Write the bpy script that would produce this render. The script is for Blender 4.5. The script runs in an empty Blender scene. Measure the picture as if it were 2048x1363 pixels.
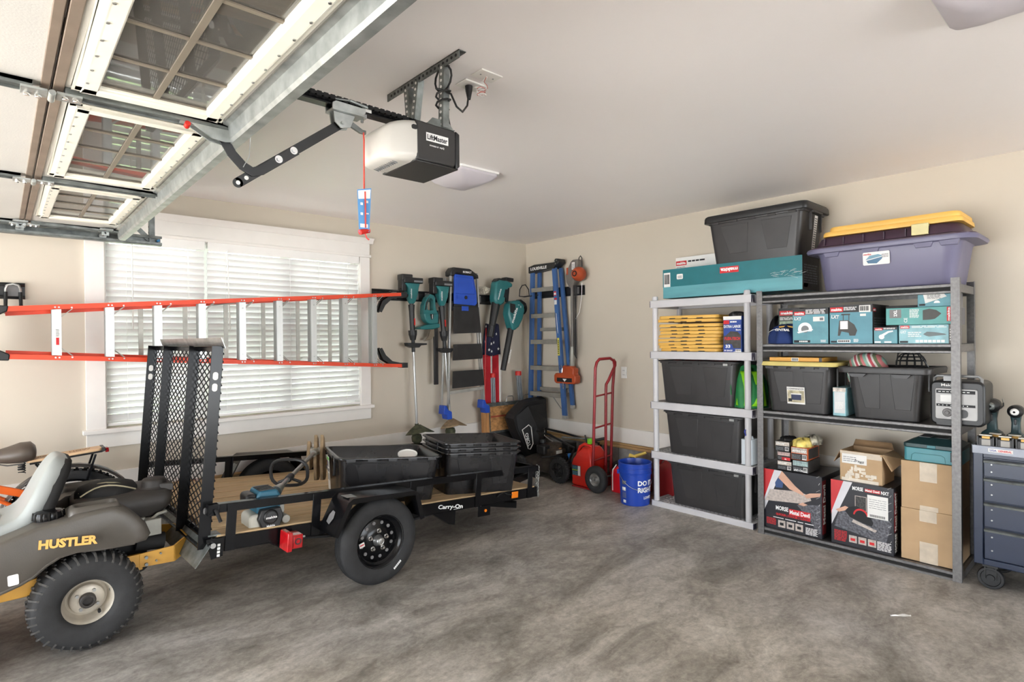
import bpy, bmesh, math, random
from mathutils import Matrix, Vector, Euler
random.seed(7)
R_ = math.radians
scn = bpy.context.scene
COL = scn.collection
# ------------------------------------------------------------------ camera
YAW, PIT, ROLL = R_(41.9), R_(-0.18), R_(0.57)
Fv = Vector((math.sin(YAW)*math.cos(PIT), math.cos(YAW)*math.cos(PIT), math.sin(PIT)))
R0 = Vector((math.cos(YAW), -math.sin(YAW), 0)); U0 = R0.cross(Fv)
Rv = R0*math.cos(ROLL) - U0*math.sin(ROLL); Uv = U0*math.cos(ROLL) + R0*math.sin(ROLL)
cd = bpy.data.cameras.new('camera'); cam = bpy.data.objects.new('camera', cd); COL.objects.link(cam)
cd.sensor_width = 36; cd.lens = 1143/2048*36; cd.clip_start = 0.02
cam.matrix_world = Matrix(((Rv.x, Uv.x, -Fv.x, 0), (Rv.y, Uv.y, -Fv.y, 0), (Rv.z, Uv.z, -Fv.z, 1.49), (0, 0, 0, 1)))
scn.camera = cam
# ------------------------------------------------------------------ world, sun, exposure
w = bpy.data.worlds.new('world'); scn.world = w; w.use_nodes = True
wn = w.node_tree.nodes; wl = w.node_tree.links; wn.clear()
wo = wn.new('ShaderNodeOutputWorld'); wb = wn.new('ShaderNodeBackground')
wb.inputs[0].default_value = (0.88, 0.94, 1.0, 1); wb.inputs[1].default_value = 9.5
wl.new(wb.outputs[0], wo.inputs[0])
sd = bpy.data.lights.new('sun', 'SUN'); sun = bpy.data.objects.new('sun', sd); COL.objects.link(sun)
sd.energy = 34; sd.angle = R_(0.6); sd.color = (1.0, 0.97, 0.94)
sun.rotation_euler = Vector((-0.60, 0.45, 0.66)).to_track_quat('Z', 'Y').to_euler()
pd = bpy.data.lights.new('doorway_daylight', 'AREA'); po = bpy.data.objects.new('doorway_daylight', pd); COL.objects.link(po)
pd.shape = 'RECTANGLE'; pd.size = 4.88; pd.size_y = 2.13; pd.cycles.is_portal = True
po.matrix_world = Matrix.Translation((-3.16, 2.12, 1.065)) @ Matrix(((0, 0, -1, 0), (1, 0, 0, 0), (0, -1, 0, 0), (0, 0, 0, 1)))
pd3 = bpy.data.lights.new('added_opening_daylight', 'AREA'); po3 = bpy.data.objects.new('added_opening_daylight', pd3); COL.objects.link(po3)  # portal at an unseen opening added to light the back wall
pd3.shape = 'RECTANGLE'; pd3.size = 4.1; pd3.size_y = 2.2; pd3.cycles.is_portal = True
po3.matrix_world = Matrix.Translation((2.45, -5.26, 1.1)) @ Matrix(((-1, 0, 0, 0), (0, 0, -1, 0), (0, -1, 0, 0), (0, 0, 0, 1)))
scn.view_settings.view_transform = 'Standard'; scn.view_settings.look = 'None'
scn.view_settings.exposure = 0.16; scn.view_settings.gamma = 1.0; scn.view_settings.use_curve_mapping = False

# ------------------------------------------------------------------ materials
MATS = {}
def srgb(c):
    return tuple((x/255/12.92 if x/255 <= 0.04045 else ((x/255+0.055)/1.055)**2.4) for x in c)
def mat(name, col, rough=0.5, metal=0.0, var=0.06, vs=8.0, bump=0.0, bs=60.0, trans=0.0, spec=0.5, coat=0.0, stretch=None, col2=None, gen=False):
    """plain procedural material: base colour with a slow noise variation, optional fine bump"""
    if name in MATS: return MATS[name]
    m = bpy.data.materials.new(name); m.use_nodes = True; MATS[name] = m
    nt = m.node_tree; b = nt.nodes['Principled BSDF']
    c = srgb(col)
    b.inputs['Roughness'].default_value = rough; b.inputs['Metallic'].default_value = metal
    b.inputs['Specular IOR Level'].default_value = spec; b.inputs['Coat Weight'].default_value = coat
    tc = nt.nodes.new('ShaderNodeTexCoord'); mp = nt.nodes.new('ShaderNodeMapping')
    nt.links.new(tc.outputs['Object'], mp.inputs[0])
    if stretch: mp.inputs['Scale'].default_value = stretch
    n = nt.nodes.new('ShaderNodeTexNoise'); n.inputs['Scale'].default_value = vs; n.inputs['Detail'].default_value = 4
    nt.links.new(mp.outputs[0], n.inputs['Vector'])
    r = nt.nodes.new('ShaderNodeValToRGB')
    a = [max(0, x*(1-var*2)) for x in c]; d = [min(1, x*(1+var*2)) for x in (srgb(col2) if col2 else c)]
    r.color_ramp.elements[0].position = 0.3; r.color_ramp.elements[1].position = 0.7
    r.color_ramp.elements[0].color = (*a, 1); r.color_ramp.elements[1].color = (*d, 1)
    nt.links.new(n.outputs['Fac'], r.inputs[0]); nt.links.new(r.outputs[0], b.inputs['Base Color'])
    if bump:
        n2 = nt.nodes.new('ShaderNodeTexNoise'); n2.inputs['Scale'].default_value = bs; n2.inputs['Detail'].default_value = 3
        bp = nt.nodes.new('ShaderNodeBump'); bp.inputs['Strength'].default_value = bump; bp.inputs['Distance'].default_value = 0.002
        nt.links.new(mp.outputs[0], n2.inputs['Vector']); nt.links.new(n2.outputs['Fac'], bp.inputs['Height'])
        nt.links.new(bp.outputs[0], b.inputs['Normal'])
    if trans:
        tr = nt.nodes.new('ShaderNodeBsdfTranslucent'); mx = nt.nodes.new('ShaderNodeMixShader'); mx.inputs[0].default_value = trans
        tr.inputs[0].default_value = (*c, 1)
        o = nt.nodes['Material Output']
        nt.links.new(b.outputs[0], mx.inputs[1]); nt.links.new(tr.outputs[0], mx.inputs[2]); nt.links.new(mx.outputs[0], o.inputs[0])
    return m
def glass(name, tint, fac=0.12, light_haze=0.0):
    m = bpy.data.materials.new(name); m.use_nodes = True; nt = m.node_tree; nt.nodes.clear()
    o = nt.nodes.new('ShaderNodeOutputMaterial'); t = nt.nodes.new('ShaderNodeBsdfTransparent'); g = nt.nodes.new('ShaderNodeBsdfGlossy')
    t.inputs[0].default_value = (*tint, 1); g.inputs['Roughness'].default_value = 0.02
    fr = nt.nodes.new('ShaderNodeFresnel'); fr.inputs[0].default_value = 1.5
    ma = nt.nodes.new('ShaderNodeMath'); ma.operation = 'ADD'; ma.inputs[1].default_value = fac; ma.use_clamp = True
    mx = nt.nodes.new('ShaderNodeMixShader'); nt.links.new(fr.outputs[0], ma.inputs[0]); nt.links.new(ma.outputs[0], mx.inputs[0])
    nt.links.new(t.outputs[0], mx.inputs[1]); nt.links.new(g.outputs[0], mx.inputs[2]); nt.links.new(mx.outputs[0], o.inputs[0])
    if light_haze:  # pale diffuse mix brightens the door glass where the ceiling behind is dim
        d = nt.nodes.new('ShaderNodeBsdfDiffuse'); d.inputs[0].default_value = (0.6, 0.57, 0.52, 1); m2 = nt.nodes.new('ShaderNodeMixShader'); m2.inputs[0].default_value = light_haze
        nt.links.new(mx.outputs[0], m2.inputs[1]); nt.links.new(d.outputs[0], m2.inputs[2]); nt.links.new(m2.outputs[0], o.inputs[0])
    MATS[name] = m
    return m

M_wall = mat('wall_paint', (206, 196, 180), 0.75, var=0.012, vs=1.2, bump=0.15, bs=300)
M_ceil = mat('ceiling_paint', (246, 240, 238), 0.45, var=0.008, vs=1.0, bump=0.12, bs=260)
M_trim = mat('trim_paint', (236, 232, 226), 0.4, var=0.01)
M_white = mat('white_plastic', (238, 236, 232), 0.45, var=0.01)
M_blind = mat('blind_vinyl', (232, 231, 229), 0.4, var=0.01, trans=0.10)
M_blk = mat('black_plastic', (30, 30, 31), 0.42, var=0.1)
M_blkg = mat('gloss_black_paint', (15, 15, 17), 0.2, var=0.1, spec=0.3)
M_blkm = mat('matte_black', (24, 23, 23), 0.8, var=0.12)
M_gray = mat('grey_plastic', (120, 118, 118), 0.5)
M_steel = mat('steel', (170, 170, 168), 0.35, 0.9, var=0.12, vs=14)
M_galv = mat('galvanised_steel', (176, 180, 178), 0.38, 0.75, var=0.12, vs=18)
M_dgalv = mat('dull_galvanised_steel', (120, 124, 122), 0.45, 0.7, var=0.2, vs=18)
M_chrome = mat('chrome', (220, 220, 220), 0.12, 1.0, var=0.02)
M_alu = mat('aluminium', (184, 185, 183), 0.34, 0.75, var=0.04, vs=20, stretch=(1, 1, 0.1))
M_alum = mat('dull_aluminium', (176, 174, 166), 0.5, 0.45, var=0.08, vs=12)
M_red = mat('red_plastic', (205, 38, 30), 0.38, var=0.05)
M_orange = mat('orange_fibreglass', (226, 70, 34), 0.45, var=0.04)
M_teal = mat('teal_plastic', (42, 110, 112), 0.32, var=0.05)
M_tealbox = mat('teal_box_print', (88, 146, 158), 0.45, var=0.07, vs=14)
M_tealdk = mat('dark_teal_box_print', (22, 108, 116), 0.4, var=0.04, vs=10)
M_blue = mat('royal_blue_plastic', (34, 78, 182), 0.38, var=0.04)
M_card = mat('cardboard', (188, 158, 122), 0.85, var=0.04, vs=6, bump=0.2, bs=90)
M_cardd = mat('cardboard_edge', (150, 120, 88), 0.9, var=0.06)
M_paper = mat('white_label', (232, 230, 226), 0.6, var=0.02)
M_inkk = mat('black_ink', (22, 22, 26), 0.6, var=0.02)
M_inkg = mat('grey_ink', (120, 122, 124), 0.6, var=0.05)
M_inkr = mat('red_ink', (206, 34, 40), 0.55, var=0.03)
M_inkw = mat('white_ink', (240, 240, 238), 0.55, var=0.01)
M_inkb = mat('blue_ink', (36, 66, 150), 0.55, var=0.03)
M_tape = mat('packing_tape', (206, 192, 172), 0.16, var=0.05, vs=20, bump=0.3, bs=60)
M_rub = mat('tyre_rubber', (40, 40, 41), 0.75, var=0.1, vs=20, bump=0.3, bs=200)
M_yel = mat('yellow_lid_plastic', (232, 182, 88), 0.45, var=0.03)
M_gold = mat('mustard_paint', (196, 146, 58), 0.42, var=0.06)
M_wood = mat('pressure_treated_wood', (196, 168, 128), 0.7, var=0.12, vs=5, stretch=(0.6, 9, 9), bump=0.3, bs=30)
M_glass = glass('window_glass', (0.96, 0.98, 0.97), 0.02)
M_dglass = glass('door_window_glass', (0.86, 0.87, 0.86), 0.06, 0.14)

# ------------------------------------------------------------------ mesh builder
class MB:
    def __init__(s, m=None): s.v = []; s.f = []; s.fm = []; s.M = Matrix.Identity(4); s.mi = 0
    def add(s, vs, fs):
        k = len(s.v); s.v += [tuple(s.M @ Vector(p)) for p in vs]
        for f in fs: s.f.append(tuple(i+k for i in f)); s.fm.append(s.mi)
        return s
    def box(s, x0, x1, y0, y1, z0, z1):
        return s.add([(x0,y0,z0),(x1,y0,z0),(x1,y1,z0),(x0,y1,z0),(x0,y0,z1),(x1,y0,z1),(x1,y1,z1),(x0,y1,z1)],
                     [(0,3,2,1),(4,5,6,7),(0,1,5,4),(1,2,6,5),(2,3,7,6),(3,0,4,7)])
    def bar(s, a, b, w, h, up=(0,0,1)):
        """rectangular bar from a to b, w sideways, h along up"""
        a = Vector(a); b = Vector(b); d = (b-a).normalized(); up = Vector(up)
        if abs(d.dot(up)) > 0.98: up = Vector((1,0,0))
        sd = d.cross(up).normalized(); u = sd.cross(d)
        vs = [p + sd*(i*w/2) + u*(j*h/2) for p in (a, b) for i, j in ((-1,-1),(1,-1),(1,1),(-1,1))]
        return s.add(vs, [(3,2,1,0),(4,5,6,7),(0,1,5,4),(1,2,6,5),(2,3,7,6),(3,0,4,7)])
    def cyl(s, a, b, r, r2=None, n=14, cap=True):
        return s.tube([a, b], [r, r if r2 is None else r2], n, cap)
    def tube(s, pts, r, n=8, cap=True, closed=False):
        P = [Vector(p) for p in pts]; m = len(P); rs = r if isinstance(r, (list, tuple)) else [r]*m
        T = []
        for i in range(m):
            if closed: t = P[(i+1) % m]-P[i-1]
            else: t = P[min(i+1, m-1)]-P[max(i-1, 0)]
            T.append(t.normalized() if t.length > 1e-9 else Vector((0,0,1)))
        u = T[0].orthogonal().normalized(); vs = []
        for i in range(m):
            if i: 
                u = u - T[i]*u.dot(T[i])
                u = u.normalized() if u.length > 1e-6 else T[i].orthogonal().normalized()
            v = T[i].cross(u)
            vs += [P[i] + (u*math.cos(2*math.pi*k/n) + v*math.sin(2*math.pi*k/n))*rs[i] for k in range(n)]
        fs = []
        for i in range(m if closed else m-1):
            j = (i+1) % m
            for k in range(n): fs.append((i*n+k, i*n+(k+1) % n, j*n+(k+1) % n, j*n+k))
        if cap and not closed: fs.append(tuple(range(n-1, -1, -1))); fs.append(tuple((m-1)*n+k for k in range(n)))
        return s.add(vs, fs)
    def lathe(s, prof, n=24, axis='Z', c=(0,0,0), arc=1.0):
        """profile of (radius, height) turned about an axis"""
        vs = []; m = len(prof); full = arc >= 1.0; N = n if full else n+1
        for r, h in prof:
            for k in range(N):
                a = 2*math.pi*arc*k/n; x, y = r*math.cos(a), r*math.sin(a)
                p = {'Z': (x, y, h), 'Y': (x, h, y), 'X': (h, x, y)}[axis]
                vs.append((p[0]+c[0], p[1]+c[1], p[2]+c[2]))
        fs = []
        for i in range(m-1):
            for k in range(n if full else n):
                k2 = (k+1) % N
                fs.append((i*N+k, i*N+k2, (i+1)*N+k2, (i+1)*N+k))
        return s.add(vs, fs)
    def disc(s, c, r, axis='Z', n=20, h=0.0, flip=False):
        vs = []
        for k in range(n):
            a = 2*math.pi*k/n; x, y = r*math.cos(a), r*math.sin(a)
            p = {'Z': (x, y, h), 'Y': (x, h, y), 'X': (h, x, y)}[axis]; vs.append((p[0]+c[0], p[1]+c[1], p[2]+c[2]))
        return s.add(vs, [tuple(range(n))])
    def prism(s, poly, a, b, axis='Z'):
        """closed outline extruded from a to b along an axis; outline coords are the other two axes in order"""
        n = len(poly)
        def q(p, h): return {'Z': (p[0], p[1], h), 'Y': (p[0], h, p[1]), 'X': (h, p[0], p[1])}[axis]
        vs = [q(p, a) for p in poly] + [q(p, b) for p in poly]
        fs = [tuple(range(n-1, -1, -1)), tuple(range(n, 2*n))] + [(i, (i+1) % n, n+(i+1) % n, n+i) for i in range(n)]
        return s.add(vs, fs)
    def loft(s, rings, cap=True, closed=True):
        n = len(rings[0]); vs = [p for r in rings for p in r]; fs = []
        for i in range(len(rings)-1):
            for k in range(n if closed else n-1): fs.append((i*n+k, i*n+(k+1) % n, (i+1)*n+(k+1) % n, (i+1)*n+k))
        if cap: fs.append(tuple(range(n-1, -1, -1))); fs.append(tuple((len(rings)-1)*n+k for k in range(n)))
        return s.add(vs, fs)
    def grid(s, fn, nu, nv, thick=None):
        """surface fn(u,v) with u,v in 0..1"""
        vs = [fn(i/nu, j/nv) for j in range(nv+1) for i in range(nu+1)]
        fs = [(j*(nu+1)+i, j*(nu+1)+i+1, (j+1)*(nu+1)+i+1, (j+1)*(nu+1)+i) for j in range(nv) for i in range(nu)]
        return s.add(vs, fs)
def rrect(x0, x1, y0, y1, r, n=4):
    pts = []
    for cx, cy, a0 in ((x1-r, y1-r, 0), (x0+r, y1-r, 90), (x0+r, y0+r, 180), (x1-r, y0+r, 270)):
        for k in range(n+1):
            a = R_(a0+90*k/n); pts.append((cx+r*math.cos(a), cy+r*math.sin(a)))
    return pts
def mk(name, mb, mats, parent=None, bev=0.0, smooth=True, sol=0.0, sub=0, loc=None, rot=None, ang=38, label=None, bseg=2):
    me = bpy.data.meshes.new(name); me.from_pydata(mb.v, [], mb.f)
    for m in (mats if isinstance(mats, (list, tuple)) else [mats]): me.materials.append(m)
    if any(mb.fm): me.polygons.foreach_set('material_index', mb.fm)
    me.validate(); bm = bmesh.new(); bm.from_mesh(me)
    bmesh.ops.remove_doubles(bm, verts=bm.verts, dist=1e-6)
    bmesh.ops.recalc_face_normals(bm, faces=bm.faces); bm.to_mesh(me); bm.free()
    if smooth:
        me.polygons.foreach_set('use_smooth', [True]*len(me.polygons)); me.set_sharp_from_angle(angle=R_(ang))
    o = bpy.data.objects.new(name, me); COL.objects.link(o)
    if parent: o.parent = parent
    if loc: o.location = loc
    if rot: o.rotation_euler = rot
    if sol: d = o.modifiers.new('solid', 'SOLIDIFY'); d.thickness = sol; d.offset = 0
    if bev:
        d = o.modifiers.new('bevel', 'BEVEL'); d.width = bev; d.segments = bseg; d.limit_method = 'ANGLE'; d.angle_limit = R_(40); d.harden_normals = False
    if sub: d = o.modifiers.new('subsurf', 'SUBSURF'); d.levels = sub; d.render_levels = sub
    if label: o['label'] = label
    if name in STUFFY: o['kind'] = 'stuff'
    return o
STUFFY = {'hole', 'bolt', 'screw', 'small_print', 'barcode', 'vent_slot', 'vent_holes', 'rivet', 'tread_block', 'bulge', 'mesh', 'grating', 'stud', 'spoke', 'slot', 'crumpled_tape', 'knob_rib', 'wheel_hole', 'rib', 'link', 'batteries_detail', 'label_stripe', 'hardware'}
def tag(o, label, cat, group=None, kind=None):
    o['label'] = label; o['category'] = cat
    if group: o['group'] = group
    if kind: o['kind'] = kind
    return o
def thing(name, label, cat, loc=(0,0,0), rz=0, group=None, rot=None):
    o = bpy.data.objects.new(name, None); COL.objects.link(o); o.empty_display_size = 0.1
    o.location = loc; o.rotation_euler = rot if rot else (0, 0, rz)
    return tag(o, label, cat, group)
def struct(name, mb, m, parent=None, **k):
    o = mk(name, mb, m, parent, **k)
    if not parent: o['kind'] = 'structure'
    return o
def kids(o): return [c for c in bpy.data.objects if c.parent == o]
def dup(o, parent=None, loc=None, rot=None, label=None, group=None):
    c = o.copy(); COL.objects.link(c)
    if parent: c.parent = parent
    if loc is not None: c.location = loc
    if rot is not None: c.rotation_euler = rot
    if label: c['label'] = label
    if group: c['group'] = group
    for ch in kids(o): dup(ch, c)
    return c

# ---- printed lettering and flat print on a face
_fc = {}
def tmesh(body, bold, spacing=1.0):
    key = (body, bold, spacing)
    if key in _fc: return _fc[key]
    cu = bpy.data.curves.new('lettering', 'FONT'); cu.body = body; cu.size = 1; cu.offset = bold; cu.extrude = 0.004; cu.space_character = spacing
    cu.resolution_u = 2
    o = bpy.data.objects.new('tmp', cu); COL.objects.link(o)
    dg = bpy.context.evaluated_depsgraph_get(); dg.update()
    me = bpy.data.meshes.new_from_object(o.evaluated_get(dg)); me.materials.clear()
    bpy.data.objects.remove(o); bpy.data.curves.remove(cu)
    xs = [v.co.x for v in me.vertices] or [0, 1]; ys = [v.co.y for v in me.vertices] or [0, 1]
    x0, x1, y0, y1 = min(xs), max(xs), min(ys), max(ys)
    for v in me.vertices:
        v.co.x = (v.co.x-x0)/(x1-x0); v.co.y = (v.co.y-y0)/(y1-y0); v.co.z = 0.0 if v.co.z < 0 else 1.0
    _fc[key] = me; return me
class Face:
    """a flat face of a thing: origin o (lower left), directions right and up; prints sit just proud of it"""
    def __init__(s, parent, o, r=(0,-1,0), u=(0,0,1)):
        s.p = parent; s.o = Vector(o); s.r = Vector(r).normalized(); s.u = Vector(u).normalized(); s.n = s.r.cross(s.u)
    def M(s, u, v, lift=0.0006):
        o = s.o + s.r*u + s.u*v + s.n*lift
        return Matrix(((s.r.x, s.u.x, s.n.x, o.x), (s.r.y, s.u.y, s.n.y, o.y), (s.r.z, s.u.z, s.n.z, o.z), (0,0,0,1)))
    def text(s, body, u, v, w, h, m, bold=0.02, rot=0, shear=0, lift=0.0008, name='lettering', th=0.0006):
        key = (body, bold, m.name)
        me0 = tmesh(body, bold)
        if key not in _fc:
            me = me0.copy(); me.materials.append(m); _fc[key] = me
        me = _fc[key]
        o = bpy.data.objects.new(name, me); COL.objects.link(o); o.parent = s.p
        S = Matrix(((w, shear*h, 0, 0), (0, h, 0, 0), (0, 0, th, 0), (0,0,0,1)))
        o.matrix_local = s.M(u, v, lift) @ Matrix.Rotation(R_(rot), 4, 'Z') @ S
        return o
    def rect(s, u0, u1, v0, v1, m, name='printed_label', th=0.0006, lift=0.0002, r=0):
        return s.poly(rrect(u0, u1, v0, v1, r) if r else [(u0,v0),(u1,v0),(u1,v1),(u0,v1)], m, name, th, lift)
    def poly(s, pts, m, name='printed_picture', th=0.0006, lift=0.0002):
        mb = MB(); mb.prism(pts, 0, th, 'Z'); mb.v = [tuple(s.M(0, 0, lift) @ Vector(p)) for p in mb.v]
        return mk(name, mb, m, s.p, smooth=False)
    def rects(s, lst, m, name='small_print', th=0.0006, lift=0.0006):
        mb = MB()
        for u0, u1, v0, v1 in lst: mb.box(u0, u1, v0, v1, 0, th)
        mb.v = [tuple(s.M(0, 0, lift) @ Vector(p)) for p in mb.v]
        return mk(name, mb, m, s.p, smooth=False)
    def lines(s, u0, u1, v0, v1, n, m, fill=0.5, name='small_print', lift=0.0008):
        rnd = random.Random(int((u0+v0)*1e4)); L = []
        dv = (v1-v0)/n
        for i in range(n):
            a = u0; 
            while a < u1-0.1*(u1-u0):
                b = min(u1, a + (u1-u0)*rnd.uniform(.12, .35)); L.append((a, b, v0+i*dv, v0+(i+fill)*dv)); a = b+(u1-u0)*.04
        return s.rects(L, m, name, lift=lift)
    def barcode(s, u0, u1, v0, v1, lift=0.0004):
        s.rect(u0, u1, v0, v1, M_paper, 'barcode_label', lift=lift)
        rnd = random.Random(int(u0*1e4)); L = []; a = u0+(u1-u0)*.08
        while a < u1-(u1-u0)*.1:
            b = a+(u1-u0)*rnd.choice((.02, .04, .06)); L.append((a, b, v0+(v1-v0)*.2, v1-(v1-v0)*.12)); a = b+(u1-u0)*rnd.choice((.02, .04))
        s.rects(L, M_inkk, 'barcode', lift=lift+0.0006)
# ================================================================== SETTING
CZ = 2.66; WX = 4.86; WY = 5.14; LX = -3.0; FY = -5.1
def floor_material():
    m = bpy.data.materials.new('stained_concrete'); m.use_nodes = True; nt = m.node_tree; b = nt.nodes['Principled BSDF']; L = nt.links
    tc = nt.nodes.new('ShaderNodeTexCoord')
    def noise(sc, det, dist=0.0, rough=0.6, st=None):
        n = nt.nodes.new('ShaderNodeTexNoise'); n.inputs['Scale'].default_value = sc; n.inputs['Detail'].default_value = det
        n.inputs['Distortion'].default_value = dist; n.inputs['Roughness'].default_value = rough
        mp = nt.nodes.new('ShaderNodeMapping'); mp.inputs['Rotation'].default_value = (0, 0, R_(-32))
        if st: mp.inputs['Scale'].default_value = st
        L.new(tc.outputs['Object'], mp.inputs[0]); L.new(mp.outputs[0], n.inputs['Vector']); return n
    def ramp(n, stops):
        r = nt.nodes.new('ShaderNodeValToRGB'); e = r.color_ramp.elements
        while len(e) < len(stops): e.new(0.5)
        for k, (p, c) in enumerate(stops): e[k].position = p; e[k].color = (*srgb(c), 1)
        L.new(n.outputs['Fac'], r.inputs[0]); return r
    def mix(mode, fac, a, c):
        x = nt.nodes.new('ShaderNodeMix'); x.data_type = 'RGBA'; x.blend_type = mode; x.inputs[0].default_value = fac
        L.new(a, x.inputs[6]); L.new(c, x.inputs[7]); return x.outputs[2]
    n1 = noise(1.45, 12, 0.55, 0.72, (1, 1.9, 1)); r1 = ramp(n1, [(0.28, (126, 122, 117)), (0.43, (174, 168, 160)), (0.54, (206, 200, 192)), (0.70, (238, 233, 226))])
    n2 = noise(6.5, 12, 0.8, 0.78, (1, 1.8, 1)); r2 = ramp(n2, [(0.33, (190, 187, 183)), (0.5, (238, 237, 235)), (0.62, (255, 255, 254))])
    n3 = noise(34, 8, 0.3, 0.75); r3 = ramp(n3, [(0.36, (206, 206, 206)), (0.65, (255, 255, 255))])
    n4 = noise(0.55, 4, 0.2, 0.5); r4 = ramp(n4, [(0.35, (206, 208, 214)), (0.65, (255, 252, 246))])
    c = mix('MULTIPLY', 0.9, r1.outputs[0], r2.outputs[0]); c = mix('MULTIPLY', 0.8, c, r3.outputs[0]); c = mix('MULTIPLY', 0.7, c, r4.outputs[0])
    L.new(c, b.inputs['Base Color'])
    rr = nt.nodes.new('ShaderNodeMapRange'); rr.inputs[3].default_value = 0.34; rr.inputs[4].default_value = 0.62
    L.new(n2.outputs['Fac'], rr.inputs[0]); L.new(rr.outputs[0], b.inputs['Roughness'])
    bp = nt.nodes.new('ShaderNodeBump'); bp.inputs['Strength'].default_value = 0.25; bp.inputs['Distance'].default_value = 0.003
    L.new(n3.outputs['Fac'], bp.inputs['Height']); L.new(bp.outputs[0], b.inputs['Normal'])
    b.inputs['Specular IOR Level'].default_value = 0.4
    return m
M_floor = floor_material()
struct('floor', MB().box(LX-0.15, WX+0.02, FY-0.02, WY+0.02, -0.1, 0), M_floor, smooth=False)
M_drive = mat('driveway_concrete', (226, 224, 220), 0.85, var=0.04)
struct('driveway', MB().box(-16, LX-0.16, -12, 14, -0.2, -0.03), M_drive, smooth=False)
struct('side_bounce_ground', MB().box(LX-0.16, 14, -14, FY-0.16, -0.2, -0.03), M_drive, smooth=False)  # unseen pale ground added outside the extra opening to bounce daylight in
M_lawn = mat('lawn_grass', (120, 140, 90), 0.9, var=0.12)
struct('lawn', MB().box(-2.3, 12, WY+0.3, 22, -0.5, -0.3), M_lawn, smooth=False)
struct('ceiling', MB().box(LX-0.15, WX+0.15, FY-0.15, WY+0.15, CZ, CZ+0.15), M_ceil, smooth=False)
WX0, WX1, WZ0, WZ1 = 0.575, 2.625, 0.865, 2.31       # window opening
mb = MB(); mb.box(LX-0.15, WX0, WY, WY+0.15, 0.39, CZ).box(WX1, WX+0.15, WY, WY+0.15, 0.39, CZ)
mb.box(WX0, WX1, WY, WY+0.15, 0.39, WZ0).box(WX0, WX1, WY, WY+0.15, WZ1, CZ)
struct('wall_back', mb, M_wall, smooth=False)
struct('wall_right', MB().box(WX, WX+0.15, FY-0.15, WY, 0.39, CZ), M_wall, smooth=False)
struct('wall_front', MB().box(LX, 0.4, FY-0.15, FY, 0, CZ).box(4.5, WX, FY-0.15, FY, 0, CZ).box(0.4, 4.5, FY-0.15, FY, 2.2, CZ), M_wall, smooth=False)  # the gap is an added opening that lets in more daylight
mb = MB(); mb.box(LX-0.15, LX, FY-0.15, -0.32, 0, CZ).box(LX-0.15, LX, 4.56, WY, 0, CZ).box(LX-0.15, LX, -0.32, 4.56, 2.13, CZ)
struct('wall_left', mb, M_wall, smooth=False)
# block foundation under the right and back walls, every block a piece
M_block = mat('concrete_block', (150, 148, 144), 0.9, var=0.1, vs=14, bump=0.6, bs=120)
M_mortar = mat('mortar', (128, 126, 122), 0.95, var=0.06)
fnd = struct('trim_1', MB().box(WX+0.006, WX+0.15, FY, WY+0.15, 0, 0.345).box(LX, WX+0.006, WY+0.006, WY+0.15, 0, 0.345), M_mortar, smooth=False)
pb = mk('block', MB().box(0, 0.03, 0, 0.392, 0, 0.165), M_block, fnd, bev=0.003)
first = True
for row in range(2):
    for k in range(15):
        y = WY-0.4*k-0.4-(0.2 if row else 0)+0.004
        o = pb if first else dup(pb, fnd); first = False
        o.location = (WX-0.012, y, 0.004+row*0.172)
    for k in range(19):
        x = WX-0.42-0.4*k-(0.2 if row else 0)
        o = dup(pb, fnd); o.location = (x+0.392, WY-0.012, 0.004+row*0.172); o.rotation_euler = (0, 0, R_(90))
M_sill = mat('sill_board', (176, 142, 96), 0.75, var=0.12, vs=5, stretch=(9, 0.7, 9), bump=0.3, bs=30)
mb = MB()
for z0, z1, dx in ((0.345, 0.375, 0.055), (0.378, 0.395, 0.05)):
    mb.box(WX-dx, WX+0.02, FY, WY-0.05, z0, z1)
struct('trim_2', mb, M_sill, bev=0.003)
mb = MB()
for z0, z1, dx in ((0.345, 0.375, 0.055), (0.378, 0.395, 0.05)): mb.box(LX, WX-0.02, WY-dx, WY+0.02, z0, z1)
struct('trim_3', mb, mat('sill_board_back', (176, 142, 96), 0.75, var=0.12, vs=5, stretch=(0.7, 9, 9), bump=0.3, bs=30), bev=0.003)
struct('baseboard_right', MB().box(WX-0.018, WX+0.01, FY, WY, 0.396, 0.55), M_trim, bev=0.003)
struct('baseboard_back', MB().box(LX, WX-0.018, WY-0.018, WY+0.01, 0.396, 0.545), M_trim, bev=0.003)

# ---- window
win = bpy.data.objects.new('window_1', None); COL.objects.link(win); win['kind'] = 'structure'; win.location = (0, WY, 0)
mb = MB(); mb.box(0.462, WX0+0.006, -0.022, 0.006, 0.85, 2.305).box(WX1-0.006, 2.722, -0.022, 0.006, 0.85, 2.305)
mk('side_casing', mb, M_trim, win, bev=0.003)
mb = MB(); mb.box(0.45, 2.735, -0.030, 0.004, 2.305, 2.33).box(0.462, 2.722, -0.022, 0.004, 2.33, 2.44)
mb.prism([(0.004, 2.44), (-0.022, 2.44), (-0.03, 2.452), (-0.036, 2.468), (-0.052, 2.482), (-0.058, 2.492), (0.004, 2.492)], 0.425, 2.76, 'X')
mk('head_casing', mb, M_trim, win, bev=0.002)
mb = MB(); mb.box(0.44, 2.745, -0.05, 0.10, 0.83, 0.862); mk('window_sill', mb, M_trim, win, bev=0.004)
mk('apron', MB().box(0.462, 2.722, -0.02, 0.004, 0.725, 0.832), M_trim, win, bev=0.003)
mb = MB(); mb.box(WX0-.002, WX0+0.012, 0, 0.15, WZ0, WZ1).box(WX1-0.012, WX1+.002, 0, 0.15, WZ0, WZ1).box(WX0, WX1, 0, 0.15, WZ1-0.012, WZ1+.002)
mk('jamb', mb, M_trim, win)
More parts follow.
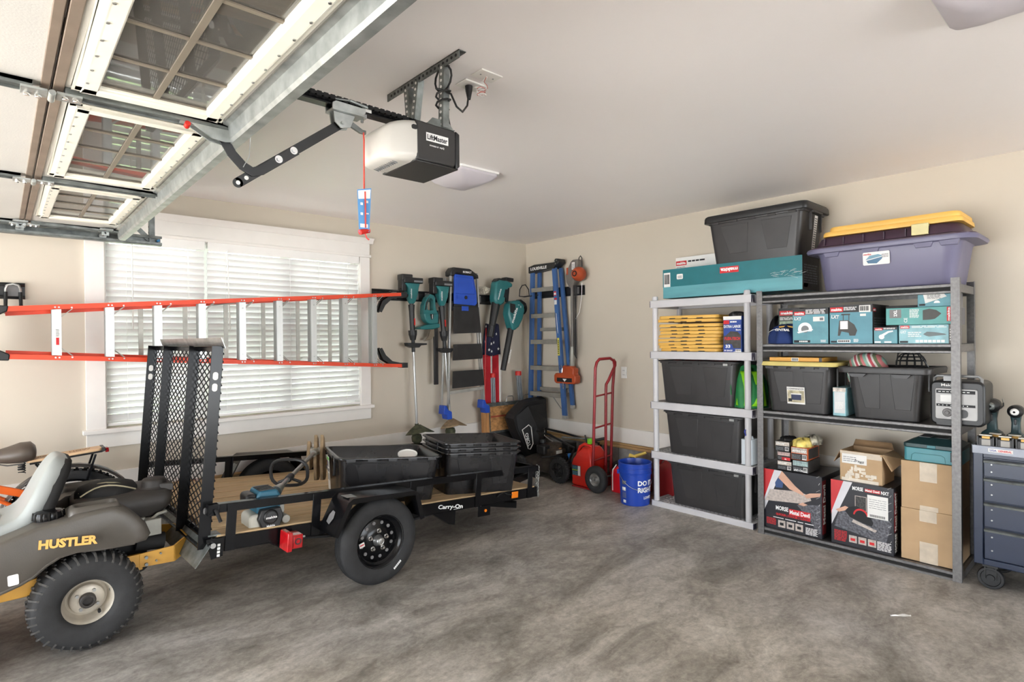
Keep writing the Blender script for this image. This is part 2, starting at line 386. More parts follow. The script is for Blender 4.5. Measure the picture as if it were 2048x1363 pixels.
pw = (WX1-WX0)/3
for k in range(3):
    a, b = WX0+k*pw, WX0+(k+1)*pw
    mb = MB()
    for x0, x1, z0, z1 in ((a, a+0.05, WZ0, WZ1), (b-0.05, b, WZ0, WZ1), (a+0.05, b-0.05, WZ0, WZ0+0.06), (a+0.05, b-0.05, WZ1-0.06, WZ1), (a+0.05, b-0.05, 1.56, 1.60)):
        mb.box(x0, x1, 0.095, 0.135, z0, z1)
    mk('sash', mb, M_white, win, bev=0.002)
    for z0, z1 in ((WZ0+0.06, 1.56), (1.60, WZ1-0.06)):
        mk('pane', MB().box(a+0.05, b-0.05, 0.112, 0.116, z0, z1), M_glass, win, smooth=False)
def blind(name, x0, x1, label, nl):
    t = thing(name, label, 'window blind', ((x0+x1)/2, WY-0.005+0.035, WZ1)); h = (x1-x0)/2-0.003
    mk('valance', MB().box(-h, h, -0.052, -0.040, -0.075, 0).box(-h, h, -0.04, 0.01, -0.05, -0.012), M_white, t, bev=0.002)
    n = 27; z = -0.085
    mb = MB()
    a = R_(-61)
    prof = []
    for i in range(7):
        s_ = -0.5+i/6; c = 0.003*(1-4*s_*s_); y = s_*0.055
        prof.append((y*math.cos(a)-c*math.sin(a), y*math.sin(a)+c*math.cos(a)))
    for i in range(6, -1, -1):
        s_ = -0.5+i/6; c = 0.003*(1-4*s_*s_)-0.0028; y = s_*0.055
        prof.append((y*math.cos(a)-c*math.sin(a), y*math.sin(a)+c*math.cos(a)))
    mb.prism(prof, -h, h, 'X')
    s0 = mk('slat', mb, M_blind, t)
    dz = (WZ1-0.09-(WZ0+0.04))/n
    for k in range(n):
        o = s0 if k == 0 else dup(s0, t)
        o.location = (0, -0.012, -0.105-dz*k); o.rotation_euler = (R_(random.uniform(-3.5, 3.5)), R_(random.uniform(-.12, .12)), 0)
    zb = WZ0+0.022-WZ1
    mk('bottom_rail', MB().box(-h, h, -0.034, 0.012, zb-0.010, zb+0.008), M_white, t, bev=0.003)
    for k in range(nl):
        x = -h+ (2*h)*(k+0.5)/nl if nl > 2 else (-h*0.62 if k == 0 else h*0.62)
        mb = MB().tube([(x, -0.041, -0.05), (x, -0.041, zb)], 0.0014, 5).tube([(x, 0.014, -0.05), (x, 0.014, zb)], 0.0014, 5)
        mk('ladder_cord', mb, M_white, t)
    mk('tilt_wand', MB().cyl((-h+0.16*(1 if nl == 2 else .9), -0.058, -0.06), (-h+0.162, -0.058, -0.72), 0.0045, n=6), M_white, t)
    mk('lift_cord', MB().tube([(h-0.12, -0.056, -0.06), (h-0.119, -0.056, -0.5), (h-0.12, -0.056, -0.64)], 0.0016, 5), M_white, t)
    return t
blind('window_blind', WX0+0.012, WX0+pw-0.004, 'narrow white slatted blind in the left third of the window', 2)
blind('window_blind', WX0+pw+0.012, WX1-0.012, 'wide white slatted blind over the right two thirds of the window', 5)

# ---- outlet on the right wall
t = thing('power_outlet', 'white double power outlet low on the right wall behind the red hand truck', 'outlet', (WX, 3.665, 1.13))
mk('cover_plate', MB().box(-0.007, 0, -0.036, 0.036, -0.06, 0.06), M_white, t, bev=0.003)
for zz in (-0.022, 0.022):
    s_ = mk('socket', MB().prism(rrect(-0.017, 0.017, zz-0.014, zz+0.014, 0.006), -0.010, -0.006, 'X'), M_white, t)
    mk('slot', MB().box(-0.0108, -0.0099, -0.009, -0.006, zz-0.005, zz+0.006).box(-0.0108, -0.0099, 0.006, 0.009, zz-0.005, zz+0.006), M_inkk, s_)

# ---- ceiling lights
M_lens = mat('frosted_lens', (226, 220, 226), 0.35, var=0.01, trans=0.3)
def clight(x, y, label):
    t = thing('ceiling_light', label, 'ceiling light', (x, y, CZ), group='square ceiling lights')
    mk('base_plate', MB().prism(rrect(-0.17, 0.17, -0.2, 0.2, 0.012), -0.014, 0, 'Z'), M_white, t)
    def rg(a, b, r, z): return [(p[0], p[1], z) for p in rrect(-a, a, -b, b, r)]
    mk('diffuser', MB().loft([rg(.16, .19, .02, -.012), rg(.16, .19, .02, -.030), rg(.142, .172, .03, -.052), rg(.085, .115, .03, -.082), rg(.02, .05, .02, -.088)]), M_lens, t)
clight(2.46, 3.24, 'frosted square ceiling light behind the door opener')
clight(2.50, 0.30, 'frosted square ceiling light at the top right corner of the picture')

# ---- ceiling outlets above the opener
t = thing('ceiling_outlet', 'beige ceiling outlet plate with the black plug of the opener in it', 'outlet', (1.625, 2.075, CZ))
mk('cover_plate', MB().box(-0.06, 0.06, -0.04, 0.04, -0.008, 0), M_trim, t, bev=0.003)
mk('socket', MB().lathe([(0.0, -.011), (0.018, -.011), (0.018, -.008)], 16, c=(0.03, 0, 0)), M_trim, t)
t = thing('ceiling_cover_plate', 'blank beige ceiling plate with thin wires hanging out of it', 'cover plate', (1.62, 1.955, CZ))
mk('cover_plate', MB().box(-0.06, 0.06, -0.04, 0.04, -0.006, 0), M_trim, t, bev=0.003)
mk('screw', MB().lathe([(0.0, -.008), (0.004, -.008), (0.004, -.006)], 8, c=(0.035, 0, 0)).lathe([(0.0, -.008), (0.004, -.008), (0.004, -.006)], 8, c=(-0.035, 0, 0)), M_steel, t)
rnd = random.Random(3)
for c in range(3):
    pts = [(0.0, 0.0, -0.004)]
    for k in range(26):
        a = k*0.9+c; pts.append((0.0+0.02*k/26+0.022*math.cos(a)*min(1, k/5), 0.035*min(1, k/6)+0.02*math.sin(a)+0.03*k/26, -0.02-0.035*min(1, k/8)+0.012*math.sin(a*0.6+c)))
    mk('wire', MB().tube(pts, 0.0013, 5), [M_white, M_white, mat('red_wire', (200, 90, 70), 0.5)][c], t)
# ================================================================== GARAGE DOOR (raised)
DZ = 2.235   # underside of the door
M_door = mat('door_steel_white', (206, 203, 197), 0.5, var=0.02, vs=3, bump=0.25, bs=160)
M_dframe = mat('door_frame_cream', (240, 236, 222), 0.45, var=0.02)
M_stile = mat('door_joint_brown', (138, 122, 108), 0.5, 0.2, var=0.08)
door = thing('garage_door', 'white sectional garage door raised overhead with a row of windows', 'garage door', (0.12, 2.12, DZ))
y0, y1 = -2.44, 2.44
# top section x 0.. 0.49 (with windows); following sections behind
glassY = [(0.10, 1.02), (1.29, 2.10), (-1.02, -0.10), (-2.10, -1.29)]
glassY = [(y0_+0.02, y1_) for y0_, y1_ in glassY]
sec = MB()
def sec_parts(mb, holes):
    ys = [y0]+[v for h in sorted(holes) for v in h]+[y1]
    for i in range(0, len(ys)-1):
        if i % 2 == 0: mb.box(0.02, 0.48, ys[i], ys[i+1], 0.0, 0.042)
    for a, b in holes: mb.box(0.02, 0.10, a, b, 0, 0.042).box(0.385, 0.48, a, b, 0, 0.042)
sec_parts(sec, glassY)
top = mk('top_section', sec, M_door, door, smooth=False)
for a, b in glassY:
    mb = MB(); x0, x1 = 0.10, 0.385
    for k, (g, z0) in enumerate(((0.055, -0.010), (0.036, -0.020))):
        g2 = 0.018 if k == 0 else 0.0
        mb.box(x0-g, x0-g2+0.001, a-g, b+g, z0, 0.0).box(x1+g2-0.001, x1+g, a-g, b+g, z0, 0).box(x0-g, x1+g, a-g, a-g2+0.001, z0, 0).box(x0-g, x1+g, b+g2-0.001, b+g, z0, 0)
    mb.box(x0-0.012, x0+0.004, a, b, -0.012, 0.03).box(x1-0.004, x1+0.012, a, b, -0.012, 0.03).box(x0, x1, a-0.012, a+0.004, -0.012, 0.03).box(x0, x1, b-0.004, b+0.012, -0.012, 0.03)
    fr = mk('window_frame', mb, M_dframe, door, bev=0.004)
    mk('pane', MB().box(x0, x1, a, b, 0.002, 0.006), M_dglass, fr, smooth=False)
    mb = MB(); n = 4
    for k in range(1, n): yy = a+(b-a)*k/n; mb.box(x0, x1, yy-0.007, yy+0.007, -0.003, 0.001)
    mb.box(x0, x1, a, a+.010, -0.003, 0.001).box(x0, x1, b-.010, b, -0.003, 0.001)
    mb.box((x0+x1)/2-0.008, (x0+x1)/2+0.008, a, b, -0.004, 0.001)
    mk('muntin', mb, mat('muntin_brown', (128, 118, 104), 0.5), fr)
    mb = MB()
    for k in range(9):
        yy = a+(b-a)*(k+0.5)/9
        for xx in (x0-0.03, x1+0.03): mb.lathe([(0, -0.0225), (0.004, -0.0225), (0.004, -0.019)], 8, c=(xx, yy, 0))
    mk('screw', mb, M_steel, fr)
# the sections behind the top one
for k in range(1, 5):
    xa = -0.533*k+0.02
    mk('door_section', MB().box(xa, xa+0.49, y0, y1, 0, 0.042), M_door, door, smooth=False)
# joint rails along the section joints (two dark returns per joint)
for k in range(0, 5):
    xa = -0.533*k
    mk('section_joint', MB().box(xa-0.026, xa-0.004, y0, y1, -0.006, 0.02).box(xa+0.002, xa+0.028, y0, y1, -0.006, 0.02).box(xa-0.006, xa, y0, y1, 0.008, 0.02), M_stile, door, bev=0.002)
# stiles and hinges across the sections
for yy in (-2.41, -1.18, 0.0, 1.18, 2.41):
    for k in range(0, 5):
        xa = -0.533*k
        mb = MB().box(xa+0.03, xa+0.49, yy-0.024, yy+0.024, -0.0145, 0.0).box(xa+0.03, xa+0.49, yy-0.024, yy-0.018, -0.022, 0.0).box(xa+0.03, xa+0.49, yy+0.018, yy+0.024, -0.022, 0.0)
        st = mk('stile', mb, M_dgalv, door, bev=0.0015)
    for k in range(0, 5):
        xa = -0.533*k
        mb = MB().box(xa-0.07, xa-0.01, yy-0.03, yy+0.03, -0.027, -0.020).box(xa+0.01, xa+0.07, yy-0.03, yy+0.03, -0.027, -0.020).cyl((xa, yy-0.034, -0.028), (xa, yy+0.034, -0.028), 0.009, n=10)
        h = mk('hinge', mb, M_galv, door, bev=0.001)
        mb = MB()
        for sx in (-0.055, -0.03, 0.03, 0.055):
            mb.lathe([(0, -0.036), (0.006, -0.036), (0.008, -0.033), (0.008, -0.027)], 8, c=(xa+sx, yy+(0.014 if sx < 0 else -0.014), 0))
        mk('bolt', mb, M_chrome, h)
# galvanised strut along the leading edge
prof = [(0.452, 0.0), (0.452, -0.006), (0.468, -0.010), (0.474, -0.052), (0.482, -0.062), (0.512, -0.062), (0.520, -0.052), (0.526, -0.012), (0.546, -0.010), (0.550, 0.0), (0.556, 0.03), (0.550, 0.03), (0.546, 0.004), (0.52, 0.0)]
mk('stiffening_strut', MB().prism(prof, y0, y1, 'Y'), M_galv, door, ang=25)
mb = MB().box(0.484, 0.50, y0, y1, -0.004, 0.046)
mk('top_edge_seal', mb, M_dframe, door)
# sticker on the near panel of the second section
f = Face(door, (-0.075, -0.06, 0.0), (0, 1, 0), (-1, 0, 0))
f.rect(-0.16, 0.0, -0.05, 0.085, mat('sticker_purple', (58, 50, 92), 0.5), 'sticker', lift=0.0006)
f.text('1T', -0.12, -0.02, 0.08, 0.06, M_inkg, 0.03)
# rollers at the far edge
for k, xx in enumerate((0.40, -0.02, -0.55)):
    mb = MB().cyl((xx, 2.40, -0.03), (xx, 2.54, -0.03), 0.006, n=8)
    r = mk('roller_shaft', mb, M_steel, door)
    mk('roller', MB().lathe([(0, 0.0), (0.021, 0.0), (0.022, 0.006), (0.021, 0.012), (0, 0.012)], 16, 'Y', (xx, 2.53, -0.03)), M_galv, r)
    mk('roller_bracket', MB().box(xx-0.035, xx+0.035, 2.33, 2.43, -0.018, -0.012).box(xx-0.02, xx+0.02, 2.40, 2.405, -0.045, -0.012), M_galv, r)
# operator bracket on the centre stile
mk('operator_bracket', MB().prism([(0.34, -0.015), (0.52, -0.015), (0.50, -0.055), (0.46, -0.065), (0.42, -0.06)], -0.022, -0.017, 'Y').prism([(0.34, -0.015), (0.52, -0.015), (0.50, -0.055), (0.46, -0.065), (0.42, -0.06)], 0.017, 0.022, 'Y').box(0.33, 0.52, -0.022, 0.022, -0.02, -0.014), M_galv, door, bev=0.001)
mk('bolt_cap', MB().cyl((0.345, -0.03, -0.03), (0.345, -0.01, -0.035), 0.009, n=10), M_red, door)

# ---- tracks
def track(y, label, side):
    t = thing('door_track', label, 'door track', (0, y, 2.20))
    pr = [(0.028*side, -0.028), (-0.022*side, -0.028), (-0.026*side, -0.02), (-0.026*side, -0.008), (-0.022*side, -0.008), (-0.018*side, -0.022), (0.024*side, -0.024), (0.024*side, 0.03), (-0.018*side, 0.032), (-0.02*side, 0.02), (-0.026*side, 0.02), (-0.024*side, 0.037), (0.028*side, 0.037)]
    mb = MB(); n = len(pr)
    mb.loft([[(x, p[0], p[1]) for p in pr] for x in (-2.6, 0.86)])
    mk('channel', mb, M_dgalv, t, smooth=False)
    mk('angle_stiffener', MB().box(-2.5, 0.855, 0.026*side, 0.029*side, -0.01, 0.035).box(-2.5, 0.855, 0.026*side, 0.056*side, 0.032, 0.036), M_dgalv, t)
    # curved drop to the opening
    pts = []
    for k in range(9):
        a = R_(90*k/8); pts.append((-2.6-0.32*math.sin(a), 0, 0.004-0.32*(1-math.cos(a))))
    pts.append((-2.92, 0, -2.1))
    mb = MB()
    for a, b in zip(pts[:-1], pts[1:]): mb.bar(a, b, 0.055, 0.004, up=(1, 0, 1)); 
    mk('vertical_track', mb, M_dgalv, t)
    hb = MB().box(0.785, 0.79, -0.02*side, 0.018*side, -0.02, 0.46).box(0.79, 0.825, 0.015*side, 0.019*side, -0.02, 0.46)
    h = mk('perforated_hanger', hb, M_dgalv, t)
    mk('hole', MB().v and None or _holes([(0.784, 0, 0.02+0.04*k) for k in range(11)], 'X', 0.007), M_inkk, h)
    h = mk('diagonal_hanger', MB().bar((0.80, 0, 0.0), (0.35, 0, 0.46), 0.032, 0.003, up=(0, 1, 0)), M_dgalv, t)
    mk('bolt', MB().cyl((0.84, -0.031*side, 0.006), (0.84, 0.03*side, 0.006), 0.008, n=8), mat('blue_cap', (36, 110, 160), 0.4), t)
    return t
def _holes(pts, axis, r):
    mb = MB()
    for p in pts:
        a = Vector(p); d = {'X': Vector((1, 0, 0)), 'Y': Vector((0, 1, 0)), 'Z': Vector((0, 0, 1))}[axis]*0.0012
        mb.cyl(a-d, a+d, r, n=8)
    return mb
track(4.665, 'grey steel door track running above the window to a punched ceiling hanger', 1)
track(-0.425, 'grey steel door track on the side of the door away from the window', -1)

# ================================================================== OPENER
OY = 2.12
t = thing('door_opener_rail', 'long black chain rail running from the raised door to the opener motor', 'opener rail', (0, OY, 2.42))
pr = [(-0.022, -0.018), (0.022, -0.018), (0.022, -0.012), (0.008, -0.010), (0.008, 0.010), (0.02, 0.012), (0.02, 0.018), (-0.02, 0.018), (-0.02, 0.012), (-0.008, 0.010), (-0.008, -0.010), (-0.022, -0.012)]
mk('rail_beam', MB().loft([[(x, p[0], p[1]) for p in pr] for x in (-2.9, 1.38)]), M_blkg, t, smooth=False)
for s_ in (-1, 1):
    mb = MB()
    for k in range(98):
        x = -1.3+k*0.0265; mb.box(x, x+0.017, s_*0.034-0.003, s_*0.034+0.003, -0.006+0.004, 0.010+0.004)
        mb.box(x+0.015, x+0.0285, s_*0.034-0.0015, s_*0.034+0.0015, 0.002, 0.010)
    o = mk('drive_chain', mb, M_blkm, t, smooth=False); o['kind'] = 'stuff'
mk('rail_stop', MB().cyl((1.10, 0.0, -0.05), (1.10, 0, 0.0), 0.006, n=8).box(1.085, 1.115, -0.012, 0.012, -0.034, -0.018), M_steel, t)
mk('rail_sticker', MB().box(1.09, 1.13, -0.0235, -0.0225, -0.012, 0.01), M_paper, t)
mk('header_bracket', MB().box(-3.0, -2.9, -0.03, 0.03, -0.05, 0.05), M_dgalv, t)

t = thing('opener_trolley', 'grey metal trolley riding the opener rail with a red pull cord lever', 'trolley', (1.03, OY, 2.415))
mb = MB().prism([(-0.07, -0.028), (0.06, -0.028), (0.07, -0.016), (0.07, 0.0), (-0.055, 0.002), (-0.07, -0.008)], -0.034, -0.027, 'Y').prism([(-0.07, -0.028), (0.06, -0.028), (0.07, -0.016), (0.07, 0.0), (-0.055, 0.002), (-0.07, -0.008)], 0.027, 0.034, 'Y').box(-0.07, 0.065, -0.034, 0.034, -0.034, -0.026)
mk('trolley_body', mb, M_galv, t, bev=0.002)
mk('chain_tensioner', MB().cyl((-0.06, -0.036, 0.006), (0.0, -0.036, 0.014), 0.004, n=8).cyl((0.0, -0.036, 0.014), (0.075, -0.036, 0.006), 0.006, n=8), M_dgalv, t)
mk('arm_bracket', MB().prism([(-0.06, -0.035), (0.03, -0.035), (0.01, -0.085), (-0.03, -0.095), (-0.055, -0.075)], -0.02, -0.014, 'Y').prism([(-0.06, -0.035), (0.03, -0.035), (0.01, -0.085), (-0.03, -0.095), (-0.055, -0.075)], 0.014, 0.02, 'Y').cyl((-0.025, -0.03, -0.075), (-0.025, 0.03, -0.075), 0.007, n=8), M_galv, t, bev=0.001)
mk('release_lever', MB().prism([(0.0, -0.06), (0.03, -0.055), (0.07, -0.075), (0.085, -0.075), (0.085, -0.09), (0.06, -0.09), (0.02, -0.075)], -0.006, 0.006, 'Y'), M_dgalv, t, bev=0.001)
AO = (-0.12, OY-2.12, -DZ)
pts = [(0.56, 2.205), (0.595, 2.16), (0.66, 2.075), (0.69, 2.05), (0.72, 2.055), (1.0, 2.335)]
A0, A1 = Vector((0.625, 0, 2.045)), Vector((1.005, 0, 2.34))
dirv = (A1-A0).normalized(); 
b = MB().bar(A0, A1, 0.004, 0.034, up=(0, 0, 1)).cyl((A0.x, -0.002, A0.z), (A0.x, 0.002, A0.z), 0.017, n=16).cyl((A1.x, -0.002, A1.z), (A1.x, 0.002, A1.z), 0.017, n=16)
st = mk('straight_arm', b, M_blk, door, loc=AO)
pl = [Vector((0.575, 0, 2.19)), Vector((0.605, 0, 2.14)), Vector((0.64, 0, 2.105)), Vector((0.672, 0, 2.09)), Vector((0.70, 0, 2.10)), Vector((0.83, 0, 2.20))]
b = MB(); 
top_, bot_ = [], []
for i, p in enumerate(pl):
    d = (pl[min(i+1, len(pl)-1)]-pl[max(i-1, 0)]).normalized(); nn = Vector((-d.z, 0, d.x)); top_.append(p+nn*0.017); bot_.append(p-nn*0.017)
b.prism([(q.x, q.z) for q in top_]+[(q.x, q.z) for q in reversed(bot_)], -0.008, -0.004, 'Y')
mk('curved_arm', b, M_blk, door, bev=0.001, loc=AO)
hp = [A0+dirv*d for d in (0.0, 0.035, 0.07, 0.105)]
mk('hole', _holes([(p.x, -0.0028, p.z) for p in hp], 'Y', 0.0075), M_paper, st)
mb = MB()
for d in (0.175, 0.245):
    p = A0+dirv*d; mb.cyl((p.x, -0.016, p.z), (p.x, 0.006, p.z), 0.008, n=6).cyl((p.x, -0.0105, p.z), (p.x, -0.008, p.z), 0.014, n=14)
mk('bolt', mb, M_chrome, st)
mk('safety_wire', MB().tube([(0.64, -0.03, 2.30), (0.665, -0.012, 2.22), (0.66, -0.012, 2.14), (0.64, -0.01, 2.10)], 0.0014, 5), M_steel, door, loc=AO)

t = thing('release_cord', 'red emergency pull cord with a blue and white tag and red handle', 'pull cord', (1.103, OY-0.005, 2.33))
mb = MB().tube([(0, 0, 0), (0.002, 0, -0.03), (0.001, 0, -0.12), (0.0, 0, -0.24), (0, 0, -0.36)], 0.0032, 6)
mk('cord', mb, mat('red_cord', (205, 70, 55), 0.7), t)
M_tagb = mat('tag_blue', (84, 148, 204), 0.5, var=0.02)
tg = mk('tag', MB().add([(-0.030, -0.004, -0.235), (0.028, -0.004, -0.222), (0.018, -0.004, -0.40), (-0.024, -0.004, -0.405), (-0.030, -0.006, -0.235), (0.028, -0.006, -0.222), (0.018, -0.006, -0.40), (-0.024, -0.006, -0.405)],
    [(0, 1, 2, 3), (7, 6, 5, 4), (0, 4, 5, 1), (1, 5, 6, 2), (2, 6, 7, 3), (3, 7, 4, 0)]), M_tagb, t, rot=(0, 0, R_(-8)))
f = Face(tg, (0, -0.0062, 0), (1, 0, 0))
f.poly([(-0.026, -0.272), (0.022, -0.265), (0.025, -0.228), (-0.027, -0.239)], M_inkw, 'tag_heading')
f.rects([(-0.018, -0.008, -0.295, -0.285), (0.006, 0.014, -0.285, -0.275), (-0.018, -0.008, -0.335, -0.325), (0.004, 0.016, -0.33, -0.325), (-0.02, 0.012, -0.385, -0.37)], M_inkw)
mk('cord_over_tag', MB().tube([(0, -0.009, -0.24), (0, -0.010, -0.3), (0, -0.009, -0.385)], 0.003, 6), MATS['red_cord'], t)
mk('handle', MB().cyl((-0.022, -0.003, -0.405), (0.02, 0.003, -0.392), 0.011, n=12).tube([(0, 0, -0.40), (0.01, 0, -0.425), (0.02, 0, -0.43)], 0.003, 6), M_red, t)

# motor head: white lens towards the door, black body behind
M_opener = mat('opener_black_steel', (46, 45, 44), 0.38, var=0.04)
t = thing('door_opener', 'black garage door opener with a white lens hanging from the ceiling', 'door opener', (1.265, OY-0.015, 2.30))
w2 = 0.13
prof = [(0.0, 0.105), (0.26, 0.105), (0.275, 0.09), (0.275, -0.085), (0.26, -0.1), (0.0, -0.1)]
mk('housing', MB().prism([(0.0, 0.085), (0.19, 0.08), (0.20, 0.07), (0.20, -0.055), (0.185, -0.078), (0.0, -0.078), ], -w2, w2, 'Y'), M_opener, t, bev=0.008)
mk('rear_cover', MB().prism([(0.192, 0.078), (0.212, 0.068), (0.212, -0.07), (0.192, -0.086)], -w2-0.006, w2+0.006, 'Y'), M_blk, t, bev=0.004)
mk('bottom_tray', MB().box(-0.01, 0.205, -w2-0.004, w2+0.004, -0.086, -0.078), M_opener, t, bev=0.004)
# lens
rings = []
for k in range(9):
    s_ = k/8; a = s_*math.pi/2
    x = 0.008-0.145*math.sin(a); sc = (math.cos(a))**0.42 if k < 8 else 0.22
    hw = w2*0.99*sc if k < 8 else w2*0.3
    zt = 0.088*sc; zb = -0.082*sc**0.8
    zc = -0.028*s_
    rings.append([(x, p[0], p[1]+zc) for p in rrect(-hw, hw, zb, zt, min(hw, abs(zt))*0.35+0.002, 4)])
lens = mk('lens', MB().loft(rings), mat('opener_lens_white', (226, 222, 214), 0.28, var=0.01, trans=0.15), t, ang=60)
mb = MB()
for r in range(2):
    for k in range(11):
        yy = -0.075+k*0.015
        mb.bar((-0.082-0.028*r, yy, -0.086+0.020*r+0.0), (-0.058-0.028*r, yy, -0.092+0.016*r), 0.004, 0.004)
mk('vent_slot', mb, M_inkg, lens)
mk('lens_latch', MB().prism(rrect(-0.022, 0.003, 0.042, 0.06, 0.007), -w2-0.002, -w2+0.01, 'Y'), M_blk, t)
f = Face(t, (0, -w2-0.0005, 0), (1, 0, 0))
f.rect(0.045, 0.155, 0.008, 0.042, M_inkw, 'name_label', lift=0.0008)
f.text('LiftMaster', 0.05, 0.014, 0.10, 0.022, M_inkk, 0.02, lift=0.0018)
f.text('POWERED BY', 0.062, -0.012, 0.045, 0.006, M_inkw, 0.01)
f.text('myQ', 0.112, -0.014, 0.022, 0.010, M_inkw, 0.02)
opener = t
# hangers
hg = thing('opener_hanger', 'punched steel angle brackets holding the opener to the ceiling', 'hanger bracket', (1.39, OY, CZ))
b = MB().box(-0.002, 0.002, -0.27, 0.30, -0.034, 0).box(-0.002, 0.034, -0.27, 0.30, -0.004, 0)
o = mk('ceiling_angle', b, M_dgalv, hg)
mk('hole', _holes([(-0.0028, -0.25+0.03*k, -0.018) for k in range(18)], 'X', 0.0065), M_inkk, o)
def strap(a, b):
    a = Vector(a); b = Vector(b); o = mk('hanger_strap', MB().bar(a, b, 0.034, 0.003, up=(1, 0, 0)).bar(a+Vector((0.014, -0.016, 0)), b+Vector((0.014, -0.016, 0)), 0.003, 0.03, up=(1, 0, 0)), M_dgalv, hg)
    n = int((b-a).length/0.025); mk('hole', _holes([tuple(a.lerp(b, (k+0.5)/n)+Vector((-0.0028, 0, 0))) for k in range(n)], 'X', 0.006), M_paper, o)
strap((0.002, 0.14, -0.02), (-0.005, 0.10, -0.276)); strap((-0.004, 0.04, -0.02), (0.0, 0.10, -0.27)); strap((-0.002, -0.15, -0.02), (0.005, -0.13, -0.276))
mk('foot_bracket', MB().prism([(-0.07, -0.278), (0.07, -0.278), (0.04, -0.245), (-0.04, -0.245)], -0.135, -0.131, 'Y').box(-0.07, 0.07, -0.139, -0.11, -0.278, -0.274), M_dgalv, hg)
mk('foot_bracket', MB().prism([(-0.07, -0.278), (0.07, -0.278), (0.04, -0.245), (-0.04, -0.245)], 0.105, 0.109, 'Y'), M_dgalv, hg)
OL = (-1.265, -OY+0.015, -2.30)
pts = [(1.50, 2.06, 2.40), (1.43, 1.985, 2.43), (1.40, 1.975, 2.46)]
for k in range(20):
    a = k*0.78; pts.append((1.392+0.028*math.cos(a), 1.968+0.034*math.sin(a), 2.46+0.0045*k))
for k in range(14):
    a = math.pi*2*k/13; pts.append((1.40-0.01*k/13, 1.97-0.055*math.sin(a)*1.0, 2.575-0.05*math.cos(a)+0.01))
pts += [(1.42, 1.95, 2.52), (1.47, 1.98, 2.49), (1.54, 2.03, 2.50), (1.59, 2.06, 2.55), (1.605, 2.07, 2.60)]
cb = mk('power_cord', MB().tube(pts, 0.0045, 8), M_blk, opener, loc=OL)
mk('plug', MB().lathe([(0.008, -0.06), (0.012, -0.04), (0.016, -0.02), (0.018, 0.0), (0, 0.0)], 14, c=(1.61, 2.073, 2.648)), M_blk, cb)
# ================================================================== TRAILER
TL = thing('utility_trailer', 'black open utility trailer with a wooden deck and a raised mesh ramp gate', 'trailer', (0.81, 3.27, 0.39), rot=(0, R_(4.4), R_(2)))
TM = Matrix.Translation((0.81, 3.27, 0.39)) @ Euler((0, R_(4.4), R_(2))).to_matrix().to_4x4()
TW, TLn = 1.55, 2.47
mb = MB()
for y0_, y1_, yi in ((0, 0.006, 0.05), (TW-0.006, TW, TW-0.05)):
    mb.box(0, TLn, y0_, y1_, 0, 0.078); mb.box(0, TLn, min(y0_, yi), max(y1_, yi), 0, 0.006)
mb.box(0, 0.05, 0, TW, 0.0, 0.006).box(0, 0.006, 0, TW, 0, 0.075).box(TLn-0.006, TLn, 0, TW, 0, 0.078).box(TLn-0.05, TLn, 0, TW, 0, 0.006)
for x in (0.42, 0.85, 1.3, 1.75, 2.15): mb.box(x, x+0.006, 0.006, TW-0.006, 0.0, 0.045).box(x, x+0.04, 0.006, TW-0.006, 0, 0.006)
mk('frame', mb, M_blkg, TL, bev=0.002)
for k in range(9):
    w_ = (TW-0.02)/9
    o = mk('deck_board', MB().box(0.03, TLn-0.02, 0.01+k*w_+0.006, 0.01+(k+1)*w_-0.006, 0.05, 0.084), M_wood, TL, bev=0.003) if k == 0 else dup(b0, TL)
    if k == 0: b0 = o
    else: o.location = (random.uniform(-.004, .004), k*w_, random.uniform(-.001, .001))
for side, yy in ((0, 0.0), (1, TW)):
    s_ = 1 if side == 0 else -1
    def yb(a, b): return (yy+s_*a, yy+s_*b) if s_ > 0 else (yy+s_*b, yy+s_*a)
    a, b = yb(0, 0.045); c, d = yb(0, 0.005)
    mk('top_rail', MB().box(0.0, TLn+0.0, a, b, 0.245, 0.250).box(0.0, TLn, c, d, 0.205, 0.250), M_blkg, TL, bev=0.0015)
    for x in (0.065, 0.54, 1.22, 1.80, 2.35):
        a, b = yb(-0.006, 0.0); c, d = yb(-0.006, 0.03)
        mk('post', MB().box(x, x+0.05, a, b, 0.0, 0.246).box(x+0.044, x+0.05, c, d, 0.0, 0.246), M_blkg, TL, bev=0.0015)
    a, b = yb(-0.028, 0.022)
    o = mk('latch_socket', MB().box(-0.035, 0.02, a, a+0.004, 0.20, 0.256).box(-0.035, 0.02, b-0.004, b, 0.20, 0.256).box(-0.035, -0.031, a, b, 0.20, 0.256).box(0.016, 0.02, a, b, 0.20, 0.256), M_blkg, TL, bev=0.001)
    mk('latch_pin', MB().tube([(0.0, yy-s_*0.05, 0.225), (0.0, yy-s_*0.03, 0.225), (0.0, yy+s_*0.04, 0.225)], 0.007, 8).tube([(0, yy-s_*0.045, 0.225), (0.022, yy-s_*0.05, 0.17)], 0.009, 8), M_blkm, o)
mk('top_rail', MB().box(TLn-0.045, TLn, 0, TW, 0.245, 0.25).box(TLn-0.005, TLn, 0, TW, 0.205, 0.25), M_blkg, TL, bev=0.0015)
for y in (0.5, 1.0): mk('post', MB().box(TLn, TLn+0.006, y, y+0.05, 0, 0.246).box(TLn-.03, TLn+0.006, y+0.044, y+0.05, 0, 0.246), M_blkg, TL, bev=0.0015)
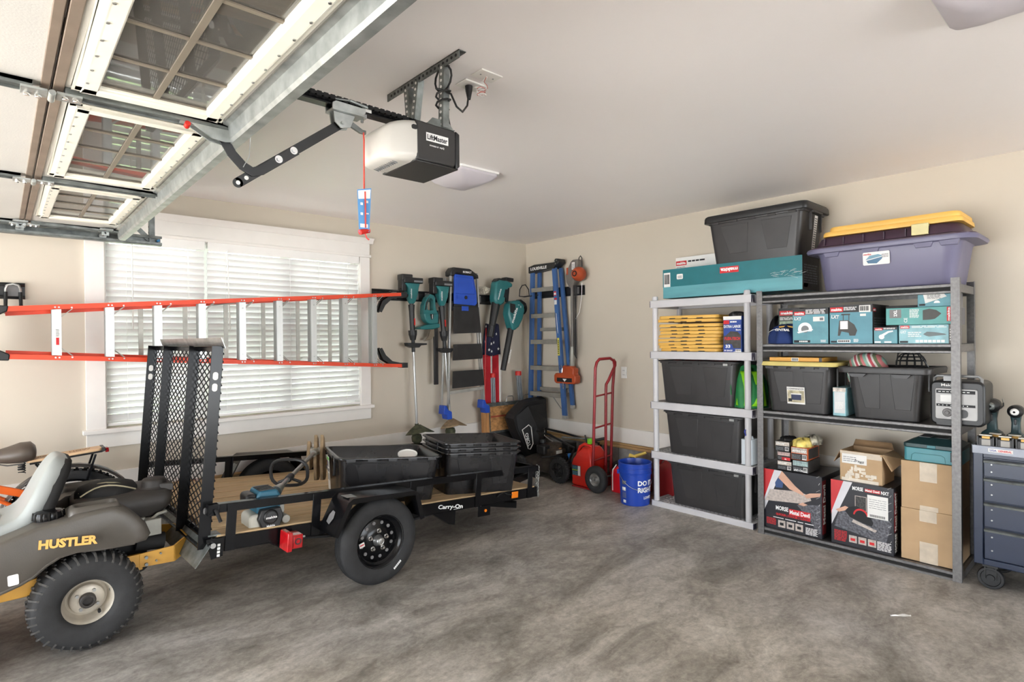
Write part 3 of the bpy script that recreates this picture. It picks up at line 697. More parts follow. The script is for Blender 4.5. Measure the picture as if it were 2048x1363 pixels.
# tongue and coupler
mb = MB(); 
for s_ in (-1, 1): mb.bar((1.9, 0.775+s_*0.55, 0.03-0.035), (3.15, 0.775+s_*0.03, -0.005), 0.04, 0.06)
mb.bar((2.2, 0.775, -0.005), (3.2, 0.775, -0.005), 0.05, 0.05)
tg = mk('tongue', mb, M_blkg, TL, bev=0.003)
mk('coupler', MB().lathe([(0.0, 0.05), (0.025, 0.045), (0.038, 0.02), (0.04, -0.04), (0.03, -0.05)], 16, c=(3.27, 0.775, -0.0)).box(3.12, 3.26, 0.745, 0.805, -0.02, 0.04).cyl((3.2, 0.775, 0.04), (3.2, 0.775, 0.10), 0.007, n=8), M_blkm, tg, bev=0.002)
# channel stop hanging below the front of the frame
mk('ramp_channel', MB().bar((2.0, 0.42, -0.045), (2.35, 0.12, -0.055), 0.075, 0.005).bar((1.98, 0.395, -0.065), (2.33, 0.095, -0.075), 0.005, 0.04).bar((2.03, 0.445, -0.065), (2.38, 0.145, -0.075), 0.005, 0.04), M_blkg, TL, bev=0.001)
mk('light_bracket', MB().box(1.83, 1.95, -0.008, -0.002, -0.075, 0.0), M_blkg, TL, bev=0.001)
M_amber = mat('amber_lens', (240, 130, 30), 0.2, var=0.03)
mk('marker_light', MB().cyl((1.90, -0.014, -0.035), (1.90, -0.008, -0.035), 0.011, n=12), M_amber, TL)
mk('reflector', MB().box(2.17, 2.24, -0.010, -0.004, 0.02, 0.07), M_amber, TL, bev=0.003)
mk('wiring', MB().tube([(2.02, -0.006, 0.05), (2.04, -0.012, 0.07), (2.08, -0.012, 0.078), (2.12, -0.01, 0.06), (2.17, -0.01, 0.05)], 0.004, 6), M_blkm, TL)
mk('spring_hanger', MB().prism([(1.42, 0.0), (1.62, 0), (1.62, -0.10), (1.57, -0.09)], 0.0, 0.05, 'Y'), M_blkg, TL)
mk('spring_hanger', MB().prism([(0.3, 0.0), (0.42, 0), (0.40, -0.06)], 0.0, 0.05, 'Y'), M_blkg, TL)
f = Face(TL, (1.46, -0.0012, 0), (1, 0, 0))
f.text('Carry-On', 0.0, 0.022, 0.21, 0.038, M_inkw, 0.03, shear=0.15)
f.rect(0.14, 0.20, 0.010, 0.013, M_inkw, 'small_print')
AX = 0.925
# fenders
def fender(yin, s_):
    pts = [(AX-0.345, 0.035), (AX-0.265, 0.215), (AX-0.235, 0.236), (AX+0.19, 0.236), (AX+0.225, 0.215), (AX+0.275, 0.055)]
    def off(p, d):  # inward offset of the polyline
        out = []
        for i, q in enumerate(p):
            a = Vector(p[max(i-1, 0)]+(0,)); b = Vector(p[min(i+1, len(p)-1)]+(0,)); t_ = (b-a).normalized(); n_ = Vector((t_.y, -t_.x, 0)); out.append((q[0]+n_.x*d, q[1]+n_.y*d))
        return out
    inner = off(pts, 0.004); lip = off(pts, 0.03)
    mb = MB(); ya, yb_ = (yin, yin+s_*0.20)
    mb.prism(pts+inner[::-1], min(ya, yb_), max(ya, yb_), 'Y')
    y2, y3 = yb_, yb_-s_*0.005
    mb.prism(pts+lip[::-1], min(y2, y3), max(y2, y3), 'Y')
    o = mk('fender', mb, M_blkg, TL, bev=0.002)
    return o
fn = fender(-0.008, -1); ff = fender(TW+0.008, 1)
fq = Face(fn, (AX-0.345, -0.10, 0.035), (0, -1, 0), (0.08, 0, 0.18))
fq.poly([(-0.03, 0.06), (0.01, 0.05), (0.03, 0.09), (0.02, 0.125), (-0.01, 0.13), (-0.03, 0.10)], M_gray, 'warning_sticker', lift=0.006)
mk('corner_decal', MB().box(AX-0.255, AX-0.19, -0.165, -0.09, 0.2365, 0.2372), M_galv, fn)
fq = Face(ff, (AX-0.345, TW+0.06, 0.035), (0, -1, 0), (0.08, 0, 0.18))
fq.rect(-0.03, 0.05, 0.01, 0.05, M_paper, 'warning_sticker', lift=0.006)
fq.rects([(-0.03+0.012*k, -0.025+0.012*k, 0.06, 0.15) for k in range(7)], M_galv, 'label_stripe', lift=0.006)
# wheels
def trailer_wheel(y, s_):
    R, W = 0.262, 0.125
    p = []
    prof = [(0.158, -0.045), (0.165, -0.054), (0.19, -0.062), (0.215, -0.0625), (0.238, -0.057), (0.252, -0.048), (0.2595, -0.040), (0.262, -0.030)]
    ribs = []
    for k in range(6):
        y0 = -0.034+k*0.0118
        ribs += [(0.2605, y0), (0.2605, y0+0.008), (0.2555, y0+0.009), (0.2555, y0+0.0108)]
    prof = prof + ribs + [(r, -h) for r, h in prof[::-1]]
    t = mk('tyre', MB().lathe([(r, h) for r, h in prof], 64, 'Y'), M_rub, TL, loc=(AX, y, -0.062+0.0), ang=30)
    t.rotation_euler = (0, 0, 0 if s_ < 0 else math.pi)
    # rim: outer side towards -y
    rp = [(0.160, -0.050), (0.164, -0.052), (0.166, -0.046), (0.158, -0.042), (0.148, -0.030), (0.143, -0.022), (0.132, -0.016), (0.128, 0.0), (0.122, 0.008), (0.105, 0.002), (0.085, -0.006), (0.075, -0.012), (0.05, -0.016), (0.035, -0.016), (0.035, 0.01)]
    rim = mk('rim', MB().lathe(rp, 48, 'Y').lathe([(0.160, 0.050), (0.160, -0.048)], 48, 'Y'), M_blkg, t)
    mb = MB()
    for k in range(12):
        a = 2*math.pi*(k+0.5)/12; mb.cyl((0.106*math.cos(a), -0.004, 0.106*math.sin(a)), (0.106*math.cos(a), 0.004, 0.106*math.sin(a)), 0.0105, n=12)
    mk('wheel_hole', mb, M_gray if s_ < 0 else M_blkm, t)
    mb = MB()
    for k in range(5):
        a = 2*math.pi*k/5+0.3; c, s2 = 0.058*math.cos(a), 0.058*math.sin(a)
        mb.cyl((c, -0.034, s2), (c, -0.014, s2), 0.0085, 0.0105, n=6).cyl((c, -0.017, s2), (c, -0.0145, s2), 0.014, n=12)
    o = mk('lug_nut', mb, M_chrome, t); o['kind'] = 'stuff'
    mk('hub_cap', MB().lathe([(0.034, 0.0), (0.034, -0.018), (0.029, -0.024), (0.027, -0.044), (0.022, -0.05), (0.018, -0.048), (0.017, -0.05), (0.008, -0.052), (0.0, -0.052)], 24, 'Y'), M_steel, t)
    if s_ < 0:
        f = Face(t, (-0.125, -0.004, -0.03), (0.95, 0, 0.3), (-0.3, 0, 0.95))
        f.rect(0.0, 0.035, 0.0, 0.028, M_paper, 'warning_sticker', lift=0.016); f.rect(0.004, 0.032, 0.011, 0.018, M_inkr, 'label_stripe', lift=0.0167)
        f = Face(t, (0.10, -0.0628, -0.185), (0.72, 0, 0.69), (-0.69, 0, 0.72))
        f.rects([(0.011*k, 0.009+0.011*k, 0, 0.013) for k in range(6)], M_inkw)
    return t
trailer_wheel(-0.10, -1); trailer_wheel(TW+0.09, 1)
mk('axle', MB().bar((AX, -0.04, -0.06), (AX, TW+0.03, -0.06), 0.045, 0.045), M_blkg, TL)
for yy in (0.03, TW-0.03):
    mk('leaf_spring', MB().bar((AX-0.5, yy, 0.0), (AX, yy, -0.05), 0.04, 0.012).bar((AX, yy, -0.05), (AX+0.5, yy, 0.0), 0.04, 0.012), M_blkm, TL)
# tail light
M_redlens = mat('red_lens', (176, 16, 24), 0.12, var=0.08, vs=40, coat=0.6)
tl = mk('tail_light', MB().prism(rrect(-0.055, 0.055, -0.052, 0.052, 0.008), 0.0, 0.028, 'X').box(0.028, 0.09, -0.045, 0.045, -0.04, 0.035), M_redlens, TL, bev=0.004, loc=(0.35, -0.075, 0.022))
mk('side_lens', MB().box(0.035, 0.085, -0.050, -0.044, -0.033, 0.028), M_redlens, tl, bev=0.004)
mk('lens_ring', MB().lathe([(0.012, -0.0525), (0.018, -0.0525), (0.018, -0.049), (0.012, -0.049), (0.012, -0.0525)], 16, 'Y', (0.06, 0, 0)), M_blk, tl)
mk('mounting_bolt', MB().cyl((0.09, 0.02, 0.0), (0.13, 0.02, 0.0), 0.006, n=8).box(0.09, 0.094, -0.01, 0.07, -0.02, 0.02), M_galv, tl)
dup(tl, TL, loc=(0.35, TW+0.075, 0.022))
# ramp gate
gate = mk('ramp_gate', MB().box(-0.012, 0.0, 0.03, TW-0.03, 0.02, 0.06).box(-0.05, -0.012, 0.03, TW-0.03, 0.02, 0.026).box(-0.012, -0.004, 0.03, TW-0.03, 1.05, 1.08).box(-0.045, 0, 0.03, TW-0.03, 1.075, 1.08).box(-0.012, -0.006, TW-0.04, TW-0.03, 0.05, 1.06), M_blkg, TL, bev=0.001)
GH = 1.08
for y in (0.03, 0.45, 1.03, 1.46):
    mk('gate_upright', MB().box(-0.006, 0.0, y, y+0.045, 0.02, GH).box(-0.058, 0.0, y-0.006, y, 0.02, GH), M_blkg, gate, bev=0.001)
for y in (0.024,):
    o = mk('slotted_hole', MB().prism(rrect(-0.044, -0.018, 0.20, 0.235, 0.012), y-0.0015, y-0.0002, 'Y'), M_gray, gate)
for z in (0.84, 0.90):
    mk('slotted_hole', MB().prism(rrect(-0.044, -0.018, z, z+0.042, 0.012), 0.0225, 0.0238, 'Y'), M_paper, gate)
    mk('slotted_hole', MB().prism(rrect(-0.044, -0.018, z, z+0.042, 0.012), 1.4525, 1.4538, 'Y'), M_paper, gate)
mb = MB(); sp = 0.042; sl = 0.042/0.088
ya, yb_, za, zb = 0.03, TW-0.05, 0.03, GH-0.01
for sgn in (1, -1):
    k = -int((yb_-ya)*sl/sp)-1
    while True:
        z0 = za + k*sp
        if z0 > zb+ (yb_-ya)*sl: break
        # line z = z0 + sl*(y-ya)  (sgn 1)   or   z0 - sl*(y-ya)
        ys = [ya, yb_]
        def zz(y): return z0+sgn*sl*(y-ya)
        def yy_(z): return ya+sgn*(z-z0)/sl
        lo, hi = ya, yb_
        c1, c2 = sorted((yy_(za), yy_(zb))); lo, hi = max(lo, c1), min(hi, c2)
        if hi-lo > 0.01: mb.bar((0.003+0.002*sgn, lo, zz(lo)), (0.003+0.002*sgn, hi, zz(hi)), 0.0045, 0.0045, up=(1, 0, 0))
        k += 1
mk('mesh', mb, M_blkm, gate, smooth=False)
mk('top_flap', MB().prism([(0.0, 1.07), (0.004, 1.07), (-0.02, 1.125), (-0.024, 1.125)], 0.0, 1.30, 'Y'), M_steel, gate)
mk('skid_plate', MB().prism([(-0.012, 0.05), (-0.008, 0.05), (-0.075, -0.055), (-0.079, -0.055)], -0.03, TW+0.02, 'Y').box(-0.012, 0.05, 0.02, 0.10, 0.08, 0.088), M_dgalv, gate)
mk('hinge_plate', MB().prism([(-0.03, 0.075), (0.055, 0.075), (0.055, -0.02), (0.0, -0.03)], -0.012, -0.007, 'Y'), M_blkg, gate, bev=0.001)
mk('hinge_bolt', MB().cyl((0.0, -0.03, 0.045), (0.0, 0.0, 0.045), 0.014, n=16), M_chrome, gate)
f = Face(gate, (0.035, -0.0125, 0.0), (0, 0, 1), (-1, 0, 0)); f.rects([(-0.02+0.018*k, -0.007+0.018*k, -0.005, 0.009) for k in range(4)], M_inkw)
# safety chains at the near front corner
def chain(x, y, n, nm='safety_chain'):
    mb = MB()
    for k in range(n):
        pts = []
        for j in range(10):
            a = 2*math.pi*j/10; u, v = 0.010*math.cos(a), 0.017*math.sin(a)
            if k % 2: pts.append((x+u+0.004*math.sin(k), y, 0.228-0.026*k+v))
            else: pts.append((x+0.004*math.sin(k), y+u, 0.228-0.026*k+v))
        mb.tube(pts, 0.0032, 5, closed=True)
    o = mk(nm, mb, M_galv, TL); o['kind'] = 'stuff'
chain(2.49, 0.02, 8); chain(2.515, 0.06, 8)
mk('chain_hook', MB().tube([(2.49, 0.02, 0.02), (2.51, 0.03, -0.01), (2.53, 0.04, 0.0), (2.52, 0.05, 0.03)], 0.006, 6), M_galv, TL)

# ================================================================== TOTES
M_tote = mat('black_tote_plastic', (33, 32, 33), 0.24, var=0.1, bump=0.15, bs=250)
M_tote2 = mat('dark_grey_tote_plastic', (52, 50, 50), 0.42, var=0.06, bump=0.15, bs=250)
def tote(name, label, cat, L, W, H, loc, rz, m, group=None, taper=0.85, lid=None, rib='x', ribs=2, handle=True):
    """open rectangular tote: L along local x, W along local y, tapered body, rolled rim, recessed panels on the sides"""
    t = thing(name, label, cat, loc, rz, group)
    def rg(s_, z, r=0.05, d=0.0): return [(p[0], p[1], z) for p in rrect(-L/2*s_+d, L/2*s_-d, -W/2*s_+d, W/2*s_-d, r, 5)]
    s1 = 0.93; mb = MB()
    rings = [rg(taper, 0.0, 0.03), rg(taper+0.012, 0.012, 0.04), rg(s1, H*0.93, 0.045), rg(0.955, H*0.935, 0.045), rg(0.965, H*0.965, 0.045), rg(1.0, H*0.97, 0.05), rg(1.0, H*0.99, 0.05), rg(0.99, H, 0.05), rg(0.94, H, 0.045), rg(0.925, H*0.985, 0.045), rg(taper-0.01, 0.01, 0.03)]
    mk('body', mb.loft(rings), m, t, ang=50)
    # raised side panels
    mb = MB()
    for sy in (-1, 1):
        for k in range(ribs):
            cx = (k-(ribs-1)/2)*L*0.42
            def P(u, v):
                fz = v; sc = taper+(s1-taper)*(fz/(H*0.93)); return (cx*sc/s1*1.0+u, sy*(W/2*sc+0.0035), fz)
            a = L*0.155; b_ = L*0.115
            q = [P(-a*0.8, H*0.86), P(a*1.05, H*0.86), P(b_*1.1, H*0.2), P(-b_*0.5, H*0.2)]
            q2 = [(p[0], p[1]-sy*0.006, p[2]) for p in q]
            mb.add(q+q2, [(0, 1, 2, 3), (7, 6, 5, 4), (0, 4, 5, 1), (1, 5, 6, 2), (2, 6, 7, 3), (3, 7, 4, 0)])
    mk('side_panel', mb, m, t, bev=0.002)['kind'] = 'stuff'
    # rim skirts under the lip
    mb = MB()
    for sy in (-1, 1):
        for k in range(5):
            cx = (k-2)*L*0.19; mb.box(cx-0.03, cx+0.03, sy*W/2*0.96-0.004, sy*W/2*0.96+0.004, H*0.915, H*0.965)
    mk('rib', mb, m, t)
    mb = MB()
    for sx in (-1, 1):
        x = sx*L/2*0.985; 
        mb.box(min(x, x+sx*0.012), max(x, x+sx*0.012), -W*0.2, W*0.2, H*0.93, H*0.985)
        for yy in (-W*0.2, W*0.2): mb.box(min(sx*L/2*0.93, x), max(sx*L/2*0.93, x), yy-0.003, yy+0.003, H*0.55, H*0.96)
    mk('handle_grip', mb, m, t, bev=0.003)['kind'] = 'stuff'
    return t
def lid_geo(L, W, m, parent=None, name='lid', loc=None, H=0.0, notch=True, h=0.022):
    def rg(s_, z, r=0.05): return [(p[0], p[1], z) for p in rrect(-L/2*s_, L/2*s_, -W/2*s_, W/2*s_, r, 5)]
    o = mk(name, MB().loft([rg(0.97, 0.0), rg(1.0, 0.0), rg(1.005, 0.004), rg(1.0, h*0.75), rg(0.985, h), rg(0.93, h), rg(0.915, h*0.72), rg(0.3, h*0.74)]), m, parent, loc=loc, ang=45)
    return o
# two stacks on the trailer deck
def on_deck(lx, ly): return TM @ Vector((lx, ly, 0.086))
p = on_deck(1.225, 0.375)
t1 = thing  # (alias kept short)
tb = tote('storage_tote', 'single open black storage tote with a barcode label on the trailer deck', 'storage tote', 0.74, 0.52, 0.315, p, R_(-14), M_tote)
tb.rotation_euler = (0, R_(4.4), R_(-14))
f = Face(tb, (-0.35, 0.03, 0.04), (0, -1, 0), (-0.12, 0, 1))
f.rect(-0.015, 0.065, 0.02, 0.25, M_paper, 'product_label', lift=0.002)
f.rect(-0.012, 0.062, 0.225, 0.245, mat('label_green', (110, 190, 90), 0.5), 'label_stripe', lift=0.003)
f.rect(-0.012, 0.012, 0.18, 0.222, mat('label_purple', (90, 50, 100), 0.5), 'label_picture', lift=0.003)
f.lines(0.016, 0.06, 0.18, 0.222, 5, M_inkg, lift=0.0035); f.lines(-0.01, 0.06, 0.09, 0.135, 6, M_inkg, lift=0.0035); f.barcode(0.02, 0.055, 0.14, 0.172, lift=0.003)
pts = [(2.02, 0.33, 0), (1.99, 0.33, 0), (1.96, 0.33, 0)]
for k in range(3):
    p = on_deck(1.965, 0.27)
    lb = ['lowest of three nested black totes at the front of the trailer', 'middle one of three nested black totes at the front of the trailer', 'topmost of three nested black totes at the front of the trailer'][k]
    t = tote('storage_tote', lb, 'storage tote', 0.66, 0.51, 0.315, (p.x, p.y, p.z+0.036*k), 0, M_tote, 'nested totes on the trailer')
    t.rotation_euler = (0, R_(4.0), R_(-13))
    if k == 0:
        f = Face(t, (-0.318, 0.03, 0.04), (0, -1, 0), (-0.12, 0, 1)); f.rect(-0.015, 0.05, 0.02, 0.22, mat('label_tan', (190, 180, 160), 0.6), 'product_label', lift=0.002); f.lines(-0.01, 0.045, 0.03, 0.2, 14, M_inkg, lift=0.003)
t = tag(mk('white_dish', MB().lathe([(0.0, 0.004), (0.062, 0.004), (0.066, 0.010), (0.070, 0.010), (0.070, 0.0), (0.064, -0.004), (0.0, -0.004)], 32), M_white, bev=0), 'round white plastic dish lying in the single tote on the trailer', 'dish')
t.location = (2.20, 3.60, 0.66); t.rotation_euler = (R_(14), R_(-6), 0)

# ================================================================== POWER TILLER ON THE DECK
M_tealb = mat('engine_teal', (46, 104, 128), 0.35, var=0.05)
M_cast = mat('cast_aluminium', (150, 148, 140), 0.5, 0.4, var=0.1)
M_mud = mat('muddy_steel', (138, 116, 88), 0.8, var=0.2, vs=20, bump=0.5, bs=60)
bt = thing('garden_cultivator', 'teal petrol hand tiller lying on the trailer deck with muddy blades', 'cultivator', (1.12, 3.42, 0.45))
mk('engine_cover', MB().prism([(-0.055, 0.16), (-0.035, 0.20), (0.06, 0.195), (0.085, 0.15), (0.08, 0.10), (0.07, 0.03), (-0.05, 0.05)], -0.075, 0.08, 'Y'), M_tealb, bt, bev=0.012)
mk('recoil_cover', MB().prism([(-0.035, -0.02), (0.055, -0.02), (0.08, 0.05), (0.065, 0.10), (-0.04, 0.10), (-0.06, 0.05)], -0.115, -0.07, 'Y').lathe([(0, -0.13), (0.036, -0.127), (0.042, -0.115)], 24, 'Y', (0.008, 0, 0.055)), M_blk, bt, bev=0.006)
mk('fuel_tank', MB().prism(rrect(-0.10, -0.03, -0.02, 0.075, 0.025), -0.09, 0.06, 'Y'), mat('fuel_tank_white', (214, 212, 200), 0.4, var=0.03, trans=0.2), bt, bev=0.01)
mk('air_cleaner', MB().prism(rrect(-0.105, -0.045, 0.11, 0.185, 0.02), -0.06, 0.06, 'Y'), M_blk, bt, bev=0.01)
mk('exhaust', MB().cyl((0.10, -0.10, 0.02), (0.10, -0.06, 0.02), 0.024, n=14).cyl((0.10, -0.08, 0.02), (0.10, 0.02, 0.04), 0.016, n=12).prism(rrect(0.078, 0.105, 0.05, 0.12, 0.01), -0.06, 0.04, 'Y'), M_cast, bt, bev=0.003)
f = Face(bt, (0, -0.1305, 0), (1, 0, 0))
f.text('makita', -0.022, 0.049, 0.06, 0.014, M_inkw, 0.02); f.text('Makita', -0.015, 0.0, 0.045, 0.011, M_inkw, 0.02, lift=-0.0135)
f.rect(-0.025, 0.045, -0.016, -0.004, M_gray, 'name_label', lift=-0.015)
mb = MB()
for k in range(5): mb.box(-0.04+0.0, 0.045, -0.08+0.026*k, -0.07+0.026*k, 0.1995, 0.203)
mk('vent_slot', mb, M_blk, bt)
S0, S1 = Vector((0.09, 0.04, 0.15)), Vector((0.60, 0.66, 0.235))
mk('shaft', MB().cyl(S0, S1, 0.0135, n=12).cyl(S0, S0.lerp(S1, 0.12), 0.035, 0.02, n=14), M_steel, bt)
pm = S0.lerp(S1, 0.30)
import mathutils
axis = (S1-S0).normalized(); sx = axis.cross(Vector((0, 0, 1))).normalized(); uz = sx.cross(axis)
pts = []
for k in range(24):
    a = 2*math.pi*k/24+math.pi/2
    ca, sa = math.cos(a), math.sin(a)
    pts.append(pm + sx*(0.115*(abs(ca)**0.7)*(1 if ca > 0 else -1)) + uz*(0.035+0.085*(abs(sa)**0.7)*(1 if sa > 0 else -1)))
mk('loop_handle', MB().tube(pts, 0.0105, 8, closed=True).cyl(pm-axis*0.03, pm+axis*0.03, 0.022, n=12).tube([pm-sx*0.07-uz*0.03, pm, pm+sx*0.07-uz*0.03], 0.01, 8), M_blk, bt)
mk('gear_case', MB().cyl(S1-axis*0.06, S1+axis*0.02, 0.024, 0.03, n=12).cyl(S1+axis*0.01-sx*0.05, S1+axis*0.01+sx*0.05, 0.028, n=14), M_cast, bt)
for k, (sd_, r0) in enumerate(((-0.05, -0.55), (0.0, 0.15), (0.045, 0.0))):
    c = S1+axis*0.01+sx*sd_
    def bp(a, b): return (c.x+axis.x*b, c.y+axis.y*b, c.z+a)
    ol = [(0.12, -0.01), (0.09, 0.02), (0.0, 0.035), (-0.06, 0.045), (-0.20, 0.05), (-0.22, 0.02), (-0.21, -0.03), (-0.08, -0.04), (0.0, -0.03), (0.06, -0.02)]
    if k == 0: ol = [(a*0.62, b) for a, b in ol]
    vs = [tuple(Vector(bp(a, b))+sx*d) for d in (-0.012, 0.012) for a, b in ol]; n = len(ol)
    mk('tine', MB().add(vs, [tuple(range(n-1, -1, -1)), tuple(range(n, 2*n))]+[(i, (i+1) % n, n+(i+1) % n, n+i) for i in range(n)]), M_mud, bt, bev=0.004)
# ================================================================== RIDING MOWER
M_mow = mat('mower_charcoal_plastic', (82, 77, 71), 0.4, var=0.06, vs=5, bump=0.3, bs=220)
M_mowd = mat('mower_dark_shroud', (50, 46, 43), 0.55, var=0.08, bump=0.3, bs=220)
M_seat = mat('seat_grey_vinyl', (152, 156, 154), 0.42, var=0.03, vs=3)
M_gtxt = mat('gold_lettering', (226, 170, 90), 0.5, var=0.02)
mw = thing('riding_mower', 'dark grey and yellow zero turn riding mower with a light grey seat', 'riding mower', (0, 3.78, 0))
side = [(-0.62, 0.37), (-0.01, 0.375), (0.055, 0.395), (0.10, 0.415), (0.145, 0.455), (0.20, 0.485), (0.27, 0.495), (0.36, 0.482), (0.50, 0.475), (0.555, 0.482), (0.572, 0.51), (0.553, 0.565), (0.525, 0.605), (0.485, 0.645), (0.44, 0.675), (0.41, 0.682), (0.26, 0.672), (0.235, 0.655), (0.12, 0.645), (0.05, 0.62), (-0.05, 0.59), (-0.3, 0.56), (-0.55, 0.50), (-0.64, 0.44)]
for s_ in (-1, 1):
    def wy(a): return s_*a
    n = len(side)
    cx, cz = 0.15, 0.52
    def ring(y, sc, dz=0.0): return [(cx+(x-cx)*sc, y, cz+(z-cz)*sc+dz) for x, z in side]
    mb = MB().loft([ring(wy(0.12), 0.97), ring(wy(0.335), 1.0), ring(wy(0.352), 0.985), ring(wy(0.362), 0.94), ring(wy(0.366), 0.85)])
    fe = mk('fender', mb, M_mow, mw, ang=50)
    # wheel-arch lip
    arch = [(-0.30, 0.372), (-0.01, 0.376), (0.06, 0.398), (0.105, 0.42), (0.15, 0.458), (0.205, 0.488), (0.27, 0.497), (0.36, 0.485), (0.50, 0.48)]
    mk('arch_lip', MB().tube([(x, wy(0.355), z+0.004) for x, z in arch], 0.011, 8), M_mow, fe)
    mk('shoulder_crease', MB().tube([(-0.55, wy(0.35), 0.47), (-0.2, wy(0.356), 0.50), (0.1, wy(0.352), 0.575), (0.2, wy(0.345), 0.61)], 0.012, 8), M_mow, fe)
    mk('tray', MB().prism(rrect(0.265, 0.425, -0.035, 0.035, 0.02), 0.655, 0.693, 'Z').v and MB().loft([[(p[0], s_*0.275+p[1], z) for p in rrect(0.25-e, 0.44+e, -0.055-e, 0.055+e, 0.03)] for e, z in ((0.012, 0.655), (0.008, 0.680), (0, 0.694), (-0.008, 0.698), (-0.014, 0.692), (-0.018, 0.665))]), M_mow, fe, ang=50)
    mk('tray_floor', MB().prism([(p[0], s_*0.275+p[1]) for p in rrect(0.266, 0.424, -0.038, 0.038, 0.015)], 0.66, 0.679, 'Z'), M_blkm, fe)
f = Face(mw, (0, -0.3665, 0), (1, 0, 0.045), (-0.045, 0, 1))
f.text('HUSTLER', 0.148, 0.537, 0.222, 0.042, M_gtxt, 0.05, shear=0.25)
f.rect(0.037, 0.075, 0.404, 0.452, M_paper, 'small_sticker', r=0.006, lift=0.001)
f.rect(-0.12, 0.0, 0.47, 0.50, M_inkb, 'blue_sticker', lift=0.001)
cap = mk('fuel_cap', MB().lathe([(0.0, 0.690), (0.045, 0.688), (0.056, 0.682), (0.060, 0.668), (0.058, 0.645), (0.05, 0.64)], 28, c=(0.17, -0.23, 0.0)), M_blkg, mw)
mb = MB()
for k in range(12):
    a = 2*math.pi*k/12; mb.cyl((0.17+0.058*math.cos(a), -0.23+0.058*math.sin(a), 0.648), (0.17+0.055*math.cos(a), -0.23+0.055*math.sin(a), 0.684), 0.007, n=6)
mk('knob_rib', mb, M_blkg, cap)
mk('filler_neck', MB().lathe([(0.052, 0.60), (0.052, 0.645), (0.046, 0.648)], 20, c=(0.17, -0.23, 0)), mat('cream_plastic', (214, 204, 176), 0.5), cap)
# seat
def sec(x, z, hw, th, tilt):  # rounded cross-section across the seat
    c, s2 = math.cos(tilt), math.sin(tilt); out = []
    for p in rrect(-hw, hw, -th, th, min(th*0.95, hw*0.4), 5): out.append((x - p[1]*s2, p[0], z + p[1]*c))
    return out
path = [(-0.40, 0.575, 0.185, 0.03, 0), (-0.36, 0.59, 0.21, 0.045, 0), (-0.22, 0.592, 0.22, 0.048, 0), (-0.08, 0.588, 0.222, 0.048, 0.03), (0.03, 0.60, 0.222, 0.048, 0.35), (0.09, 0.635, 0.222, 0.045, 0.9), (0.125, 0.70, 0.222, 0.04, 1.25), (0.16, 0.78, 0.215, 0.04, 1.28), (0.20, 0.855, 0.185, 0.042, 1.2), (0.228, 0.90, 0.14, 0.038, 1.1), (0.24, 0.918, 0.09, 0.02, 1.05)]
mk('seat_cushion', MB().loft([sec(*p) for p in path]), M_seat, mw, ang=75, sub=1)
mk('cushion_seam', MB().tube([(-0.33, -0.12, 0.64), (-0.1, -0.13, 0.636), (-0.01, -0.12, 0.642), (-0.005, 0, 0.645), (-0.01, 0.12, 0.642), (-0.1, 0.13, 0.636), (-0.33, 0.12, 0.64)], 0.004, 6), M_seat, mw)
path2 = [(0.07, 0.54, 0.15, 0.03, 1.2), (0.135, 0.60, 0.21, 0.035, 1.2), (0.17, 0.70, 0.218, 0.03, 1.25), (0.205, 0.79, 0.205, 0.03, 1.22), (0.24, 0.86, 0.17, 0.025, 1.15), (0.258, 0.90, 0.12, 0.015, 1.1)]
mk('seat_back_shell', MB().loft([sec(*p) for p in path2]), M_blkm, mw, ang=75)
mk('seat_base', MB().box(-0.35, 0.12, -0.17, 0.17, 0.45, 0.56), M_mowd, mw, bev=0.02)
# engine
mk('engine_shroud', MB().loft([[(x, y, z) for (x, y) in rrect(x0, x1, y0_, y1_, 0.05, 4)] for x0, x1, y0_, y1_, z in ((0.30, 0.66, -0.17, 0.17, 0.555), (0.27, 0.705, -0.19, 0.19, 0.61), (0.27, 0.71, -0.19, 0.19, 0.655), (0.29, 0.705, -0.17, 0.17, 0.68), (0.31, 0.70, -0.15, 0.15, 0.688))]), M_mowd, mw, ang=50)
dome = mk('fan_grille', MB().loft([[(0.425+math.cos(a)*r*1.05, math.sin(a)*r, z) for a in [2*math.pi*k/28 for k in range(28)]] for r, z in ((0.135, 0.67), (0.134, 0.70), (0.118, 0.726), (0.08, 0.74), (0.03, 0.745))]), M_blkm, mw, ang=60)
mb = MB()
for k in range(9):
    y = -0.105+0.026*k; h = math.sqrt(max(0, 0.125**2-y*y))
    pts = [(0.425+h*1.05*math.sin(q), y, 0.616+0.134*math.cos(abs(q)*0.55)*(1-0.35*(y/0.2)**2)-0.004) for q in [(-1+2*j/8)*1.3 for j in range(9)]]
    mb.tube(pts, 0.0028, 5)
mk('rib', mb, M_mowd, dome)
for yy in (-0.13, -0.05):
    mk('grille_rib', MB().tube([(0.30+0.03*j, yy+0.02*math.sin(j*0.8), 0.705+0.04*math.sin(math.pi*j/8)) for j in range(9)], 0.004, 6), mat('dusty_edge', (160, 150, 124), 0.8), dome)
mk('air_filter_cap', MB().lathe([(0.0, 0.724), (0.05, 0.72), (0.06, 0.71), (0.062, 0.675), (0.07, 0.672), (0.07, 0.65)], 28, c=(0.635, -0.07, 0.018)).prism([(0.61, -0.10), (0.71, -0.17), (0.71, -0.02), (0.66, 0.0)], 0.675, 0.713, 'Z'), M_mowd, mw, bev=0.006)
mk('engine_block', MB().box(0.36, 0.64, -0.15, 0.15, 0.36, 0.55), M_blkm, mw, bev=0.02)
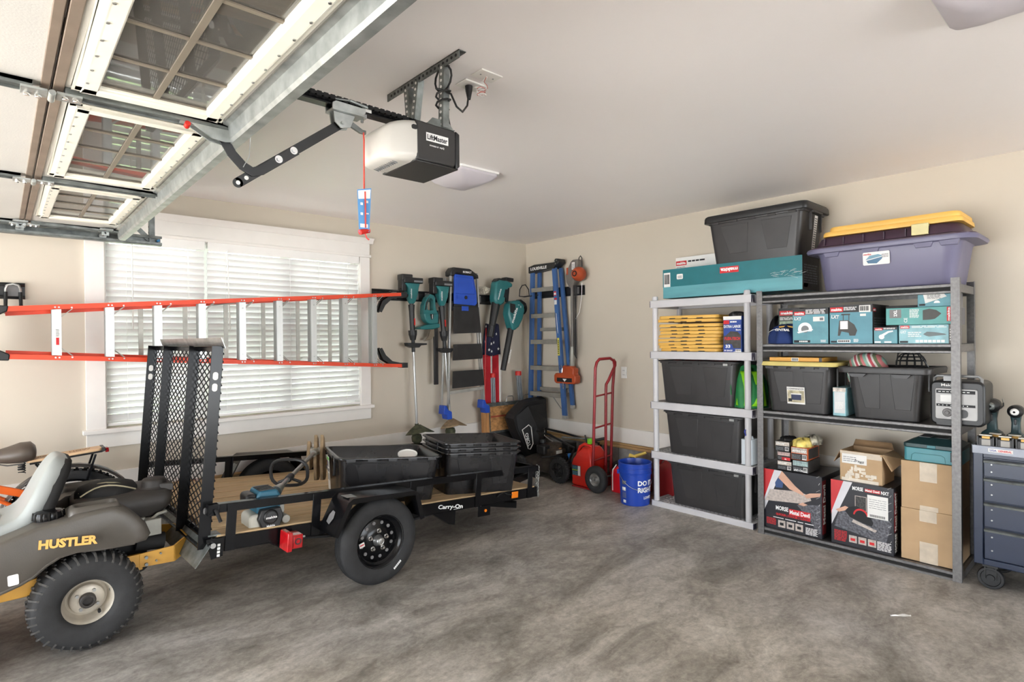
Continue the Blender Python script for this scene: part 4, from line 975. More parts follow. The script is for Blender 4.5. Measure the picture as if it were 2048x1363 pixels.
mk('ignition_box', MB().box(0.565, 0.64, -0.235, -0.165, 0.465, 0.55).tube([(0.60, -0.20, 0.545), (0.63, -0.21, 0.57), (0.67, -0.21, 0.575)], 0.009, 8).cyl((0.56, -0.19, 0.50), (0.56, -0.19, 0.56), 0.014, n=10), M_cast, mw, bev=0.006)
mk('muffler', MB().cyl((0.53, -0.17, 0.43), (0.66, -0.17, 0.41), 0.045, n=16), M_blkm, mw)
# yellow frame: side plates and rear guard
g = [(0.40, -0.28, 0.385), (0.53, -0.275, 0.385), (0.69, -0.27, 0.39), (0.765, -0.20, 0.41), (0.765, 0.08, 0.41), (0.69, 0.16, 0.40), (0.53, 0.17, 0.39), (0.40, 0.18, 0.385)]
mb = MB()
for a, b in zip(g[:-1], g[1:]):
    a = Vector(a); b = Vector(b); h0 = 0.075 if a.x < 0.45 else (0.10 if a.x < 0.6 else 0.115)
    h0a = 0.055 if a.x < 0.5 else (0.06 if a.x < .6 else 0.075); h0b = 0.055 if b.x < 0.5 else (0.06 if b.x < .6 else 0.075)
    q = [a+Vector((0, 0, -h0a)), b+Vector((0, 0, -h0b)), b+Vector((0, 0, 0.01)), a+Vector((0, 0, 0.01))]
    nrm = (b-a).cross(Vector((0, 0, 1))).normalized()*0.005
    mb.add([p-nrm for p in q]+[p+nrm for p in q], [(0, 1, 2, 3), (7, 6, 5, 4), (0, 4, 5, 1), (1, 5, 6, 2), (2, 6, 7, 3), (3, 7, 4, 0)])
gd = mk('rear_guard', mb, M_gold, mw, smooth=False, bev=0.0015)
mb = MB()
for x, z in ((0.56, 0.372), (0.56, 0.336), (0.625, 0.378), (0.605, 0.345)): mb.cyl((x, -0.292, z), (x, -0.27, z), 0.0085 if x < 0.6 else 0.005, n=8)
mk('bolt', mb, M_dgalv, gd)
mk('frame_rail', MB().box(-0.7, 0.55, -0.245, -0.19, 0.30, 0.375).box(-0.7, 0.55, 0.19, 0.245, 0.30, 0.375).box(0.3, 0.36, -0.19, 0.19, 0.30, 0.37), M_gold, mw, bev=0.004)
mk('rear_axle_motor', MB().cyl((0.31, -0.2, 0.235), (0.31, 0.2, 0.235), 0.045, n=16).box(0.24, 0.38, -0.2, -0.05, 0.2, 0.32).box(0.24, 0.38, 0.05, 0.2, 0.2, 0.32).cyl((0.55, -0.1, 0.30), (0.55, 0.1, 0.3), 0.06, n=20), M_blkm, mw)
mk('drain_valve', MB().cyl((0.43, -0.27, 0.255), (0.47, -0.27, 0.285), 0.012, n=8).box(0.40, 0.44, -0.29, -0.25, 0.25, 0.31), M_dgalv, mw)
# deck and casters, mostly outside the frame
mk('cutting_deck', MB().prism([(-0.85, -0.45), (-0.15, -0.42), (-0.08, -0.3), (-0.08, 0.3), (-0.15, 0.42), (-0.85, 0.45), (-0.95, 0.2), (-0.95, -0.2)], 0.10, 0.20, 'Z'), M_gold, mw, bev=0.02)
mk('foot_rest', MB().box(-1.15, -0.60, -0.25, 0.25, 0.36, 0.38), M_mowd, mw, bev=0.01)
for s_ in (-1, 1):
    mk('caster_wheel', MB().lathe([(0.03, -0.04), (0.10, -0.045), (0.13, -0.03), (0.13, 0.03), (0.10, 0.045), (0.03, 0.04)], 24, 'Y', (-1.15, s_*0.30, 0.13)), M_rub, mw)
    mk('caster_fork', MB().bar((-1.15, s_*0.30-0.055, 0.13), (-1.12, s_*0.30-0.055, 0.30), 0.01, 0.04, up=(1, 0, 0)).bar((-1.15, s_*0.30+0.055, 0.13), (-1.12, s_*0.30+0.055, 0.30), 0.01, 0.04, up=(1, 0, 0)).box(-1.15, -0.7, s_*0.30-0.06, s_*0.30+0.06, 0.30, 0.34), M_gold, mw)
    mk('control_lever', MB().tube([(-0.15, s_*0.28, 0.55), (-0.2, s_*0.32, 0.8), (-0.45, s_*0.25, 0.95), (-0.5, s_*0.1, 0.97)], 0.014, 8), M_blk, mw)
def mower_wheel(y, s_):
    W = 0.20
    pr = [(0.105, -0.075), (0.108, -0.085), (0.13, -0.096), (0.165, -0.10), (0.195, -0.098), (0.212, -0.088), (0.221, -0.072), (0.226, -0.04), (0.228, 0)]
    pr = pr + [(r, -h) for r, h in pr[-2::-1]]
    t = mk('tyre', MB().lathe(pr, 56, 'Y'), M_rub, mw, loc=(0.31, y, 0.235), rot=(0, 0, 0 if s_ < 0 else math.pi), ang=60)
    N = 36
    mb = MB()
    for k in range(N):
        a = 2*math.pi*k/N
        def P(r, da, h): return (r*math.cos(a+da), h, r*math.sin(a+da))
        for h0, h1, d0, d1, r0, r1 in ((-0.099, -0.062, -0.016, 0.022, 0.202, 0.226), (-0.056, -0.030, 0.03, 0.05, 0.224, 0.226), (-0.026, 0.0, 0.0, 0.022, 0.226, 0.226), (0.004, 0.028, 0.045, 0.025, 0.226, 0.226), (0.034, 0.058, 0.0, 0.02, 0.226, 0.224), (0.064, 0.099, 0.05, 0.03, 0.226, 0.202)):
            w_ = 0.048
            q = [P(r0-0.006, d0, h0), P(r0-0.006, d0+w_, h0), P(r1-0.006, d1+w_, h1), P(r1-0.006, d1, h1), P(r0+(0.003 if r0 < 0.22 else 0.007), d0+.006, h0+.002), P(r0+(0.003 if r0 < 0.22 else 0.007), d0+w_-.006, h0+.002), P(r1+(0.003 if r1 < 0.22 else 0.007), d1+w_-.006, h1-.002), P(r1+(0.003 if r1 < 0.22 else 0.007), d1+.006, h1-.002)]
            mb.add(q, [(0, 1, 2, 3), (7, 6, 5, 4), (0, 4, 5, 1), (1, 5, 6, 2), (2, 6, 7, 3), (3, 7, 4, 0)])
    mk('tread_block', mb, mat('lit_tread_rubber', (74, 72, 70), 0.85, var=0.2, vs=30), t, smooth=False)  # tread coloured paler than the tyre so that it looks lit
    rim = mk('rim', MB().lathe([(0.108, -0.070), (0.115, -0.083), (0.118, -0.083), (0.112, -0.070), (0.104, -0.064), (0.098, -0.05), (0.094, -0.02), (0.085, 0.0), (0.075, -0.006), (0.07, -0.03), (0.062, -0.036), (0.03, -0.036), (0.03, 0.0)], 40, 'Y'), mat('rim_cream_paint', (190, 182, 168), 0.4, 0.2, var=0.1, vs=12), t)
    mk('hub', MB().lathe([(0.034, -0.02), (0.034, -0.062), (0.029, -0.066), (0.022, -0.066), (0.020, -0.045), (0, -0.045)], 24, 'Y'), M_mowd, t)
    mb = MB()
    for k in range(4):
        a = math.pi/4+math.pi/2*k+0.2; mb.cyl((0.049*math.cos(a), -0.048, 0.049*math.sin(a)), (0.049*math.cos(a), -0.034, 0.049*math.sin(a)), 0.008, n=6)
    mk('bolt', mb, M_steel, t)
    mk('valve_hole', MB().cyl((0.045, -0.062, -0.065), (0.047, -0.03, -0.067), 0.007, n=8), M_blkm, t)
mower_wheel(-0.26, -1); mower_wheel(0.26, 1)

# ================================================================== ELECTRIC BIKE
bk = thing('electric_bicycle', 'fat tyred orange bicycle with a wooden rear rack parked behind the riding mower', 'bicycle', (0.33, 4.64, 0))
M_fen = mat('bike_fender', (70, 66, 64), 0.22, var=0.04)
def bwheel(x):
    t = mk('tyre', MB().lathe([(0.275, -0.02), (0.285, -0.036), (0.31, -0.045), (0.33, -0.035), (0.338, -0.012), (0.338, 0.012), (0.33, 0.035), (0.31, 0.045), (0.285, 0.036), (0.275, 0.02)], 48, 'Y'), M_rub, bk, loc=(x, 0, 0.345))
    mb = MB()
    for k in range(48):
        a = 2*math.pi*k/48
        for h in (-0.028, 0.018): 
            c = Vector((0.338*math.cos(a+h), h+0.005, 0.338*math.sin(a+h))); d = Vector((math.cos(a), 0, math.sin(a)))*0.006
            mb.bar(c-d, c+d, 0.014, 0.016, up=(0, 1, 0))
    mk('tread_block', mb, M_rub, t, smooth=False)
    mk('rim', MB().lathe([(0.262, -0.018), (0.282, -0.020), (0.282, 0.020), (0.262, 0.018), (0.262, -0.018)], 48, 'Y'), M_blkg, t)
    mk('wheel_hub', MB().lathe([(0.0, -0.05), (0.02, -0.05), (0.06, -0.03), (0.06, 0.03), (0.02, 0.05), (0, 0.05)], 20, 'Y'), M_blkm, t)
    mb = MB()
    for k in range(18):
        a = 2*math.pi*k/18; s_ = 0.03 if k % 2 else -0.03; mb.tube([(0.055*math.cos(a+0.6), s_, 0.055*math.sin(a+0.6)), (0.265*math.cos(a), 0, 0.265*math.sin(a))], 0.0014, 4)
    mk('spoke', mb, M_steel, t)
bwheel(0.0); bwheel(-1.2)
def arcf(cx, a0, a1, r, w_):
    rings = []
    for k in range(21):
        a = R_(a0+(a1-a0)*k/20); pts = []
        for j in range(9):
            b = (j/8-0.5)*math.pi*0.9; pts.append((r+0.0+0.02*math.cos(b), w_*math.sin(b)))
        pts2 = [(p[0]-0.004, p[1]*0.94) for p in pts[::-1]]
        rings.append([(cx+p[0]*math.cos(a), p[1], 0.345+p[0]*math.sin(a)) for p in pts+pts2])
    return MB().loft(rings)
mk('rear_fender', arcf(0.0, 8, 172, 0.355, 0.05), M_fen, bk, ang=60)
mk('front_fender', arcf(-1.2, 20, 150, 0.355, 0.05), M_fen, bk, ang=60)
M_bor = mat('bike_orange', (232, 104, 40), 0.35, var=0.03)
fr = MB()
for a, b, r in (((-0.42, 0, 0.40), (-0.56, 0, 0.78), 0.02), ((-0.45, 0, 0.38), (-1.0, 0, 0.78), 0.035), ((-0.55, 0, 0.70), (-1.0, 0, 0.82), 0.022)): fr.cyl(a, b, r, n=12)
for s_ in (-1, 1):
    fr.cyl((-0.02, s_*0.075, 0.345), (-0.42, s_*0.05, 0.36), 0.012, n=10).cyl((-0.02, s_*0.075, 0.345), (-0.53, s_*0.03, 0.68), 0.011, n=10)
mk('bicycle_frame', fr, M_bor, bk)
# orange swept stay with grey stripe seen behind the seat
mk('orange_stay', MB().bar((-0.42, -0.06, 0.66), (-0.17, -0.06, 0.555), 0.02, 0.045), M_bor, bk, bev=0.006)
mk('fork', MB().cyl((-1.2, -0.06, 0.345), (-1.06, -0.05, 0.75), 0.016, n=10).cyl((-1.2, 0.06, 0.345), (-1.06, 0.05, 0.75), 0.016, n=10).cyl((-1.07, 0, 0.74), (-0.98, 0, 1.0), 0.02, n=10), M_blk, bk)
mk('handlebar', MB().tube([(-0.75, -0.33, 1.05), (-0.9, -0.28, 1.03), (-0.98, -0.1, 1.0), (-0.98, 0.1, 1.0), (-0.9, 0.28, 1.03), (-0.75, 0.33, 1.05)], 0.013, 8), M_blk, bk)
mk('crank', MB().lathe([(0.0, -0.075), (0.085, -0.075), (0.085, -0.07), (0, -0.07)], 28, 'Y', (-0.42, 0, 0.36)).bar((-0.42, -0.09, 0.36), (-0.30, -0.09, 0.25), 0.012, 0.02).bar((-0.42, 0.09, 0.36), (-0.54, 0.09, 0.47), 0.012, 0.02), M_blkm, bk)
mk('kickstand', MB().cyl((-0.25, -0.06, 0.33), (-0.22, -0.16, 0.01), 0.009, n=8), M_blkm, bk)
# saddle
def sd_ring(x, hw, z0, z1):
    return [(x, hw*math.cos(a), (z0+z1)/2+(z1-z0)/2*math.sin(a)) for a in [2*math.pi*k/16 for k in range(16)]]
mk('saddle', MB().loft([sd_ring(-0.44, 0.01, 0.825, 0.835), sd_ring(-0.43, 0.03, 0.80, 0.845), sd_ring(-0.36, 0.05, 0.775, 0.85), sd_ring(-0.30, 0.085, 0.765, 0.865), sd_ring(-0.24, 0.115, 0.76, 0.885), sd_ring(-0.19, 0.12, 0.765, 0.885), sd_ring(-0.168, 0.10, 0.785, 0.86), sd_ring(-0.164, 0.04, 0.81, 0.84)]), mat('saddle_brown_grey', (86, 76, 68), 0.45, var=0.04), bk, ang=80)
sp = mk('saddle_post', MB().cyl((-0.56, 0, 0.68), (-0.42, 0, 0.80), 0.014, n=10).tube([(-0.40, -0.02, 0.79), (-0.30, -0.03, 0.755), (-0.22, -0.05, 0.76)], 0.005, 6), M_steel, bk)
mb = MB()
for s_ in (-1, 1): mb.tube([(-0.235+0.017*math.cos(q*0.7), s_*0.06+0.017*math.sin(q*0.7), 0.705+0.0016*q) for q in range(38)], 0.003, 5)
mk('saddle_spring', mb, M_blkm, bk)['kind'] = 'stuff'
# wooden rack
rk = mk('rack_board', MB().prism(rrect(-0.215, 0.17, -0.065, 0.065, 0.03), -0.008, 0.008, 'Z'), mat('rack_light_wood', (214, 178, 138), 0.5, var=0.08, vs=6, stretch=(0.5, 8, 8)), bk, bev=0.003, loc=(0.0, 0.0, 0.785), rot=(0, R_(-4.5), 0))
f = Face(rk, (0, 0, 0.008), (1, 0, 0), (0, 1, 0)); f.text('JUICED', -0.19, -0.02, 0.13, 0.04, mat('burnt_brown', (120, 84, 54), 0.7), 0.0); f.text('HOW', -0.0, -0.02, 0.11, 0.04, MATS['burnt_brown'], 0.0)
mk('rack_frame', MB().tube([(-0.2, -0.055, -0.014), (0.165, -0.055, -0.014), (0.185, -0.03, -0.012), (0.185, 0.03, -0.012), (0.165, 0.055, -0.014), (-0.2, 0.055, -0.014)], 0.007, 8).box(0.165, 0.182, -0.06, 0.06, -0.016, 0.010), M_blk, rk)
mk('rear_light', MB().box(0.185, 0.205, -0.03, 0.03, -0.03, 0.0), M_redlens, rk, bev=0.004)
mb = MB()
for s_ in (-1, 1):
    mb.bar((0.13, s_*0.062, 0.77), (0.02, s_*0.07, 0.40), 0.012, 0.022, up=(0, 1, 0)).bar((-0.17, s_*0.05, 0.75), (-0.12, s_*0.06, 0.68), 0.012, 0.018, up=(0, 1, 0))
mk('rack_stay', mb, M_blkg, bk)['kind'] = 'stuff'
mk('quick_release', MB().cyl((-0.16, -0.11, 0.56), (-0.11, -0.11, 0.58), 0.022, n=12), M_red, bk)
# ================================================================== WALL: RED LADDER
YF = 4.83
ld = thing('extension_step_ladder', 'long orange and aluminium step ladder hung sideways across the window', 'ladder', (0, YF, 0))
UA, UB, LA, LB = Vector((-0.02, 0, 1.71)), Vector((2.90, 0, 1.935)), Vector((-0.02, 0, 1.415)), Vector((2.92, 0, 1.243))
def crail(a, b, up, m, nm, dep=0.075, par=ld, hgt=0.032, y=0.0):
    """channel rail, web outwards, flanges towards the other rail"""
    d = (b-a).normalized(); n = Vector((-d.z, 0, d.x))*up
    mb = MB()
    def q(p, h, yy): return p+n*h+Vector((0, yy+y, 0))
    prf = [(0.016, 0), (0.016, dep), (-0.016, dep), (-0.016, dep-0.004), (0.012, dep-0.004), (0.012, 0.004), (-0.016, 0.004), (-0.016, 0)]
    mb.loft([[q(a, h, yy) for h, yy in prf], [q(b, h, yy) for h, yy in prf]])
    return mk(nm, mb, m, par, smooth=False)
crail(UA, UB, 1, M_orange, 'side_rail'); crail(LA, LB, -1, M_orange, 'side_rail')
crail(UA+Vector((0.05, 0, -0.02)), UB+Vector((-0.06, 0, 0.0)), 1, M_orange, 'rear_rail', 0.03, y=0.11)
crail(LA+Vector((0.05, 0, 0.02)), LB+Vector((-0.06, 0, 0.0)), -1, M_orange, 'rear_rail', 0.03, y=0.11)
def zu(x): return UA.z+(UB.z-UA.z)*(x-UA.x)/(UB.x-UA.x)
def zl(x): return LA.z+(LB.z-LA.z)*(x-LA.x)/(LB.x-LA.x)
for k in range(9):
    x = 0.265+k*0.291
    a, b = zl(x)+0.012, zu(x)-0.012
    mb = MB().box(x-0.001, x+0.044, 0.0, 0.004, a, b).box(x-0.004, x-0.001, 0.0, 0.078, a, b).box(x, x+0.03, 0.074, 0.078, a, b)
    for j in range(5): mb.box(x-0.0065, x-0.004, 0.006+0.016*j, 0.011+0.016*j, a, b)
    st = mk('step', mb, M_alu, ld, smooth=False)
    mb = MB()
    for zz in (a+0.05, b-0.05): mb.cyl((x+0.022, -0.004, zz), (x+0.022, 0, zz), 0.006, n=8)
    for zz in (zu(x), zl(x)):
        for dx in (0.012, 0.032, 0.10): mb.cyl((x+dx, -0.004, zz), (x+dx, 0.001, zz), 0.0055, n=8)
    mk('rivet', mb, M_steel, st)
    for zz, zr in ((b-0.055, zu(x+0.11)-0.006), (a+0.055, zl(x+0.11)+0.006)):
        mk('step_brace', MB().bar((x+0.04, 0.012, zz), (x+0.115, 0.012, zr), 0.004, 0.014, up=(0, 1, 0)).bar((x+0.04, 0.06, zz), (x+0.115, 0.06, zr), 0.004, 0.014, up=(0, 1, 0)), M_alum, st)['kind'] = 'stuff'
    if k >= 2:
        x2 = x-0.085
        mk('rear_bar', MB().box(x2, x2+0.03, 0.125, 0.135, zl(x2)+0.01, zu(x2)-0.01), M_alum, ld)
    if k == 0:
        f = Face(ld, (x, 0, 0), (1, 0, 0)); f.rect(0.010, 0.036, 1.475, 1.60, M_paper, 'warning_sticker', lift=0.0045 if False else 0.001)
        f.rect(0.015, 0.031, 1.482, 1.53, M_inkr, 'label_stripe', lift=0.002); f.lines(0.014, 0.032, 1.54, 1.59, 6, M_inkg, lift=0.002)
mk('top_cap', MB().prism([(-0.17, 1.40), (0.045, 1.385), (0.05, 1.425), (-0.01, 1.46), (-0.03, 1.50), (-0.03, 1.63), (-0.01, 1.67), (0.04, 1.70), (0.045, 1.735), (-0.17, 1.74), (-0.17, 1.70), (-0.10, 1.64), (-0.10, 1.49), (-0.17, 1.44)], -0.006, 0.10, 'Y'), M_blk, ld, bev=0.006)
for up_, zz in ((1, zu(2.78)), (-1, zl(2.78))):
    pl = [(2.66, zz-up_*0.16), (2.69, zz-up_*0.17), (2.73, zz-up_*0.10), (2.80, zz-up_*0.04), (2.94, zz-up_*0.012), (2.96, zz+up_*0.016), (2.80, zz+up_*0.0), (2.70, zz-up_*0.06)]
    mk('corner_gusset', MB().prism(pl, 0.004, 0.012, 'Y').prism(pl, 0.05, 0.078, 'Y'), M_blk, ld)['kind'] = 'stuff'
    mk('foot', MB().box(2.90, 2.965, -0.004, 0.085, zz+up_*0.006-0.022, zz+up_*0.006+0.026), M_blk, ld, bev=0.003)
mk('tie_rod', MB().cyl((1.25, 0.09, 1.78), (1.9, 0.09, 1.865), 0.005, n=6), M_steel, ld)

# ---- tool rails with brackets
def toolrail(label, x0, x1, z, loc, rz, brs):
    t = thing('tool_rail', label, 'tool rail', loc, rz)
    mk('rail_strip', MB().loft([[(x, p[0], p[1]+z) for p in [(0, -0.055), (-0.012, -0.055), (-0.016, -0.045), (-0.012, -0.035), (-0.006, -0.03), (-0.006, 0.03), (-0.012, 0.035), (-0.016, 0.045), (-0.012, 0.055), (0, 0.055)]] for x in (x0, x1)]), M_blk, t, smooth=False)
    for bx in brs:
        b = mk('hook_bracket', MB().box(bx-0.04, bx+0.04, -0.024, -0.014, z-0.038, z+0.040), M_gray, t, bev=0.004)
        mk('rivet', MB().cyl((bx-0.028, -0.026, z+0.028), (bx-0.028, -0.02, z+0.028), 0.004, n=8).cyl((bx+0.028, -0.026, z+0.028), (bx+0.028, -0.02, z+0.028), 0.004, n=8), M_steel, b)
    return t
t = toolrail('black wall rail at the left edge carrying a silver U hook', -0.75, 0.135, 1.85, (0, WY, 0), 0, [0.072])
mk('u_hook', MB().tube([(0.035, -0.03, 1.83), (0.035, -0.045, 1.86), (0.045, -0.05, 1.885), (0.072, -0.05, 1.895), (0.1, -0.05, 1.885), (0.11, -0.045, 1.86), (0.11, -0.03, 1.83)], 0.008, 8), M_alu, t)
mk('hook_arm', MB().tube([(0.035, -0.04, 1.84), (0.034, -0.05, 1.76), (0.032, -0.10, 1.70), (0.032, -0.16, 1.71)], 0.0105, 8).tube([(0.11, -0.04, 1.84), (0.112, -0.05, 1.76), (0.112, -0.10, 1.70), (0.112, -0.16, 1.71)], 0.0105, 8), M_blk, t)['kind'] = 'stuff'
t = toolrail('black wall rail right of the window holding the trimmers and blowers', 2.75, 4.30, 1.95, (0, WY, 0), 0, [2.98, 3.24, 3.40, 3.78, 4.08])
mk('ladder_hook', MB().tube([(2.88, -0.02, 1.95), (2.88, -0.2, 1.975), (2.88, -0.31, 1.965), (2.88, -0.33, 1.99)], 0.009, 8), M_blk, t)
for bx in (3.06, 3.45, 4.2): mk('hook_arm', MB().tube([(bx, -0.02, 1.93), (bx, -0.15, 1.925), (bx, -0.17, 1.95)], 0.008, 8).tube([(bx+0.09, -0.02, 1.93), (bx+0.09, -0.15, 1.925), (bx+0.09, -0.17, 1.95)], 0.008, 8), M_blk, t)['kind'] = 'stuff'
t = toolrail('short black wall rail behind the blue ladder and the orange vacuum', 0.15, 0.95, 2.03, (WX, WY, 0), R_(-90), [0.84])
mk('wire_hoop', MB().tube([(0.30, -0.02, 2.02), (0.20, -0.22, 1.99), (0.13, -0.24, 2.0), (0.14, -0.24, 2.08), (0.18, -0.24, 2.125), (0.235, -0.24, 2.13), (0.29, -0.24, 2.07), (0.30, -0.24, 1.995), (0.20, -0.24, 1.99)], 0.006, 8), M_blk, t)

# ================================================================== TRIMMERS
def trimmer(label, x, zt, xb, zb, gz, lean=0):
    t = thing('string_trimmer', label, 'string trimmer', (x, 4.99, 0), group=None)
    ofs = zt-2.14
    mk('motor_housing', MB().loft([[(cx+p[0], p[1], z+ofs) for p in rrect(-a, a, -b, b, 0.02)] for a, b, cx, z in ((0.024, 0.025, 0.015, 1.86), (0.036, 0.035, 0.015, 1.885), (0.054, 0.048, 0.015, 1.95), (0.064, 0.055, 0.012, 2.02), (0.088, 0.055, 0.0, 2.055), (0.086, 0.05, 0.0, 2.062))]), M_teal, t, ang=50)
    b = mk('battery', MB().box(-0.10, 0.12, -0.06, 0.06, 2.063+ofs, 2.12+ofs).box(-0.12, 0.0, -0.055, 0.05, 2.09+ofs, 2.15+ofs).box(-0.12, -0.07, -0.045, 0.04, 1.98+ofs, 2.10+ofs), M_blk, t, bev=0.008)
    mk('battery_label', MB().box(0.01, 0.11, -0.0615, -0.0605, 2.073+ofs, 2.092+ofs), M_inkg, b)
    f = Face(t, (-0.012, -0.047, 1.91+ofs), (0, 0, 1), (-1, 0, 0)); f.text('makita', 0.0, 0.0, 0.10, 0.017, M_inkw, 0.02, lift=0.006)
    hd = Vector((0.012, 0, 1.87+ofs)); tp = Vector((xb-x, 0.0, zb+0.06))
    d = (tp-hd).normalized()
    def al(s_): return hd+d*s_
    mk('neck', MB().cyl(al(0), al(0.03), 0.022, 0.02, n=14).cyl(al(0.02), al(0.09), 0.034, 0.028, n=14).cyl(al(0.09), al(0.30), 0.028, 0.026, n=14).cyl(al(0.28), al(0.33), 0.045, 0.042, n=14).cyl(al(0.33), al(0.38), 0.04, 0.028, n=14).cyl(al(0.38), al(0.50), 0.019, 0.019, n=12), M_blk, t)
    mk('trigger', MB().bar(al(0.16)+Vector((0.012, -0.024, 0)), al(0.23)+Vector((0.012, -0.024, 0)), 0.014, 0.012), M_red, t)
    mk('shaft', MB().cyl(al(0.48), tp, 0.0125, n=12), M_alu, t)
    g = hd+d*((hd.z-gz)/abs(d.z))
    mk('barrier_handle', MB().prism([(-0.10, 0.02), (0.13, 0.012), (0.13, -0.004), (0.06, -0.008), (0.04, -0.03), (-0.04, -0.032), (-0.09, -0.012)], -0.06, 0.02, 'Y'), M_blk, t, bev=0.006, loc=g)
    mk('gear_head', MB().cyl(tp-Vector((0, 0, 0.0)), tp-Vector((-0.012, 0, 0.08)), 0.02, 0.026, n=12).lathe([(0.0, -0.20), (0.03, -0.20), (0.05, -0.18), (0.055, -0.14), (0.045, -0.11), (0.0, -0.10)], 18, c=tuple(tp)), mat('grass_stained_plastic', (74, 76, 56), 0.85, var=0.25, vs=25), t)
    mb = MB()
    def gp(u, v):
        a = (u-0.5)*2*1.25; r = 0.03+v*0.15
        return (tp.x+r*math.sin(a)*1.0, tp.y-0.02-r*math.cos(a)*0.75*v, tp.z-0.01-0.055*v-0.03*abs(math.sin(a))*v)
    mb.grid(gp, 14, 5)
    mk('debris_guard', mb, MATS['grass_stained_plastic'] if x < 3.3 else M_mud, t, sol=0.005)
    return t
trimmer('teal string trimmer hanging closest to the window with a green stained guard', 3.10, 2.14, 3.16, 0.58, 1.445)
trimmer('teal string trimmer with a muddy guard beside the aluminium step ladder', 3.47, 2.13, 3.58, 0.60, 1.385)

# ---- hand-held hedge trimmer
t = thing('hedge_trimmer', 'teal cordless hedge trimmer with a long black bar between the two string trimmers', 'hedge trimmer', (3.37, 5.02, 0))
out = [(0.01, 1.955), (-0.03, 1.965), (-0.075, 1.93), (-0.11, 1.85), (-0.115, 1.76), (-0.10, 1.70), (-0.06, 1.665), (-0.09, 1.645), (-0.16, 1.625), (-0.165, 1.605), (-0.06, 1.605), (0.03, 1.63), (0.065, 1.67), (0.065, 1.76), (0.045, 1.80), (0.03, 1.85), (0.03, 1.93)]
hole = [(-0.03, 1.925), (-0.06, 1.88), (-0.07, 1.82), (-0.03, 1.80), (0.0, 1.81), (0.005, 1.86), (0.0, 1.90)]
mb = MB()
# ring split into strips between the outline and the grip opening
oi = [(-0.03, 1.965), (-0.075, 1.93), (-0.11, 1.85), (-0.115, 1.76), (-0.03, 1.76), (0.065, 1.76), (0.045, 1.80), (0.03, 1.85), (0.03, 1.93), (0.01, 1.955)]
ii = [(-0.03, 1.925), (-0.052, 1.90), (-0.07, 1.85), (-0.07, 1.805), (-0.03, 1.795), (0.005, 1.80), (0.008, 1.825), (0.005, 1.86), (0.002, 1.90), (-0.01, 1.922)]
n = len(oi)
for i in range(n):
    j = (i+1) % n; q = [oi[i], oi[j], ii[j], ii[i]]
    mb.prism(q, -0.035, 0.035, 'Y')
mk('handle', mb, M_teal, t)
mk('motor_body', MB().prism([(-0.115, 1.765), (-0.10, 1.70), (-0.06, 1.665), (0.03, 1.64), (0.065, 1.67), (0.065, 1.765)], -0.045, 0.045, 'Y'), M_teal, t, bev=0.01)
mk('hand_guard', MB().prism([(-0.17, 1.60), (-0.165, 1.625), (-0.09, 1.645), (0.02, 1.665), (0.07, 1.66), (0.07, 1.62), (-0.02, 1.60)], -0.06, 0.06, 'Y'), M_teal, t, bev=0.008)
mk('grip_trim', MB().prism([(-0.04, 1.94), (-0.085, 1.88), (-0.10, 1.80), (-0.085, 1.80), (-0.07, 1.87)], -0.037, 0.037, 'Y').prism([(-0.045, 1.76), (0.0, 1.76), (-0.005, 1.71), (-0.03, 1.70)], -0.047, 0.047, 'Y').prism([(0.05, 1.62), (0.07, 1.62), (0.085, 1.72), (0.075, 1.80), (0.065, 1.80)], -0.03, 0.03, 'Y'), M_blk, t)['kind'] = 'stuff'
mk('shield', MB().prism([(0.075, 1.63), (0.06, 1.56), (0.0, 1.50), (-0.10, 1.475), (-0.04, 1.53), (-0.02, 1.60)], -0.01, 0.0, 'Y'), mat('smoked_plastic', (120, 108, 92), 0.3, var=0.05), t, bev=0.002)
mk('blade_cover', MB().box(0.028, 0.078, -0.012, 0.012, 1.02, 1.64), M_blk, t, bev=0.005)
f = Face(t, (0, -0.048, 0), (0, 0, 1), (-1, 0, 0)); f.text('makita', 1.71, 0.012, 0.045, 0.012, M_inkw, 0.02)

# ================================================================== ALUMINIUM STEP LADDER
kl = thing('step_ladder', 'folded aluminium step ladder with black treads and a blue tool tray', 'step ladder', (3.76, 5.0, 0))
def vr(xa, za, xb_, zb_, y, w_=0.018, d_=0.03, m=M_alu, nm='side_rail'):
    return mk(nm, MB().bar((xa, y, za), (xb_, y, zb_), w_, d_, up=(0, 1, 0)), m, kl, bev=0.003)
vr(-0.185, 2.22, -0.235, 0.74, -0.05); vr(0.165, 2.22, 0.255, 0.74, -0.05)
vr(-0.205, 2.15, -0.275, 0.72, 0.02, 0.016, 0.028, nm='rear_leg'); vr(0.18, 2.2, 0.29, 0.72, 0.02, 0.016, 0.028, nm='rear_leg')
mk('top_handle', MB().prism([(-0.20, 2.165), (-0.20, 2.215), (-0.165, 2.262), (0.06, 2.258), (0.175, 2.20), (0.18, 2.155), (0.14, 2.165), (0.10, 2.195), (-0.13, 2.20), (-0.155, 2.165)], -0.075, 0.035, 'Y'), M_blk, kl, bev=0.012)
f = Face(kl, (0, -0.076, 0), (1, 0, 0)); f.text('KOBALT', -0.04, 2.208, 0.115, 0.022, M_inkw, 0.03)
tr = mk('tool_tray', MB().prism([(-0.145, 2.19), (0.105, 2.185), (0.15, 2.0), (0.155, 1.885), (0.13, 1.862), (-0.15, 1.872), (-0.152, 1.90)], -0.07, -0.045, 'Y'), M_blue, kl, bev=0.006)
